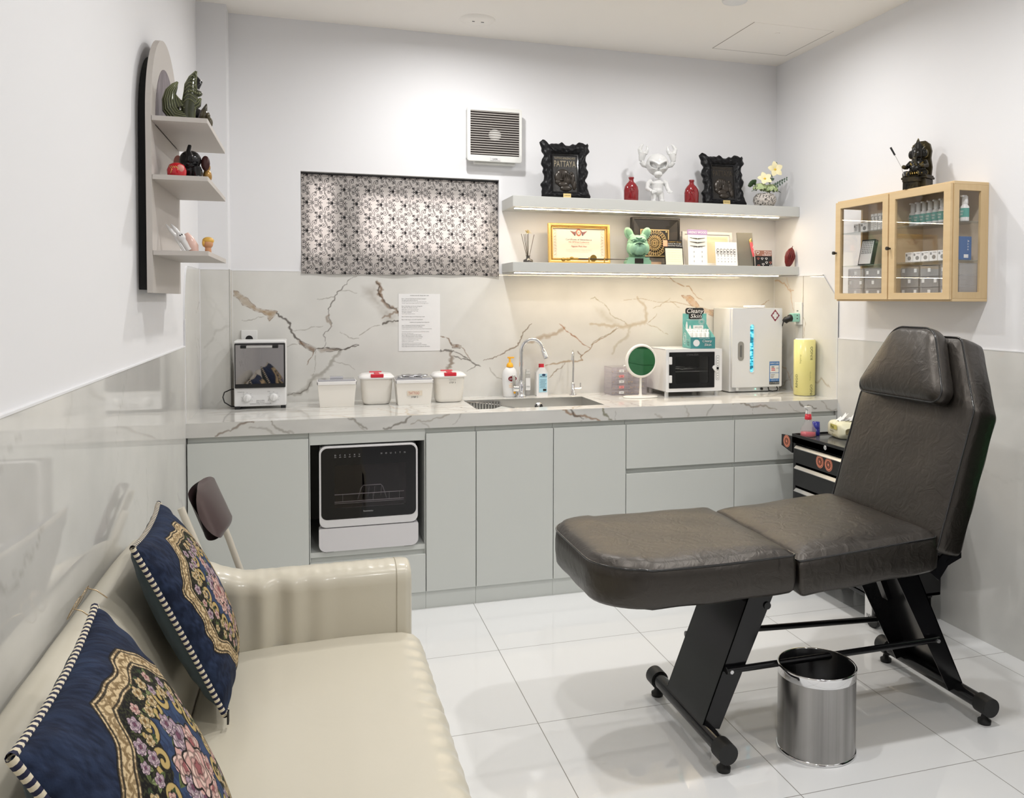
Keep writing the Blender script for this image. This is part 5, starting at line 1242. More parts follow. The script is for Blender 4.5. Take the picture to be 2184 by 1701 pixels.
# ---------------------------------------------------------------- mandala shadow box
t = T('mandala_frame', 'deep black shadow-box frame with a round gilt mandala behind the bulldog', 'picture frame', (1.115, 1.10, ZL))
mb = MB(); frame_hole(mb, [(-.142, 0), (.142, 0), (.142, .262), (-.142, .262)], [(-.130, .012), (.130, .012), (.130, .250), (-.130, .250)], -.035, 0); mb.build('frame', mat('black_lacquer', (.015, .013, .012), .3), t, bevel=.002)
mb = MB(); q0 = [(-.130, -.030, .012), (.130, -.030, .012), (.130, -.030, .250), (-.130, -.030, .250)]; q1 = [(-.085, -.005, .050), (.085, -.005, .050), (.085, -.005, .200), (-.085, -.005, .200)]
mb._add(q0+q1, [(k, (k+1) % 4, 4+(k+1) % 4, 4+k) for k in range(4)]+[(4, 5, 6, 7)]); mb.build('sloping_mount', mat('grey_mount', (.05, .045, .042), .35), t)
M_gm = mat('aged_gilt', s2l(222, 196, 146), .35, .5); c = (0, -.012, .125)
mb = MB()
frame_hole(mb, [(-.085, .05), (.085, .05), (.085, .2), (-.085, .2)], [(-.079, .056), (.079, .056), (.079, .194), (-.079, .194)], -.014, -.008, 0)
for r0, n_, s_ in ((.064, 30, .0048), (.052, 1, 0), (.040, 26, .003), (.028, 18, .0034), (.012, 10, .0026)):
    if s_:
        for k in range(n_): a = 2*math.pi*k/n_; mb.ell((c[0]+r0*math.cos(a), c[1], c[2]+r0*math.sin(a)), (s_, .004, s_), n=8, k=6)
for r0 in (.072, .056, .034, .020): mb.tube([(c[0]+r0*math.cos(a), c[1], c[2]+r0*math.sin(a)) for a in np.linspace(0, 2*math.pi, 49)[:-1]], .0018, 6, closed=True)
for k in range(24): a = 2*math.pi*k/24; mb.tube([(c[0]+.034*math.cos(a), c[1], c[2]+.034*math.sin(a)), (c[0]+.055*math.cos(a+.12), c[1], c[2]+.055*math.sin(a+.12))], .0013, 5)
for k in range(14): a = 2*math.pi*k/14; mb.tube([(c[0]+.004*math.cos(a), c[1], c[2]+.004*math.sin(a)), (c[0]+.019*math.cos(a), c[1], c[2]+.019*math.sin(a))], .0013, 5)
for sx in (-1, 1):
    for sz in (-1, 1): mb.ell((sx*.070, -.012, .125+sz*.062), (.006, .004, .006), n=8, k=6)
mb.build('gilt_mandala', M_gm, t)
MB().box(-.130, .130, -.0325, -.0320, .012, .250).build('glazing', glassmat('frame_glazing', (1, 1, 1), .8), t)
MB().box(-.05, .03, -.0375, -.0355, .002, .020).build('caption_card', mat('tan_card', s2l(190, 160, 135), .6), t)
# ---------------------------------------------------------------- small cards and boards
def board(name, label, cat, x, y, w, h, lean, m, rz=0, d=.003):
    t = T(name, label, cat, (x, y, ZL)); t.rotation_euler = (R(-lean), 0, R(rz)); return t
t = board('jewellery_board', 'small cream studded jewellery board under a dark header card', 'jewellery board', 1.188, .985, .07, .1, 8, None)
MB().box(-.055, .055, -.003, 0, 0, .100).build('board', M_black, t); MB().box(-.050, .050, -.0045, -.003, .003, .092).build('cream_pad', mat('cream_pad', s2l(226, 222, 196), .6), t)
mb = MB()
for i in range(9):
    for j in range(6): mb.ell((-.036+i*.009, -.0048, .020+j*.012), (.0013, .0008, .0013), n=5, k=3)
mb.build('studs', M_gold, t)
mb = MB().box(-.062, .052, -.004, -.001, .100, .138, 0).box(-.062, -.036, -.0045, -.004, .102, .136, 1)
mb.text('LABRET 8mm', (-.034, -.0042, .124), h=.007, m=3, w=.08); mb.text('GOLD 9K & 18K', (-.034, -.0042, .114), h=.006, m=2, w=.08); mb.text('Good for healing', (-.034, -.0042, .104), h=.006, m=2, w=.08)
mb.build('header_card', [M_black, mat('peach_photo', s2l(230, 160, 130), .6), M_paper, M_gold], t)
t = board('picture_frame', 'large white picture frame behind the earring boards', 'picture frame', 1.44, 1.10, .16, .19, 3, None)
mb = MB(); frame_hole(mb, [(-.155, 0), (.155, 0), (.155, .195), (-.155, .195)], [(-.140, .015), (.140, .015), (.140, .180), (-.140, .180)], -.015, 0); mb.build('frame', M_white, t, bevel=.001)
mb = MB().box(-.142, .142, -.006, -.003, .013, .182, 0).box(.0, .130, -.0066, -.006, .02, .17, 1).text('Certificate of completion', (.07, -.0072, .155), h=.006, w=.1, m=2, align='C')
for k in range(5): mb.box(.02, .12, -.0072, -.0066, .135-k*.01, .1355-k*.01, 2)
mb.build('print', [M_paper, mat('ivory_print', s2l(236, 226, 196), .6), M_vine], t)
t = board('barbell_board', 'white jewellery board of long dark barbells under a purple sign', 'jewellery board', 1.345, 1.02, .06, .17, 4, None)
MB().box(-.058, .058, -.003, 0, 0, .172).build('board', M_white, t)
mb = MB().box(-.060, .060, -.004, -.001, .172, .200, 0).text('ARENO WOOD', (0, -.0042, .179), h=.013, w=.110, m=1, align='C'); mb.build('sign', [mat('purple_sign', s2l(150, 128, 178), .5), M_paper], t)
mb = MB()
for j in range(3):
    z = .152-j*.022
    for s_ in (-1, 1): mb.tube([(s_*.002, -.005, z-.002), (s_*.026, -.005, z+.001), (s_*.046, -.005, z+.004)], [.0028, .0014, .0008], 6)
mb.build('long_barbells', M_bk, t)
for x in (-.022, .026):
    mb = MB()
    for j in range(4): mb.tube([(x, -.004, .02+j*.026), (x, -.004, .03+j*.026)], .0010, 5)
    mb.build('short_barbells', M_bk, t)
t = board('ring_board', 'white jewellery board with rows of small dark rings', 'jewellery board', 1.505, .985, .07, .13, 8, None)
MB().box(-.066, .066, -.003, 0, 0, .134).build('board', M_white, t)
for j, (z, r0) in enumerate(((.088, .0075), (.072, .0070), (.056, .002), (.040, .0016), (.024, .002))):
    mb = MB()
    for i in range(6):
        x = -.052+i*.0205
        if r0 > .005: mb.tube([(x+r0*math.cos(a), -.0045, z+r0*math.sin(a)) for a in np.linspace(.5, 5.8, 12)], .0010, 5)
        else: mb.ell((x, -.004, z), (r0, .001, r0*1.2), n=6, k=4)
    mb.build('ring_row', M_bk, t)
t = board('grey_stand', 'grey leaning display board holding a pink pen-shaped ornament', 'display board', 1.645, 1.02, .04, .19, 7, None, -8)
MB().prism([(-.044, 0), (.050, 0), (.040, .192), (-.052, .192)], P3, -.006, 0).build('board', mat('grey_board', s2l(120, 118, 110), .5), t)
t = board('pink_ornament', 'coral pink pistol-shaped ornament with a gold tip before the grey board', 'ornament', 1.668, .985, .04, .19, 6, None, 0)
mb = MB().tube([(.004, -.006, .055), (-.001, -.006, .09), (-.010, -.006, .135)], [.009, .014, .013], 14, flat=.6); mb.build('body', mat('coral_plastic', s2l(228, 96, 104), .35), t)
MB().tube([(-.010, -.006, .133), (-.014, -.006, .146), (-.008, -.006, .156)], [.012, .011, .004], 12, flat=.7).build('tip', M_gold, t)
MB().tube([(.006, -.014, .070), (-.004, -.016, .085), (.004, -.016, .095), (-.006, -.016, .105), (.0, -.016, .115)], .0014, 6).build('scrollwork', M_paper, t)
MB().tube([(.004, -.004, .06), (.006, .0, .03), (.004, .0, .0)], .003, 8).build('support', M_bk, t)
t = board('heart_board', 'small black card of white hearts under a brown header', 'jewellery card', 1.722, .96, .05, .1, 6, None, -4)
MB().box(-.050, .050, -.003, 0, 0, .058).build('card', M_blackgloss, t)
mb = MB().box(-.050, .050, -.004, -.001, .058, .090, 0).text('My heart', (.004, -.0042, .078), h=.008, w=.05, m=1).text('lip story', (.004, -.0042, .068), h=.007, w=.045, m=1).text('TITANIUM', (-.01, -.0042, .060), h=.006, w=.05, m=1)
mb.build('header', [mat('brown_card', s2l(150, 105, 90), .5), M_paper], t)
mb = MB()
for i, (x, z) in enumerate(((-.034, .044), (-.010, .044), (.015, .044), (.040, .022), (-.005, .012), (.016, .022), (-.032, .004), (.04, .004))):
    mb.tube([(x+.007*math.sin(a)**3, -.004, z+.0055*math.cos(a)-.002*math.cos(2*a)) for a in np.linspace(0, 6.28, 15)], .0010, 5, m=0 if i % 3 else 1)
mb.tube([(-.036+.010*math.sin(a)**3, -.0055, .078+.009*math.cos(a)-.003*math.cos(2*a)) for a in np.linspace(0, 6.28, 15)], .0012, 5, m=0)
mb.build('hearts', [M_paper, M_pinkprint], t)
t = T('red_carving', 'dark red carved seed pod leaning at the right end of the lower shelf', 'carving', (1.858, .935, ZL)); t.rotation_euler = (0, R(14), 0)
M_pod = mat('red_brown_carving', s2l(112, 32, 30), .35, bump=(70, .6, .004))
MB().lathe([(0, .002), (.012, .0), (.024, .02), (.032, .05), (.030, .075), (.018, .098), (.004, .110), (0, .112)], n=32, sy=.45).build('body', M_pod, t)
mb = MB()
for k in range(-2, 3): mb.tube([(.024*math.sin(k*.45)*math.sin(q*3.0)*1.15, -.0155*math.sin(max(.1, q*3.0)), .01+.09*q) for q in np.linspace(.05, .95, 12)], [.0032+.0012*(i % 2) for i in range(12)], 6)
mb.build('carved_ridges', M_pod, t); MB().tube([(0, 0, .108), (.003, 0, .120)], .002, 6).build('stem', M_pod, t)
# ================================================================ bamboo wall cabinet
BX0, BY0, BY1, BZ0, BZ1, BYm = 1.726, -.470, .302, 1.381, 1.861, -.092
M_bam = mat('bamboo', s2l(218, 192, 150), .45, noise=(9, .5, s2l(204, 174, 128)), stretch=(1, .12, 4))
M_bamv = mat('bamboo_upright', s2l(212, 186, 144), .45, noise=(9, .5, s2l(198, 168, 122)), stretch=(5, 5, .5))
t = T('wall_cabinet', 'bamboo wall cabinet with two glass doors and a glass end', 'cabinet', (1.815, -.09, BZ0)); o = -t.location
XW = XR+TW-.001
mb = MB(off=o); th = .012
mb.box(BX0+.014, XW, BY0, BY1, BZ0, BZ0+th).box(BX0+.014, XW, BY0, BY1, BZ1-th, BZ1).box(BX0+.014, XW, BYm-.006, BYm+.006, BZ0+th, BZ1-th)
mb.build('case', M_bam, t, bevel=.0015)
MB(off=o).box(XW-.006, XW-.001, BY0+.01, BY1-.01, BZ0+th, BZ1-th).build('back_panel', mat('back_panel', s2l(214, 196, 176), .6), t)
for y, lab in ((BY0, 'a'), (BY1-.014, 'b')):
    mb = MB(off=o); P = lambda a, b, d: (a, y+d, b)
    frame_hole2 = [(BX0+.014, BZ0+th), (XW, BZ0+th), (XW, BZ1-th), (BX0+.014, BZ1-th)]; h2 = [(BX0+.040, BZ0+.038), (XW-.038, BZ0+.038), (XW-.038, BZ1-.036), (BX0+.040, BZ1-.036)]
    frame_hole(mb, frame_hole2, h2, y, y+.014); e_ = mb.build('end_frame', M_bamv, t, bevel=.001)
    MB(off=o).box(BX0+.038, XW-.036, y+.006, y+.009, BZ0+.036, BZ1-.034).build('end_glass', M_glass, e_)
for a, b in ((BY0+.004, BYm-.004), (BYm+.004, BY1-.004)):
    mb = MB(off=o); n4 = lambda y0_, y1_, z0_, z1_: [(y0_, z0_), (y1_, z0_), (y1_, z1_), (y0_, z1_)]
    oo, ii = n4(a, b, BZ0+.008, BZ1-.008), n4(a+.038, b-.038, BZ0+.036, BZ1-.038)
    vs = [(BX0, p, q) for p, q in oo]+[(BX0, p, q) for p, q in ii]+[(BX0+.013, p, q) for p, q in oo]+[(BX0+.013, p, q) for p, q in ii]
    fs = []
    for k in range(4): l = (k+1) % 4; fs += [(k, l, 4+l, 4+k), (8+k, 12+k, 12+l, 8+l), (k, 8+k, 8+l, l), (4+k, 4+l, 12+l, 12+k)]
    mb._add(vs, fs); dr = mb.build('door', M_bam, t, bevel=.001)
    MB(off=o).box(BX0+.005, BX0+.008, a+.036, b-.036, BZ0+.034, BZ1-.036).build('door_glass', glassmat('door_glass', (1, 1, 1), 1.9), dr)
    mb = MB(off=o).tube([(BX0, b-.010, 1.612), (BX0-.008, b-.010, 1.612), (BX0-.010, b-.010, 1.612), (BX0-.020, b-.010, 1.612)], [.004, .004, .008, .008], 12); mb.build('knob', M_black, dr)
for z in (1.545, 1.701):
    for a, b in ((BY0+.016, BYm-.008), (BYm+.008, BY1-.016)): MB(off=o).box(BX0+.018, XW-.008, a, b, z, z+.004).build('glass_shelf', glassmat('shelf_glass', (.93, .96, .95), 1.5, .06), t)
# contents
M_tlab = mat('teal_label', s2l(90, 160, 150), .5)
first = None
for i in range(9):
    y = -.130-.036*i
    lab = 'white pump bottle with a teal label, %s behind the right cabinet door' % ('last, seen through the glass end,' if i == 8 else 'in the row')
    if i == 8: y = -.435
    lab = 'white pump bottle with a teal label nearest the glass end of the cabinet' if i == 8 else 'white pump bottle with a teal label in the row on the top glass shelf'
    loc = (1.825, y, 1.7055)
    if first is None:
        first = T('pump_bottle', lab, 'bottle', loc, R(-90), 'pump bottles in the bamboo cabinet')
        MB().lathe([(0, 0), (.0155, 0), (.0165, .003), (.0165, .058), (.011, .066), (.009, .070)], n=20).build('bottle', M_sbody, first)
        MB().lathe([(.010, .068), (.012, .070), (.011, .100), (0, .101)], n=16).box(-.005, .005, -.018, .006, .098, .104).build('pump', M_whiteplastic, first)
        MB().lathe([(.0169, .016), (.0169, .052)], n=20).text('Cleany', (0, -.0175, .036), h=.009, w=.024, m=1, align='C').text('Skin', (0, -.0175, .024), h=.008, w=.016, m=1, align='C').build('label', [M_tlab, M_paper], first)
    else: dup(first, loc, R(-90), lab, 'pump bottles in the bamboo cabinet')
M_oval = mat('grey_oval', (.25, .25, .25), .6)
def small_box(x, y, z, w, h, lab, cat='box', group=None, oval=True, col=None, lines=False):
    t = T('product_box', lab, cat, (x, y, z), R(-90), group)
    MB().box(-w/2, w/2, -.015, .015, 0, h).build('carton', col or M_paper, t, bevel=.0006)
    mb = MB()
    if oval: mb.poly([(w*.08+w*.24*math.cos(a), -.0156, h*.40+h*.20*math.sin(a)) for a in np.linspace(0, 2*math.pi, 20)[:-1]], 0)
    if lines:
        for k in range(5): mb.box(-w*.2, w*.1+.002*(k % 2), -.0158, -.0152, h*.25+k*h*.1, h*.28+k*h*.1, 0)
    mb.box(-w*.4, -w*.2, -.0158, -.0152, h*.62, h*.85, 0).box(-w*.05, w*.4, -.0158, -.0152, h*.82, h*.86, 0); mb.build('print', M_oval, t)
for i in range(5): small_box(1.80, -.155-.050*i, 1.5495, .046, .044, 'small white carton with a grey oval on the middle glass shelf', group='oval-marked cartons in the bamboo cabinet')
small_box(1.81, .232, 1.7055, .036, .044, 'small white carton at the far left of the top cabinet shelf', oval=False, lines=True); small_box(1.81, .172, 1.7055, .052, .048, 'small white carton with a grey oval on the left top cabinet shelf')
for i, (y, w_) in enumerate(((.125, .020), (.100, .022), (.074, .022), (.048, .022))): small_box(1.82, y, 1.7055, w_, .082, 'tall narrow white carton with fine print on the left top cabinet shelf', group='narrow cartons in the bamboo cabinet', oval=False, lines=True)
t = T('tilted_display', 'leaning silver jewellery display with black back in the left cabinet half', 'display', (1.80, .175, 1.5495), R(-90)); t.rotation_euler = (R(-14), 0, R(-78))
MB().box(-.040, .040, 0, .022, 0, .128).build('case', M_black, t, bevel=.002)
mb = MB().box(-.034, .034, -.001, .001, .008, .120, 0)
for j in range(7):
    for i in range(6): mb.box(-.028+i*.010, -.022+i*.010, -.0018, -.001, .118-.009*j-.006, .118-.009*j, 1)
mb.build('silver_face', [M_alu, M_grey], t)
t = T('blue_box', 'blue carton seen through the glass end of the bamboo cabinet', 'box', (1.818, -.425, 1.5495))
MB().box(-.034, .034, -.02, .02, 0, .094).build('carton', mat('blue_card', s2l(78, 110, 160), .5), t, bevel=.001)
mb = MB().box(-.004, .018, -.0208, -.0203, .008, .022).text('A c n e', (.012, -.0206, .080), (0, 0, -1), (1, 0, 0), h=.010); mb.build('print', M_paper, t)
M_org = glassmat('clear_organiser', (.95, .95, .96), 1.8, .20)
for i, (ya, yb_) in enumerate(((.15, .275), (.02, .145), (-.07, .012), (-.225, -.105), (-.345, -.23), (-.455, -.35))):
    t = T('organiser_box', 'clear plastic organiser of tiny drawers, %s on the cabinet floor' % ('first from the left', 'second from the left', 'third from the left', 'fourth from the left', 'fifth from the left', 'at the glass end')[i], 'organiser', (1.83, (ya+yb_)/2, BZ0+.0125), R(-90))
    w_ = (yb_-ya)/2-.001
    MB().box(-w_, w_, -.045, .05, 0, .002).box(-w_, w_, -.045, .05, .140, .142).box(-w_, -w_+.0015, -.045, .05, 0, .142).box(w_-.0015, w_, -.045, .05, 0, .142).build('shell', M_org, t)
    n_ = 3 if w_ > .045 else 2
    for r_ in range(3):
        for c_ in range(n_):
            x0 = -w_+.002+c_*(2*w_-.004)/n_; x1 = x0+(2*w_-.004)/n_-.001; z = .003+r_*.0455
            d_ = MB().box(x0, x1, -.048, -.0465, z, z+.043).box(x0, x1, -.046, .04, z, z+.0015).build('drawer', M_org, t)
            if (r_+c_+i) % 2: MB().box((x0+x1)/2-.008, (x0+x1)/2+.008, -.0492, -.0484, z+.018, z+.034).build('paper_label', M_paper, d_)
# ---------------------------------------------------------------- enthroned statue on the cabinet
M_st = mat('antique_black_gold', (.012, .011, .009), .25, .45, bump=(90, .4, .003))
nt = M_st.node_tree; ge = nt.nodes.new('ShaderNodeNewGeometry'); cr = nt.nodes.new('ShaderNodeValToRGB'); cr.color_ramp.elements[0].color = rgb(.012, .011, .009); cr.color_ramp.elements[0].position = .515; cr.color_ramp.elements[1].color = rgb(*s2l(150, 134, 84)); cr.color_ramp.elements[1].position = .60
nt.links.new(ge.outputs['Pointiness'], cr.inputs[0]); nt.links.new(cr.outputs[0], nt.nodes['Principled BSDF'].inputs['Base Color'])
t = T('throne_statue', 'black and gold statue of an elephant-headed seated deity on a throne', 'statue', (1.80, -.18, BZ1), R(-62))
mb = MB().box(-.050, .050, -.03, .05, 0, .045).box(-.056, .056, -.034, .054, .045, .055).box(-.052, .052, -.032, .052, .055, .062); M_st2 = mat('antique_black', (.016, .014, .011), .3, .4, noise=(30, .5, s2l(96, 84, 52)), bump=(90, .5, .003)); mb.build('throne_seat', M_st2, t, bevel=.003)
mb = MB().box(-.030, .030, -.062, -.030, 0, .030).box(-.034, .034, -.070, -.030, .030, .046).box(-.026, .026, -.064, -.03, .046, .05); mb.text('JUDGE', (0, -.0625, .008), h=.012, w=.045, align='C', ext=.001); mb.build('plinth', M_st2, t, bevel=.002)
bk = [(-.042, .055), (.042, .055), (.046, .10), (.040, .14), (.044, .17), (.036, .20), (.018, .215), (-.018, .215), (-.036, .20), (-.044, .17), (-.040, .14), (-.046, .10)]
mb = MB().prism(bk, P3, .040, .054); mb.build('throne_back', mat('gold_rim_black', s2l(66, 58, 38), .35, .6), t, bevel=.005)
mb = MB()
mb.tube([(0, .015, .062), (0, .010, .090), (0, .012, .120), (0, .014, .135)], [.030, .034, .028, .018], 18)
mb.ell((0, -.010, .088), (.028, .024, .024)); mb.ell((0, .006, .155), (.024, .024, .026))
for s_ in (-1, 1):
    mb.tube([(s_*.015, 0, .066), (s_*.042, -.020, .068), (s_*.018, -.040, .066)], [.018, .016, .012], 12)
    mb.ell((s_*.030, .012, .156), (.014, .005, .020)); mb.tube([(s_*.028, .010, .122), (s_*.044, -.006, .100), (s_*.040, -.034, .096)], [.012, .010, .008], 10); mb.ell((s_*.040, -.042, .098), (.009, .010, .009))
mb.tube([(0, -.014, .150), (0, -.026, .132), (.004, -.028, .112), (.010, -.030, .100)], [.010, .009, .007, .004], 10)
for k in range(7): a = R(-90+30*k); mb.tube([(.018*math.sin(a), .010, .172), (.030*math.sin(a), .012, .190+.018*math.cos(a))], [.007, .001], 8)
mb.tube([(0, .006, .172), (0, .006, .196), (.004, .0, .222)], [.016, .012, .002], 12)
mb.build('seated_figure', M_st, t, remesh=.0022, smooth_it=1)
mb = MB()
for k in range(9): a = R(-80+20*k); mb.ell((.026*math.sin(a), -.020+.004*abs(k-4), .118-.014*math.cos(a)), (.004, .004, .004), n=8, k=6)
for k in range(8): mb.tube([(-.034+k*.0095, -.034, .072), (-.030+k*.0095, -.038, .064)], .0035, 6)
mb.build('necklace_and_drapery', mat('worn_gold', s2l(140, 118, 60), .35, .7), t)
t2 = T('statue_staff', 'thin pale staff with a black tip held in the statue hand', 'staff', (1.80, -.18, BZ1), R(-62))
MB().tube([(-.036, -.046, .060), (-.047, -.052, .100), (-.075, -.066, .160)], .0016, 6).build('rod', M_alu, t2); MB().tube([(-.070, -.064, .150), (-.086, -.072, .184)], [.004, .0045], 8).build('tip', M_black, t2)
# ================================================================ arched shelf unit on the left wall
M_taupe = mat('taupe_laminate', s2l(196, 190, 184), .5)
t = T('arched_wall_shelf', 'taupe arched panel with three shelves on the left wall', 'wall shelf', (XL+.04, -.165, 1.40)); o = -t.location
AY0, AY1, AX = -.45, .12, -1.150
cy_ = (AY0+AY1)/2; ra = (AY1-AY0)/2; zt = 2.215-ra
def arch(y0_, y1_, z0_, zc, r_, n=28): c_ = (y0_+y1_)/2; return [(y0_, z0_)]+[(c_-r_*math.cos(math.pi*i/n), zc+r_*math.sin(math.pi*i/n)) for i in range(n+1)]+[(y1_, z0_)]
PX = lambda a, b, d: (d, a, b)
MB(off=o).prism(arch(AY0, AY1, 1.40, zt, ra), PX, AX-.016, AX).build('panel', M_taupe, t, bevel=.001)
MB(off=o).prism(arch(AY0+.05, AY1-.02, 1.41, zt, ra-.05), PX, XL-TW+.001, AX-.016).build('shaded_spacer', mat('spacer_shade_black', (.02, .02, .02), .7), t)  # solid mount, its black painted in as the shadow between panel and wall
MB(off=o).prism(arch(AY0+.07, AY1-.07, 1.926, zt-.02, ra-.07), PX, AX, AX+.001).build('patterned_inset', mat('dark_weave', s2l(98, 88, 92), .5, noise=(60, .7, s2l(150, 140, 145)), stretch=(1, 1, .3)), t)
for z in (1.926, 1.752, 1.527):
    MB(off=o).prism([(AX+.0005, AY0), (-.996, AY0), (-.996, AY1-.01), (AX+.0005, AY1-.01)], lambda a, b, d: (a, b, d), z-.014, z).build('shelf_board', M_taupe, t, bevel=.002)
# figures on it
M_cel = mat('olive_celadon', s2l(50, 54, 34), .12, coat=.4, noise=(30, .5, s2l(84, 88, 58)))
t = T('ceramic_bird', 'olive glazed ceramic mythical bird on the top arched shelf', 'figurine', (-1.075, -.33, 1.9265), R(0))
M_rdg = mat('light_celadon', s2l(112, 116, 82), .15, coat=.3)
body, rdg = MB(), MB()
def ribbed(pts, rad, flat=.55, offs=(-.75, -.45, -.15, .15, .45, .75)):
    pp = [Vector((a, 0, b)) for a, b in pts]
    body.tube(pp, rad, 18, flat=None)
    P2 = []
    for o_ in offs:
        line = []
        for i_, p in enumerate(pp):
            a, b = pp[max(0, i_-1)], pp[min(len(pp)-1, i_+1)]; d = (b-a).normalized(); sd = Vector((-d.z, 0, d.x)); r_ = rad[i_]
            line.append(p+sd*o_*r_+Vector((0, -r_*math.sqrt(1-o_*o_)*1.02, 0)))
        rdg.tube(line, .0016, 6)
def curve(P4, n=12):
    out = []
    for i_ in range(len(P4)-1):
        for q in range(n): u = q/n; out.append((P4[i_][0]*(1-u)+P4[i_+1][0]*u, P4[i_][1]*(1-u)+P4[i_+1][1]*u))
    return out+[P4[-1]]
ribbed([(.028, .030), (.0, .020), (-.025, .024), (-.040, .045), (-.043, .072), (-.038, .098), (-.026, .118), (-.018, .130)], [.010, .020, .024, .024, .021, .017, .010, .002])
crest = [(.014, .010), (.012, .040), (.016, .070), (.020, .098), (.020, .122), (.026, .145), (.036, .168)]; cr_ = [.018, .021, .022, .021, .018, .012, .002]
ribbed(crest, cr_, offs=(-.92, .92))
for i_ in range(2, 6):
    for h_ in (0, .5):
        p = Vector((crest[i_][0]*(1-h_)+crest[i_+1][0]*h_, 0, crest[i_][1]*(1-h_)+crest[i_+1][1]*h_)); r_ = cr_[i_]*(1-h_)+cr_[i_+1]*h_
        rdg.tube([(p.x+r_*o_, -r_*math.sqrt(1-o_*o_)*1.02, p.z+.006*math.cos(o_*3)) for o_ in np.linspace(-.8, .8, 9)], .0016, 6)
ribbed([(.0, .048), (.022, .056), (.040, .068), (.048, .084)], [.018, .015, .012, .003], offs=(-.6, 0, .6))
ribbed([(-.012, .050), (-.020, .070), (-.024, .090)], [.018, .014, .002], offs=(-.6, 0, .6))
body.ell((.0, 0, .012), (.030, .020, .012)); body.ell((.040, -.004, .098), (.014, .012, .010))
body.build('body', M_cel, t, remesh=.0018, smooth_it=1); rdg.build('feather_ridges', M_rdg, t)
mb = MB()
for k in range(6): mb.ell((.016+.006*k, -.024+.001*k, .098+.003*math.sin(k)), (.0032, .0032, .0032), n=8, k=6)
mb.build('beaded_collar', M_rdg, t)
mb = MB().tube([(.036, .004, .115), (.044, .004, .135), (.030, .006, .160)], [.008, .010, .002], 10); mb.build('dark_crest', M_blackgloss, t)
t = T('ceramic_leaf', 'small dark olive pointed ceramic piece at the outer edge of the top arched shelf', 'figurine', (-1.020, -.26, 1.9265))
mb = MB().tube([(0, -.03, .0), (-.006, -.02, .030), (-.004, -.01, .058), (.004, -.01, .082)], [.014, .016, .010, .002], 12).ell((.012, -.03, .018), (.012, .012, .018)).ell((.010, -.035, .04), (.007, .008, .010)); mb.build('body', mat('dark_celadon', s2l(52, 48, 34), .12, coat=.5, noise=(40, .7, s2l(100, 90, 64))), t, remesh=.002, smooth_it=1)
t = T('black_cup', 'small black pot behind the ceramic bird', 'figurine', (-1.048, -.22, 1.9265))
MB().lathe([(0, 0), (.018, 0), (.020, .01), (.013, .035), (.016, .045), (.010, .07), (0, .075)], n=20).build('body', M_blackgloss, t)
t = T('black_elephant', 'glossy black ceramic elephant with a raised trunk on the middle arched shelf', 'figurine', (-1.060, -.30, 1.7525), R(-12))
mb = MB()
mb.ell((0, 0, .030), (.034, .030, .032)); mb.ell((0, -.008, .068), (.033, .028, .030)); mb.tube([(.004, -.030, .060), (.008, -.034, .075), (.002, -.030, .092), (.004, -.022, .112)], [.012, .010, .007, .006], 12)
mb.tube([(.022, -.018, .045), (.026, -.024, .015), (.026, -.024, 0)], [.014, .013, .014], 12); mb.tube([(-.022, -.018, .045), (-.026, -.020, .015), (-.026, -.020, 0)], [.014, .013, .014], 12); mb.ell((0, -.024, .052), (.016, .012, .012))
mb.build('body', M_blackgloss, t, remesh=.002, smooth_it=2)
M_pinkc = mat('blush_ceramic', s2l(176, 120, 108), .25)
for s_ in (-1, 1): MB().ell((s_*.042, .004, .060), (.014, .006, .024), n=16, k=10).build('ear', [M_pinkc if s_ < 0 else mat('dark_ear', s2l(70, 40, 38), .25)][0], t)
t = T('red_daruma', 'round glossy red doll in front of the black elephant', 'figurine', (-1.092, -.375, 1.7525))
mb = MB().lathe([(0, 0), (.020, 0), (.027, .010), (.028, .024), (.022, .040), (.010, .047), (0, .048)], n=28); mb.build('body', mat('red_gloss', s2l(196, 26, 40), .12, coat=.5), t)
mb = MB().ell((.012, -.020, .028), (.011, .007, .012)); mb.build('face', mat('pink_face', s2l(226, 150, 140), .3), t)
mb = MB()
for k in range(4): mb.tube([(-.018+.006*k, -.020-.002*k, .034), (-.010+.006*k, -.026, .024), (-.014+.006*k, -.0245, .012)], .0012, 5)
mb.build('gold_strokes', M_gold, t)
t = T('gold_figurine', 'small gold and pink figurine half hidden behind the black elephant', 'figurine', (-1.015, -.285, 1.7525))
mb = MB().ell((0, 0, .022), (.014, .014, .022)).ell((-.002, 0, .05), (.012, .012, .014)); mb.build('body', mat('gold_glaze', s2l(170, 130, 70), .25, .3), t, remesh=.0018, smooth_it=1)
M_whg = mat('white_gloss', (.8, .8, .8), .15)
t = T('white_rabbit', 'white long-eared figurine leaning backwards on the lowest arched shelf', 'figurine', (-1.060, -.33, 1.5275)); t.rotation_euler = (0, R(-30), 0)
mb = MB().ell((0, 0, .055), (.013, .012, .016)).tube([(0, 0, .008), (0, 0, .045)], [.010, .009], 12).tube([(-.010, 0, .060), (-.016, 0, .090), (-.018, 0, .112)], [.006, .006, .002], 10).tube([(.0, 0, .065), (-.002, 0, .085), (-.005, 0, .105)], [.006, .006, .002], 10).tube([(-.016, 0, .0), (-.015, 0, .10)], .0035, 8); mb.build('body', M_whg, t, remesh=.0016, smooth_it=1)
mb = MB().ell((.007, -.0105, .060), (.002, .001, .0026), n=8, k=6).ell((.001, -.0115, .060), (.002, .001, .0026), n=8, k=6); mb.build('eyes', M_ink, t)
t = T('pink_figurine', 'smooth pale pink figurine between the white and yellow ones', 'figurine', (-1.052, -.32, 1.5275), 0); t.rotation_euler = (0, R(-12), 0)
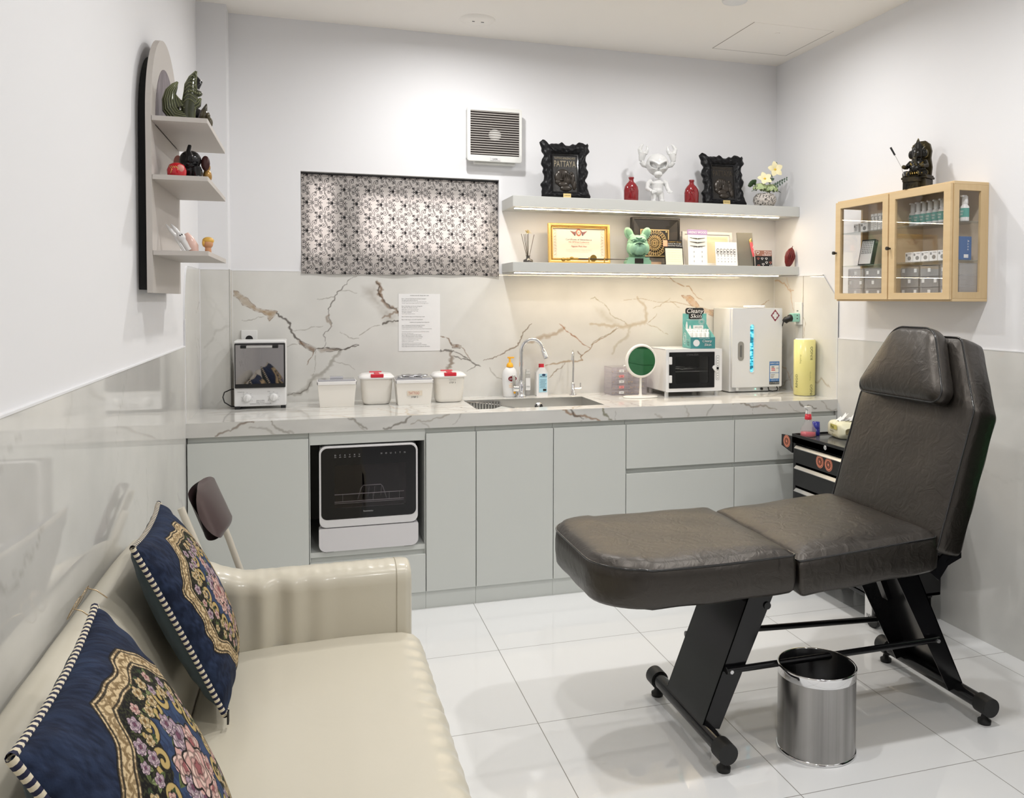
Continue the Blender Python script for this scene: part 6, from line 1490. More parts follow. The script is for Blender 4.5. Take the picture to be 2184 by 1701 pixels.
mb = MB().tube([(0, 0, .0), (0, 0, .020), (-.004, 0, .045), (-.010, 0, .064)], [.014, .018, .014, .007], 14); mb.build('body', mat('pale_pink', s2l(226, 190, 178), .25), t)
t = T('yellow_haired_doll', 'tiny doll head with yellow hair at the right of the lowest arched shelf', 'figurine', (-1.012, -.31, 1.5275))
mb = MB().ell((0, 0, .030), (.015, .014, .016)).tube([(0, 0, .0), (0, 0, .02)], [.010, .009], 12); mb.build('head', mat('tan_skin', s2l(206, 150, 110), .4), t)
mb = MB().ell((0, .002, .040), (.0175, .016, .012)).ell((-.012, 0, .032), (.006, .012, .012)); mb.build('hair', mat('yellow_hair', s2l(222, 176, 84), .4), t)
# ================================================================ upholstery helpers
def dense(pts, step=.012, closed=True):
    out = []; n = len(pts)
    for i in range(n if closed else n-1):
        a, b = pts[i], pts[(i+1) % n]; L = math.hypot(b[0]-a[0], b[1]-a[1]); k = max(1, int(L/step))
        for j in range(k): q = j/k; out.append((a[0]+(b[0]-a[0])*q, a[1]+(b[1]-a[1])*q))
    return out
def round_poly(pts, rad, n=10):
    out = []; N = len(pts)
    for i in range(N):
        p = Vector(pts[i]); a = Vector(pts[i-1]); b = Vector(pts[(i+1) % N]); r_ = rad[i] if hasattr(rad, '__len__') else rad
        d1 = (a-p).normalized(); d2 = (b-p).normalized(); ang = d1.angle(d2); tl = min(r_/math.tan(ang/2), (a-p).length*.49, (b-p).length*.49); rr_ = tl*math.tan(ang/2)
        c = p+(d1+d2).normalized()*(rr_/math.sin(ang/2)); s_, e_ = p+d1*tl-c, p+d2*tl-c
        a0 = math.atan2(s_.y, s_.x); a1 = math.atan2(e_.y, e_.x); da = (a1-a0+math.pi) % (2*math.pi)-math.pi
        for k in range(n+1): t_ = a0+da*k/n; out.append((c.x+rr_*math.cos(t_), c.y+rr_*math.sin(t_)))
    return out
def pad(name, outline, fn, th, crown, mats, parent, pipe=.0032, pipe_mat=None, tilt=None, low_inset=.97, wob=.0, lower_round=.02):
    o_ = dense(outline); n = len(o_); cx = (min(p[0] for p in o_)+max(p[0] for p in o_))/2; cy = (min(p[1] for p in o_)+max(p[1] for p in o_))/2
    wx = (max(p[0] for p in o_)-min(p[0] for p in o_))/2; wy = (max(p[1] for p in o_)-min(p[1] for p in o_))/2
    rings = []
    def ins(k):   # move the outline inwards by k metres (scaled on each axis)
        return [(cx+(p[0]-cx)*(1-k/wx), cy+(p[1]-cy)*(1-k/wy)) for p in o_]
    side = [(.03, -th), (.008, -th), (.0, -th+lower_round*.5), (-.003, -th*.6), (-.003, -th*.3), (.0, 0)]
    for k, d in side: rings.append([(a, b, d) for a, b in ins(k)])
    m_ = min(wx, wy)
    OA = np.array(o_)
    def dome(a, b):   # soft distance from the piping, so the crown has no ridges
        d = np.hypot(OA[:, 0]-a, OA[:, 1]-b)+1e-4
        return crown*1.08*(1-math.exp(-float((np.mean(d**-5.0)**-.2))/.075*1.15))
    for k in [m_*.985*(i_/16)**1.4 for i_ in range(1, 17)]:
        rings.append([(a, b, dome(a, b)*min(1, k/.012)) for a, b in ins(k)])
    mb = MB(); vs = []
    for r_ in rings:
        for a, b, d in r_:
            vs.append(fn(a, b, d+wob*math.sin(a*23+b*11)*math.sin(b*19-a*7)*(1 if d > .001 else 0)+(.0016*math.sin(a*31+b*43) if d < -th*.9 else 0)))
    K = len(rings)
    fs = [(k*n+i, k*n+(i+1) % n, (k+1)*n+(i+1) % n, (k+1)*n+i) for k in range(K-1) for i in range(n)]
    mb._add(vs, fs, 0, True); mb._add(vs, [tuple(range(n))[::-1], tuple(range((K-1)*n, K*n))], 0, True)
    ob = mb.build(name, mats, parent)
    if pipe: MB().tube([fn(a, b, .001) for a, b, d in rings[5]], pipe, 8, closed=True).build('piping', pipe_mat or mats, ob)
    return ob
# ================================================================ treatment bed
M_vinyl = mat('black_vinyl', (.008, .0065, .005), .40, spec=.80, bump=(20, .55, .0055, 1.6))
_b = M_vinyl.node_tree.nodes['Principled BSDF']; _b.inputs['Coat Weight'].default_value = .22; _b.inputs['Coat Roughness'].default_value = .42; _b.inputs['Coat IOR'].default_value = 1.6; _b.inputs['Specular Tint'].default_value = (1, .90, .80, 1)
M_pipe = mat('glossy_black_piping', (.02, .02, .02), .15, coat=.4); M_frame = mat('black_powder_coat', (.008, .008, .009), .18, spec=.5)
M_rubber = mat('black_rubber', (.015, .015, .015), .5)
bed = T('treatment_bed', 'black vinyl adjustable tattoo bed with raised backrest on a steel frame', 'treatment bed', (.93, -.775, 0)); O_ = bed.location.copy()
loc = lambda x, y, z: (x-O_.x, y-O_.y, z-O_.z)
Y0, Y1, ZR = -1.062, -.488, .630
foot = round_poly([(.055, Y0), (.664, Y0), (.664, Y1), (.055, Y1)], [.15, .012, .012, .15])
pad('leg_rest', foot, lambda a, b, d: loc(a, b, ZR+d-.006*math.sin((a-.05)*5)+.004*(a < .2)), .112, .030, M_vinyl, bed, pipe_mat=M_pipe, wob=.002)
s4, c4 = math.sin(R(3.6)), math.cos(R(3.6))
seat = round_poly([(0, Y0), (.505, Y0), (.505, Y1), (0, Y1)], [.012, .03, .03, .012])
pad('seat_pad', seat, lambda a, b, d: loc(.676+a*c4-d*s4, b, .610+a*s4+d*c4), .108, .034, M_vinyl, bed, pipe_mat=M_pipe, wob=.002)
sl, cl = math.sin(R(17.2)), math.cos(R(17.2)); HX, HZ = 1.178, .625
bk_o = round_poly([(Y0, -.03), (Y0, .43), (-.775-.150, .665), (-.775+.150, .665), (Y1, .43), (Y1, -.03)], [.02, .05, .035, .035, .05, .02])
bfn = lambda a, b, d: loc(HX+b*sl-d*cl, a, HZ+b*cl+d*sl)
bk_o = [(a, b) for a, b in bk_o]
def bfn2(a, b, d): return bfn(a, b, d)
pad('backrest', bk_o[::-1], bfn2, .100, .016, M_vinyl, bed, pipe_mat=M_pipe, wob=.0015)
hr = round_poly([(-.775-.232, .425), (-.775-.100, .675), (-.775+.100, .675), (-.775+.232, .425)], [.035, .075, .075, .035])
def hfn(a, b, d): return bfn(a, b, d+.072)
hd = pad('headrest', hr[::-1], hfn, .055, .034, M_vinyl, bed, pipe_mat=M_pipe, wob=.001)
# steel frame: floor tubes, leaning legs, stretchers, brackets
def floor_tube(x):
    o1 = MB().cyl(loc(x, -.525, .062), loc(x, -1.035, .062), .024, n=24).build('floor_tube', M_frame, bed)
    for y in (-.525, -1.035):
        s_ = 1 if y > -.8 else -1
        MB().cyl(loc(x, y-s_*.03, .062), loc(x, y+s_*.022, .062), .031, n=24).build('end_cap', M_rubber, o1, bevel=.004)
        MB().lathe([(0, 0), (.020, 0), (.021, .012), (.012, .018), (.008, .036)], loc(x, y-s_*.008, 0), 20).build('levelling_foot', M_rubber, o1)
floor_tube(.450); floor_tube(1.400)
def leaning_leg(xb, xt, zt, wb=.075, wt=.105):
    mb = MB(); y0_, y1_ = -.915, -.645
    s_ = 1 if xt > xb else -1; w = wb/2
    # open C-shaped plate: broad outer face with a flange on each side
    t_ = .003
    A0, A1 = (xb-s_*.018, .075), (xt-s_*.03, zt)
    B0, B1 = (xb+s_*.042, .062), (xt+s_*.062, zt)
    def wall(p, q, ya, yb_):
        mb.prism([p, q, (q[0]+s_*t_*1.2, q[1]), (p[0]+s_*t_*1.2, p[1])], lambda a, b, d: loc(a, d, b), ya, yb_)
    wall(A0, A1, y0_, y1_)
    for y in (y0_, y1_-t_): mb.prism([A0, B0, B1, A1], lambda a, b, d: loc(a, d, b), y, y+t_)
    return mb.build('leg_plate', M_frame, bed, bevel=.0008)
leaning_leg(.452, .640, .515); leaning_leg(1.398, 1.160, .545)
for y in (-.925, -.632):
    p0, p1 = (.525, .262), (1.395 if y < -.8 else 1.285, .222 if y < -.8 else .240)
    p0 = (.522, .246); p1 = (1.290, .250) if y < -.8 else (1.31, .212)
    mb = MB(); a, b = Vector(loc(p0[0], y, p0[1])), Vector(loc(p1[0], y, p1[1])); d = (b-a).normalized()
    mb.tube([a-d*.012, a+d*.03, a+d*.06, b-d*.06, b-d*.03, b+d*.012], [.011, .010, .0105, .0105, .010, .011], 12)
    st = mb.build('stretcher', M_frame, bed)
    for p in (a, b): MB().cyl(p+Vector((0, -.016 if y < -.8 else .016, 0)), p, .0065, n=6, sm=False).build('bolt', M_alu, st)
mb = MB()
for y in (-.90, -.66):
    mb.prism([(.50, .515), (.66, .50), (.655, .455), (.60, .43)], lambda a, b, d: loc(a, d, b), y, y+.005)
    mb.prism([(.70, .50), (1.17, .53), (1.17, .505), (.70, .475)], lambda a, b, d: loc(a, d, b), y, y+.025)
mb.tube([loc(.655, -.92, .43), loc(.655, -.64, .43)], .012, 10).tube([loc(.15, -.90, .505), loc(.66, -.90, .495)], .012, 8).tube([loc(.15, -.66, .505), loc(.66, -.66, .495)], .012, 8)
mb.build('seat_frame', M_frame, bed)
mb = MB()
mb.prism([(1.155, .53), (1.275, .66), (1.275, .565), (1.225, .545), (1.19, .50)], lambda a, b, d: loc(a, d, b), Y0+.012, Y0+.018).prism([(1.155, .53), (1.275, .66), (1.275, .565), (1.225, .545), (1.19, .50)], lambda a, b, d: loc(a, d, b), Y1-.018, Y1-.012)
mb.tube([loc(1.225, Y0+.01, .555), loc(1.225, Y1-.01, .555)], .009, 10)
mb.build('hinge_bracket', M_frame, bed)
mb = MB().prism([(1.120, .52), (1.150, .52), (1.215, .35), (1.195, .35)], lambda a, b, d: loc(a, d, b), -.80, -.77); mb.build('support_strut', M_frame, bed)
# ================================================================ steel bin
t = T('waste_bin', 'round brushed steel waste bin with a black liner under the bed', 'waste bin', (.786, -.992, 0))
M_binst = mat('bin_steel', (.40, .39, .38), .27, 1, noise=(14, .75, (.22, .215, .21)), stretch=(3, 3, .04))
MB().lathe([(.117, .004), (.117, .005), (.117, .235)], n=64, cap=False).build('body', M_binst, t)
MB().lathe([(.112, 0), (.119, 0), (.1205, .004), (.119, .008), (.117, .009)], n=64, cap=False).build('base_ring', M_chrome, t)
MB().lathe([(.1172, .233), (.1185, .234), (.1185, .257), (.1195, .261), (.117, .264), (.113, .262), (.113, .24)], n=64, cap=False).build('rim_band', M_chrome, t)
MB().lathe([(.113, .262), (.1105, .258), (.107, .02), (0, .018)], n=64, cap=False).build('liner', mat('liner_black', (.012, .012, .013), .25), t)
# ================================================================ black tool trolley
t = T('tool_trolley', 'black steel rolling tool trolley with silver drawer pulls behind the bed', 'trolley', (1.70, .03, 0)); o = -t.location
TX0, TX1, TY0, TY1, TZ = 1.530, 1.868, -.285, .345, .738
M_tr = mat('trolley_black', (.012, .012, .013), .28)
mb = MB(off=o)
mb.box(TX0+.012, TX1, TY0, TY0+.012, .125, TZ-.04).box(TX0+.012, TX1, TY1-.012, TY1, .125, TZ-.04).box(TX1-.005, TX1, TY0, TY1, .125, TZ-.04).box(TX0+.012, TX1, TY0, TY1, .125, .14).box(TX0+.006, TX0+.02, TY0, TY0+.022, .125, TZ-.04).box(TX0+.006, TX0+.02, TY1-.022, TY1, .125, TZ-.04)
mb.build('body', M_tr, t, bevel=.002)
mb = MB(off=o).box(TX0, TX1, TY0-.004, TY1+.004, TZ-.045, TZ-.012).box(TX0, TX0+.006, TY0-.004, TY1+.004, TZ-.045, TZ).box(TX1-.006, TX1, TY0-.004, TY1+.004, TZ-.045, TZ).box(TX0, TX1, TY0-.004, TY0+.002, TZ-.045, TZ).box(TX0, TX1, TY1-.002, TY1+.004, TZ-.045, TZ)
tp = mb.build('top_tray', M_tr, t, bevel=.002)
MB(off=o).box(TX0+.008, TX1-.008, TY0+.006, TY1-.006, TZ-.012, TZ-.009).build('glossy_mat', mat('glossy_tray_mat', (.10, .10, .10), .05), tp)
MB(off=o).cyl((TX0-.002, .07, .715), (TX0, .07, .715), .011, n=20).cyl((TX0-.006, .07, .715), (TX0-.002, .07, .715), .006, n=16).build('lock', M_chrome, tp)
dz = [(.600, .692), (.490, .594), (.385, .484), (.280, .379), (.150, .274)]
drs = []
for a, b in dz:
    d_ = MB(off=o).box(TX0+.004, TX0+.012, TY0+.024, TY1-.024, a, b-.014).build('drawer', M_tr, t, bevel=.002)
    MB(off=o).prism([(TX0-.004, b-.020), (TX0+.010, b-.006), (TX0+.010, b-.0135), (TX0+.000, b-.024)], lambda x_, z_, d: (x_, d, z_), TY0+.022, TY1-.022).build('drawer_pull', M_alu, d_, bevel=.001); drs.append(d_)
MB(off=o).prism([(TY1+.004, TZ-.014), (TY1+.10, TZ-.018), (TY1+.10, TZ-.072), (TY1+.004, TZ-.096)], lambda a, b, d: (d, a, b), TX0+.002, TX0+.010).prism([(TY1+.004, TZ-.014), (TY1+.10, TZ-.018), (TY1+.10, TZ-.072), (TY1+.004, TZ-.096)], lambda a, b, d: (d, a, b), TX1-.010, TX1-.002).cyl((TX0+.004, TY1+.085, TZ-.04), (TX1-.004, TY1+.085, TZ-.04), .012, n=16).build('push_handle', M_tr, t, bevel=.001)
M_stk = mat('copper_sticker', s2l(222, 140, 112), .4); M_stk2 = mat('sticker_black', s2l(60, 30, 28), .4)
def sticker(y, z, x, par):
    mb = MB(off=o)
    circ = lambda r_, dx, m: mb.poly([(x-dx, y+r_*math.cos(a), z+r_*1.0*math.sin(a)) for a in np.linspace(0, -2*math.pi, 30)[:-1]], m)
    circ(.030, .0006, 0); circ(.0265, .0010, 1); circ(.0245, .0013, 0); circ(.018, .0016, 1); circ(.006, .0019, 0)
    for k in range(12): a = R(30*k); mb.tube([(x-.0019, y+.008*math.cos(a), z+.008*math.sin(a)), (x-.0019, y+.016*math.cos(a), z+.016*math.sin(a))], .0008, 4, m=0)
    mb.build('round_sticker', [M_stk, M_stk2], par)
sticker(TY1+.052, TZ-.046, TX0+.002, t); sticker(.118, .642, TX0+.004, drs[0]); sticker(.050, .640, TX0+.004, drs[0])
for i, (x, y) in enumerate(((TX0+.04, TY0+.045), (TX1-.04, TY0+.045), (TX0+.04, TY1-.045), (TX1-.04, TY1-.045))):
    mb = MB(off=o).box(x-.018, x+.018, y-.02, y+.02, .108, .126).box(x-.015, x-.012, y-.018, y+.018, .045, .11).box(x+.012, x+.015, y-.018, y+.018, .045, .11); c_ = mb.build('caster', M_tr, t)
    MB(off=o).cyl((x-.010, y+.008, .040), (x+.010, y+.008, .040), .040, n=28).build('wheel', M_rubber, c_, bevel=.004)
mb = MB(off=o).box(TX0-.010, TX0-.006, TY0+.0, TY0+.045, .045, .16, 0).text('NVL', (TX0-.0105, TY0+.030, .060), (0, -1, 0), (0, 0, 1), h=.016, m=1); mb.build('paper_tag', [M_paper, M_ink], t, bevel=.004)
TT = TZ-.0088
t = T('spray_bottle', 'clear spray bottle with red liquid and a red and white trigger on the trolley', 'spray bottle', (1.585, .295, TT), R(15))
MB().lathe([(0, 0), (.036, 0), (.038, .005), (.036, .035), (.020, .065), (.015, .082)], n=28).build('bottle', M_clear, t)
MB().lathe([(0, .002), (.034, .002), (.0355, .006), (.0345, .022), (0, .022)], n=28).build('liquid', mat('pink_liquid', s2l(215, 60, 80), .1), t)
MB().lathe([(.016, .082), (.017, .085), (.014, .108), (0, .109)], n=20).build('collar', M_red, t)
MB().prism([(-.010, .108), (.012, .108), (.014, .145), (-.022, .145), (-.020, .136), (-.008, .128)], P3, -.008, .008).prism([(-.012, .128), (-.016, .110), (-.013, .110), (-.008, .124)], P3, -.004, .004).build('trigger_head', M_whiteplastic, t, bevel=.003)
t = T('blue_bottle', 'small dark blue capped bottle right of the spray bottle on the trolley', 'bottle', (1.640, .312, TT))
MB().lathe([(0, 0), (.018, 0), (.019, .003), (.019, .036), (0, .037)], n=24).build('bottle', mat('dark_blue', s2l(30, 34, 120), .25), t); MB().lathe([(.0185, .037), (.0175, .066), (0, .067)], n=24).build('cap', mat('blue_cap', s2l(52, 56, 150), .25), t)
t = T('tissue_pack', 'soft yellow and white pack of tissues lying on the trolley beside the bed', 'tissue pack', (1.735, .215, TT), R(-10))
M_pack = mat('cream_wrap', s2l(232, 228, 196), .35, noise=(9, .5, s2l(240, 238, 225)))
def packf(u, v):
    th = u*2*math.pi; c, s_ = math.cos(th), math.sin(th); y = (v-.5)*.17; e_ = (1-abs(2*v-1)**6)
    f = lambda q: math.copysign(abs(q)**.45, q)
    return (.062*f(c)*(.6+.4*e_), y, .040+.040*f(s_)*(.35+.65*e_)+.002*math.sin(v*30+u*9))
MB().grid(48, 30, packf, wrapu=True).build('pack', M_pack, t)
mb = MB()
for k in range(5): mb.grid(8, 6, lambda u, v: (-.02+.012*k+(v-.5)*.03+.012*u*math.sin(k*2), (u-.5)*.05+.01*math.cos(k), .078+.035*v*(.6+.4*math.sin(k*1.9))+.006*math.sin(u*6+k)))
mb.build('tissue', M_paper, t)
mb = MB()
mb.M = Matrix.Translation((-.0635, 0, .035)) @ Matrix.Rotation(R(-90), 4, 'Z')
mb.box(-.02, .05, -.0015, -.0008, .010, .032, 1).text('Posi', (-.012, -.0018, .014), h=.014, m=0).text('Bamboo', (-.02, -.001, -.004), h=.008, m=0).text('C + D', (0, -.001, -.022), h=.010, m=2)
mb.build('print', [mat('dark_print', s2l(60, 62, 40), .5), mat('lime_patch', s2l(208, 200, 110), .5), mat('olive_letters', s2l(150, 140, 60), .5)], t)
# ================================================================ sofa
M_lea = mat('cream_leather', s2l(211, 205, 188), .30, spec=.5, bump=(7, .28, .006, .6), coat=.15)
t = T('leather_sofa', 'cream leather sofa along the left tiled wall', 'sofa', (-.80, -1.8, 0)); sofa = t; o = -t.location
rs = np.random.default_rng(4); ph = rs.uniform(0, 6.28, 12); fq = rs.uniform(30, 95, 12)
def wr(y): return sum(math.sin(y*f_+p_) for f_, p_ in zip(fq, ph))/6
prof = [(-1.00, .345), (-.985, .385), (-.965, .405), (-.92, .419), (-.80, .427), (-.62, .429), (-.50, .427), (-.455, .424), (-.425, .414), (-.408, .398), (-.398, .375), (-.394, .34), (-.392, .25), (-.395, .12)]
prof = dense(prof, .012, closed=False)+[prof[-1]]
ny = 520; ys = np.linspace(-3.05, -.7625, ny); P_ = np.zeros((len(prof), ny, 3))
for i, (x, z) in enumerate(prof):
    e_ = math.exp(-((x+.42)/.035)**2)
    for j, y in enumerate(ys):
        fr = min(1, (-.7625-y)/.03); w_ = wr(y)*.0042*e_
        dip = .006*math.exp(-((y+1.25)/.12)**2)*math.exp(-((x+.93)/.08)**2)
        P_[i, j] = (x+w_*.8-(.010*(1-fr)**2 if x > -.5 else 0), y, z+w_-.012*(1-fr)**2-dip+.0012*math.sin(y*6)*math.sin(x*9))
ob = grid_mesh('seat_cushion', (P_-np.array(sofa.location))[:, ::-1].copy(), M_lea, sofa)
MB(off=o).box(-1.15, -.42, -3.0, -.70, .05, .34).build('base', M_lea, sofa, bevel=.02)
for x in (-.48, -1.1):
    for y in (-.72, -2.95): MB(off=o).cyl((x, y, 0), (x, y, .05), .02, n=14).build('leg', M_black, sofa)
bprof = [(-1.186, .30), (-1.186, .690), (-1.180, .722), (-1.165, .738), (-1.145, .742), (-1.120, .732), (-1.095, .705), (-1.068, .655), (-1.038, .585), (-1.010, .505), (-.988, .435), (-.975, .385), (-.968, .34)]
bprof = dense(bprof, .014, closed=False)+[bprof[-1]]
ys = np.linspace(-3.05, -.60, 300); P_ = np.zeros((len(bprof), 300, 3))
for i, (x, z) in enumerate(bprof):
    for j, y in enumerate(ys):
        fr = max(0, 1-(-.60-y)/.10); dz_ = -.02*max(0, min(1, (y+1.0)/.4))**2
        P_[i, j] = (x-(x+1.186)*.5*fr**2, y, z+(dz_ if z > .5 else 0)-(.10*fr**2.5 if z > .45 else 0)+.0008*wr(y*.4))
grid_mesh('backrest', (P_-np.array(sofa.location))[:, ::-1].copy(), M_lea, sofa)
# far arm: rolled top that rises to meet the back
sec = [(-.756, .08), (-.758, .30), (-.760, .45), (-.763, .54), (-.765, .572), (-.758, .593), (-.742, .606), (-.715, .613), (-.685, .613), (-.658, .606), (-.643, .593), (-.636, .572), (-.635, .54), (-.635, .30), (-.635, .08)]
sec = dense(sec, .01, closed=False)+[sec[-1]]
xs_ = list(np.linspace(-1.18, -.443, 260))+[-.436, -.430, -.426, -.424, -.4235]; nin = [0]*260+[.002, .006, .012, .020, .030]
P_ = np.zeros((len(xs_), len(sec), 3))
for i, (x, k) in enumerate(zip(xs_, nin)):
    for j, (y, z) in enumerate(sec):
        up = max(0, min(1, (-x-.86)/.28)); up = up*up*(3-2*up); zz = z+(up*.100*(max(0, z-.42)/.21))
        near = 1 if y < -.70 else 0; fold = math.exp(-((x+.86)/.16)**2)*.0075*wr(x*.9)*near*(1 if .40 < z else 0)
        cy2 = -.698; yy = cy2+(y-cy2)*(1-k/.065); zz = zz-(k if z > .55 else 0)
        shine = .0009*math.sin(x*150+z*40)*math.sin(x*61)*(z > .6)
        P_[i, j] = (x, yy+fold, zz+shine+fold*.5)
grid_mesh('arm', (P_-np.array(sofa.location))[:, ::-1].copy(), M_lea, sofa)
mb = MB(off=o); mb.poly([(P_[-1, j, 0], P_[-1, j, 1], P_[-1, j, 2]) for j in range(len(sec))]).build('arm_end', M_lea, sofa)
mb = MB(off=o).tube([(P_[250, j, 0], P_[250, j, 1], P_[250, j, 2]) for j in range(len(sec))], .0016, 6); mb.build('arm_seam', mat('seam_thread', s2l(176, 168, 150), .5), sofa)
MB(off=o).box(-.80, -.40, -3.12, -3.06, .05, .60).build('arm', M_lea, sofa, bevel=.04, seg=4)
# ================================================================ pillows
M_velvet = mat('woven_tapestry', (.1, .1, .2), .75, attr='col', bump=(300, .4, .002), spec=.2)
M_back = mat('grey_green_cloth', s2l(58, 70, 76), .8, bump=(120, .3, .002))
M_cordb, M_cordw = mat('navy_cord', s2l(26, 30, 60), .7), mat('cream_cord', s2l(222, 212, 188), .7)
def tapestry(n, seed):
    rng = np.random.default_rng(seed)
    U, V = np.meshgrid(np.linspace(-.86, .86, n), np.linspace(-.86, .86, n)); c = np.zeros((n, n, 3))
    navy = np.array(s2l(24, 32, 52)); navyl = np.array(s2l(48, 62, 90)); black = np.array(s2l(22, 20, 20))
    nap = smoothnoise((n, n), (n//14, n//5), rng); nap2 = smoothnoise((n, n), (9, 9), rng)
    c[:] = navy; c += (navyl-navy)*np.clip(nap*.9+nap2*.5-.35, 0, 1)[..., None]*.8
    th = np.arctan2(V, U); d = np.maximum(np.maximum(abs(U), abs(V)), (abs(U)+abs(V))*.70)
    d = d*(1+.018*np.cos(8*th)+.012*np.cos(16*th+1))
    gold = np.array(s2l(206, 184, 146)); goldd = np.array(s2l(120, 98, 66))
    wv = smoothnoise((n, n), (n//4, n//4), rng)
    def put(mask, col, a=1.): 
        m = (mask*a)[..., None] if mask.dtype != bool else (mask.astype(float)*a)[..., None]; c[:] = c*(1-m)+np.asarray(col)*m
    band = (d > .60) & (d < .735); put(band, gold); put(band & (wv > .56), goldd, .75)
    for r_ in (.60, .625, .71, .735): put(abs(d-r_) < .007, black, .9)
    scr = (abs(np.sin(th*26))*.03+.64); put((abs(d-scr-.01) < .010), goldd, .8)
    inner = d < .60; field = d < .36+.05*np.cos(6*th+.7)+.03*np.sin(11*th)
    put(inner & ~field, black); put(inner & ~field & (wv > .6), np.array(s2l(60, 62, 40)), .7)
    put(field, np.array(s2l(42, 56, 86))); put(field & (nap > .55), np.array(s2l(60, 80, 114)), .6)
    def swirl(cx, cy, r0, a0, sg, col):
        t_ = np.linspace(0, 1, 18); pts = [(cx+r0*(1-.85*q)*math.cos(a0+sg*q*7), cy+r0*(1-.85*q)*math.sin(a0+sg*q*7)) for q in t_]
        k = (abs(U-cx) < r0*1.6) & (abs(V-cy) < r0*1.6); dd, _ = seg_dist(U[k], V[k], pts)
        m = np.clip((.020-dd)/.006, 0, 1); e_ = np.clip((.028-dd)/.004, 0, 1); s_ = c[k]; s_ = s_*(1-e_[:, None])+black*e_[:, None]; s_ = s_*(1-m[:, None])+col*m[:, None]; c[k] = s_
    for k_ in range(14):
        a = 2*math.pi*k_/14+.2; rr_ = .40+.03*math.cos(6*a+.7); swirl(rr_*math.cos(a)*1.02, rr_*math.sin(a)*1.02, .085, a+1, (-1)**k_, np.array(s2l(184, 160, 104)))
    greens = [np.array(s2l(*g)) for g in ((92, 104, 62), (126, 138, 92), (62, 78, 50))]
    def leafs(cx, cy, r0, nl):
        for _ in range(nl):
            a = rng.uniform(0, 6.28); L = r0*rng.uniform(.9, 1.4); ux, uy = math.cos(a), math.sin(a); col = greens[rng.integers(3)]
            k = (abs(U-cx) < L*1.3) & (abs(V-cy) < L*1.3); p = (U[k]-cx)*ux+(V[k]-cy)*uy; q = -(U[k]-cx)*uy+(V[k]-cy)*ux
            f = p/L; w_ = L*.22*np.sin(np.pi*np.clip(f, 0, 1)); m = ((f > 0) & (f < 1) & (abs(q) < w_)).astype(float); s_ = c[k]; vein_ = (abs(q) < .004) & (m > 0)
            s_ = s_*(1-m[:, None])+col*m[:, None]; s_[vein_] *= .5; c[k] = s_
    def rose(cx, cy, r0, cols, np_=5):
        k = (abs(U-cx) < r0*1.2) & (abs(V-cy) < r0*1.2); x = (U[k]-cx)/r0; y = (V[k]-cy)/r0; p0_ = rng.uniform(0, 6.28); s_ = c[k]
        rho = np.hypot(x, y); an = np.arctan2(y, x); edge_ = .85+.13*np.cos(np_*an+p0_)
        m = rho < edge_; base = np.array(cols[0]); s_[m] = base
        for q, cc in ((.78, cols[1]), (.55, cols[0]), (.40, cols[1]), (.24, cols[2])):
            mm = rho < q*(1+.16*np.cos((np_-1)*an+p0_+q*9)); s_[mm] = np.array(cc)*(1 if q != .4 else .92)
            ln = abs(rho-q*(1+.16*np.cos((np_-1)*an+p0_+q*9))) < .045; s_[ln & m] *= .45
        s_[(abs(rho-edge_) < .05)] = black; tx = rng.random(s_.shape[0]); s_[m] *= (.82+.3*tx[m])[:, None]; c[k] = s_
    pinks = [s2l(226, 196, 184), s2l(206, 164, 156), s2l(150, 90, 92)]; creams = [s2l(224, 206, 170), s2l(196, 170, 124), s2l(120, 92, 56)]; mauve = [s2l(206, 186, 190), s2l(170, 146, 160), s2l(110, 70, 90)]
    for k_ in range(52):
        a = 2*math.pi*(k_+rng.uniform(-.25, .25))/52; lo = .50; rr_ = (.50+(-.055, .035)[k_ % 2]+rng.uniform(-.015, .02))/max(max(abs(math.cos(a)), abs(math.sin(a))), (abs(math.cos(a))+abs(math.sin(a)))*.70)
        x, y = rr_*math.cos(a), rr_*math.sin(a); leafs(x, y, .06, 3); rose(x, y, rng.uniform(.040, .060), (pinks, creams, mauve, creams)[int(rng.integers(4))])
    SCL = 1.35
    for x, y, r_ in ((0, -.02, .12), (-.10, .06, .09), (.10, .05, .09), (.03, -.14, .085), (-.09, -.10, .08), (.02, .14, .08), (.12, -.09, .06), (-.15, -.01, .055), (.0, .22, .05), (-.03, -.23, .05)): leafs(x*SCL, y*SCL, r_*1.1*SCL, 6)
    for x, y, r_ in ((-.10, .06, .09), (.10, .05, .09), (.03, -.14, .085), (-.09, -.10, .08), (.02, .14, .08), (.12, -.09, .06), (-.15, -.01, .055), (.0, .22, .05), (-.03, -.23, .05), (0, -.02, .12)): rose(x*SCL, y*SCL, r_*1.12*SCL, (pinks, pinks, mauve)[int(rng.integers(3))], 6)
    return c
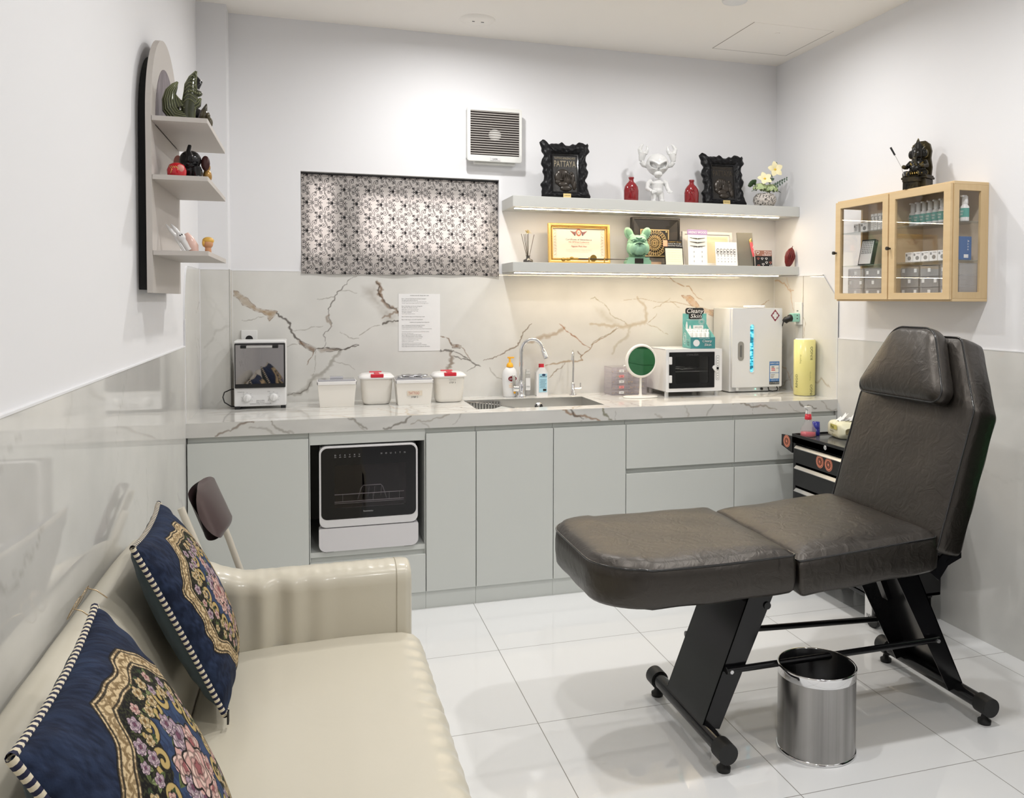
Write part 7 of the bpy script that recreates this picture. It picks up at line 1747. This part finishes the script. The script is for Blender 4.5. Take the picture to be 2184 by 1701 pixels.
def pillow(label, nb, nt_, ft, fb, bulge, seed, n=560):
    nb, nt_, ft, fb = [np.array(p) for p in (nb, nt_, ft, fb)]; ctr = (nb+nt_+ft+fb)/4
    t = T('throw_pillow', label, 'pillow', tuple(ctr), group='blue tapestry pillows on the sofa')
    nrm = np.cross(fb-nb, nt_-nb); nrm = nrm/np.linalg.norm(nrm)
    if nrm[0] < 0: nrm = -nrm
    rng = np.random.default_rng(seed)
    def surf(n, side):
        U, V = np.meshgrid(np.linspace(0, 1, n), np.linspace(0, 1, n))
        u, v = U*2-1, V*2-1
        pin = .055; u2 = u*(1-pin*(1-v*v)*abs(u)**2); v2 = v*(1-pin*(1-u*u)*abs(v)**2)
        uu, vv = ((u2+1)/2)[..., None], ((v2+1)/2)[..., None]
        P = nb*(1-uu)*(1-vv)+fb*uu*(1-vv)+nt_*(1-uu)*vv+ft*uu*vv
        h = ((1-u**2)*(1-v**2)); h = np.clip(h, 0, 1)**.42*bulge
        rim = 1-np.clip((1-np.maximum(abs(u), abs(v)))/.25, 0, 1)
        puck = .006*np.sin(v*26+seed)*np.clip(1-(1-abs(u))/.3, 0, 1)*(1-abs(u)**12)+.005*np.sin(u*22)*np.clip(1-(1-abs(v))/.3, 0, 1)*(1-abs(v)**12)
        return P+nrm*((h+puck*.7)*side)[..., None]-ctr, U, V
    P, U, V = surf(n, 1); grid_mesh('front', P[:, :] if False else P, M_velvet, t, col=tapestry(n, seed))
    P2, _, _ = surf(60, -.85); grid_mesh('back', P2[:, ::-1].copy(), M_back, t)
    m = 70; e_ = [P[0, int(i)] for i in np.linspace(0, n-1, m)][:-1]+[P[int(i), -1] for i in np.linspace(0, n-1, m)][:-1]+[P[-1, int(i)] for i in np.linspace(n-1, 0, m)][:-1]+[P[int(i), 0] for i in np.linspace(n-1, 0, m)][:-1]
    mb = MB(); N = len(e_)
    for k in range(0, N):
        a, b, c_ = e_[k], e_[(k+1) % N], e_[(k+2) % N]
        mb.tube([a, (np.array(a)+np.array(b))/2, b], .0062, 8, m=(k % 2), cap=False)
    mb.build('striped_cord', [M_cordb, M_cordw], t)
    return t, nrm
p1, n1 = pillow('blue floral tapestry pillow leaning at the far end of the sofa', (-.893, -1.202, .445), (-1.066, -1.256, .855), (-1.084, -.815, .850), (-.910, -.762, .442), .070, 3)
MB().box(-.002, .002, -.018, .0, -.022, .004).build('care_tag', M_black, p1).location = Vector((-.885, -1.205, .455))-p1.location
p2, n2 = pillow('blue floral tapestry pillow leaning nearest the camera', (-.825, -2.085, .440), (-1.030, -2.140, .866), (-1.052, -1.650, .868), (-.850, -1.600, .440), .075, 8)
# ================================================================ eyeglasses on the sofa back
t = T('eyeglasses', 'thin gold-rimmed eyeglasses resting on the sofa back above the near pillow', 'eyeglasses', (-1.152, -1.33, .762)); M_gr = mat('gold_rim', s2l(170, 150, 120), .25, .9)
def lens(c, a0): return [(c[0]+.005*math.cos(a), c[1]+.025*math.cos(a)*1.0, c[2]+.021*math.sin(a)) for a in np.linspace(0, 2*math.pi, 28)[:-1]]
for k, dy in enumerate((-.030, .034)):
    rim = [(.010*math.sin(a), dy+.027*math.cos(a), .012+.020*math.sin(a)) for a in np.linspace(0, 2*math.pi, 28)[:-1]]
    r_ = MB().tube(rim, .0011, 6, closed=True).build('rim', M_gr, t); MB().poly([(p[0], p[1], p[2]) for p in rim]).build('lens', glassmat('lens_glass', (.97, .97, .97), 1.5), r_, solid=.001)
MB().tube([(0, -.004, .014), (.003, .002, .018), (0, .008, .014)], .0012, 6).build('bridge', M_gr, t)
for dy, sy in ((-.058, -1), (.062, 1)): MB().tube([(.004, dy, .020), (.020, dy, .014), (.040, dy, -.004)], .0012, 6).build('temple', M_gr, t)
# ================================================================ folding chair
t = T('folding_chair', 'beige framed folding chair with a brown padded back behind the sofa arm', 'folding chair', (-.92, -.06, 0)); o = -t.location
M_brown = mat('brown_vinyl', s2l(84, 70, 70), .3); M_beige = mat('beige_paint', s2l(214, 208, 194), .35)
nb, nt_, ft, fb = [Vector(p) for p in ((-1.020, -.205, .555), (-1.093, -.220, .760), (-1.058, .085, .745), (-.985, .085, .570))]
def padf(d):
    def f(u, v):
        uu, vv = 2*u-1, 2*v-1; q = max(abs(uu), abs(vv)); k = (abs(uu)**3.2+abs(vv)**3.2)**(1/3.2); s_ = (q/k) if k > 1e-6 else 1
        uu, vv = uu*s_, vv*s_; u2, v2 = (uu+1)/2, (vv+1)/2; p = nb*(1-u2)*(1-v2)+fb*u2*(1-v2)+nt_*(1-u2)*v2+ft*u2*v2
        n_ = (fb-nb).cross(nt_-nb).normalized()
        return p+n_*(d*(1-max(abs(uu), abs(vv))**8)**.5+.010*(1-uu*uu)) if True else p
    return f
MB(off=o).grid(32, 24, padf(.016)).build('backrest_pad', M_brown, t)
MB(off=o).grid(32, 24, lambda u, v: padf(-.018)(1-u, v)).build('backrest_shell', mat('brown_shell', s2l(60, 46, 46), .3), t)
for y, xo in ((-.235, -.012), (.10, .03)):
    MB(off=o).tube([(-1.098+xo, y, .70), (-1.025+xo, y, .50), (-.93+xo*.5, y, .25), (-.85, y, .012)], .0115, 12).build('leg', M_beige, t)
    MB(off=o).tube([(-.76, y+.02*(1 if y < 0 else -1), .34), (-.93, y+.02*(1 if y < 0 else -1), .22), (-1.07, y+.02*(1 if y < 0 else -1), .012)], .0105, 12).build('leg', M_beige, t)
MB(off=o).box(-1.02, -.72, -.20, .07, .335, .37).build('seat', M_brown, t, bevel=.012, seg=3)
MB(off=o).tube([(-.93, -.235, .25), (-.93, .10, .25)], .008, 8).build('crossbar', M_beige, t)
# ================================================================ things beside the camera that the round mirror shows
t = T('low_cabinet', 'black open cabinet by the right wall beyond the bed, seen only in the mirror', 'cabinet', (1.75, -1.55, 0)); o = -t.location
mb = MB(off=o).box(1.60, XR-.005, -2.05, -1.03, .60, .63).box(1.60, XR-.005, -2.05, -1.03, .05, .08).box(1.60, XR-.005, -2.05, -2.02, .05, 1.25).box(XR-.02, XR-.005, -2.05, -1.03, .05, 1.25).box(1.60, XR-.005, -2.05, -1.03, 1.22, 1.25).box(1.60, XR-.005, -2.05, -1.03, 0, .05); mb.build('case', M_black, t)
M_gbox = mat('green_carton', s2l(70, 150, 96), .5, noise=(20, .3, s2l(100, 175, 120)))
for k in range(3):
    t = T('green_carton', 'green carton, %s of the stack in the black cabinet' % ('bottom', 'middle', 'top')[k], 'box', (1.815, -1.22, .631+k*.125)); MB().box(-.068, .068, -.16, .16, 0, .122).build('carton', M_gbox, t, bevel=.003)
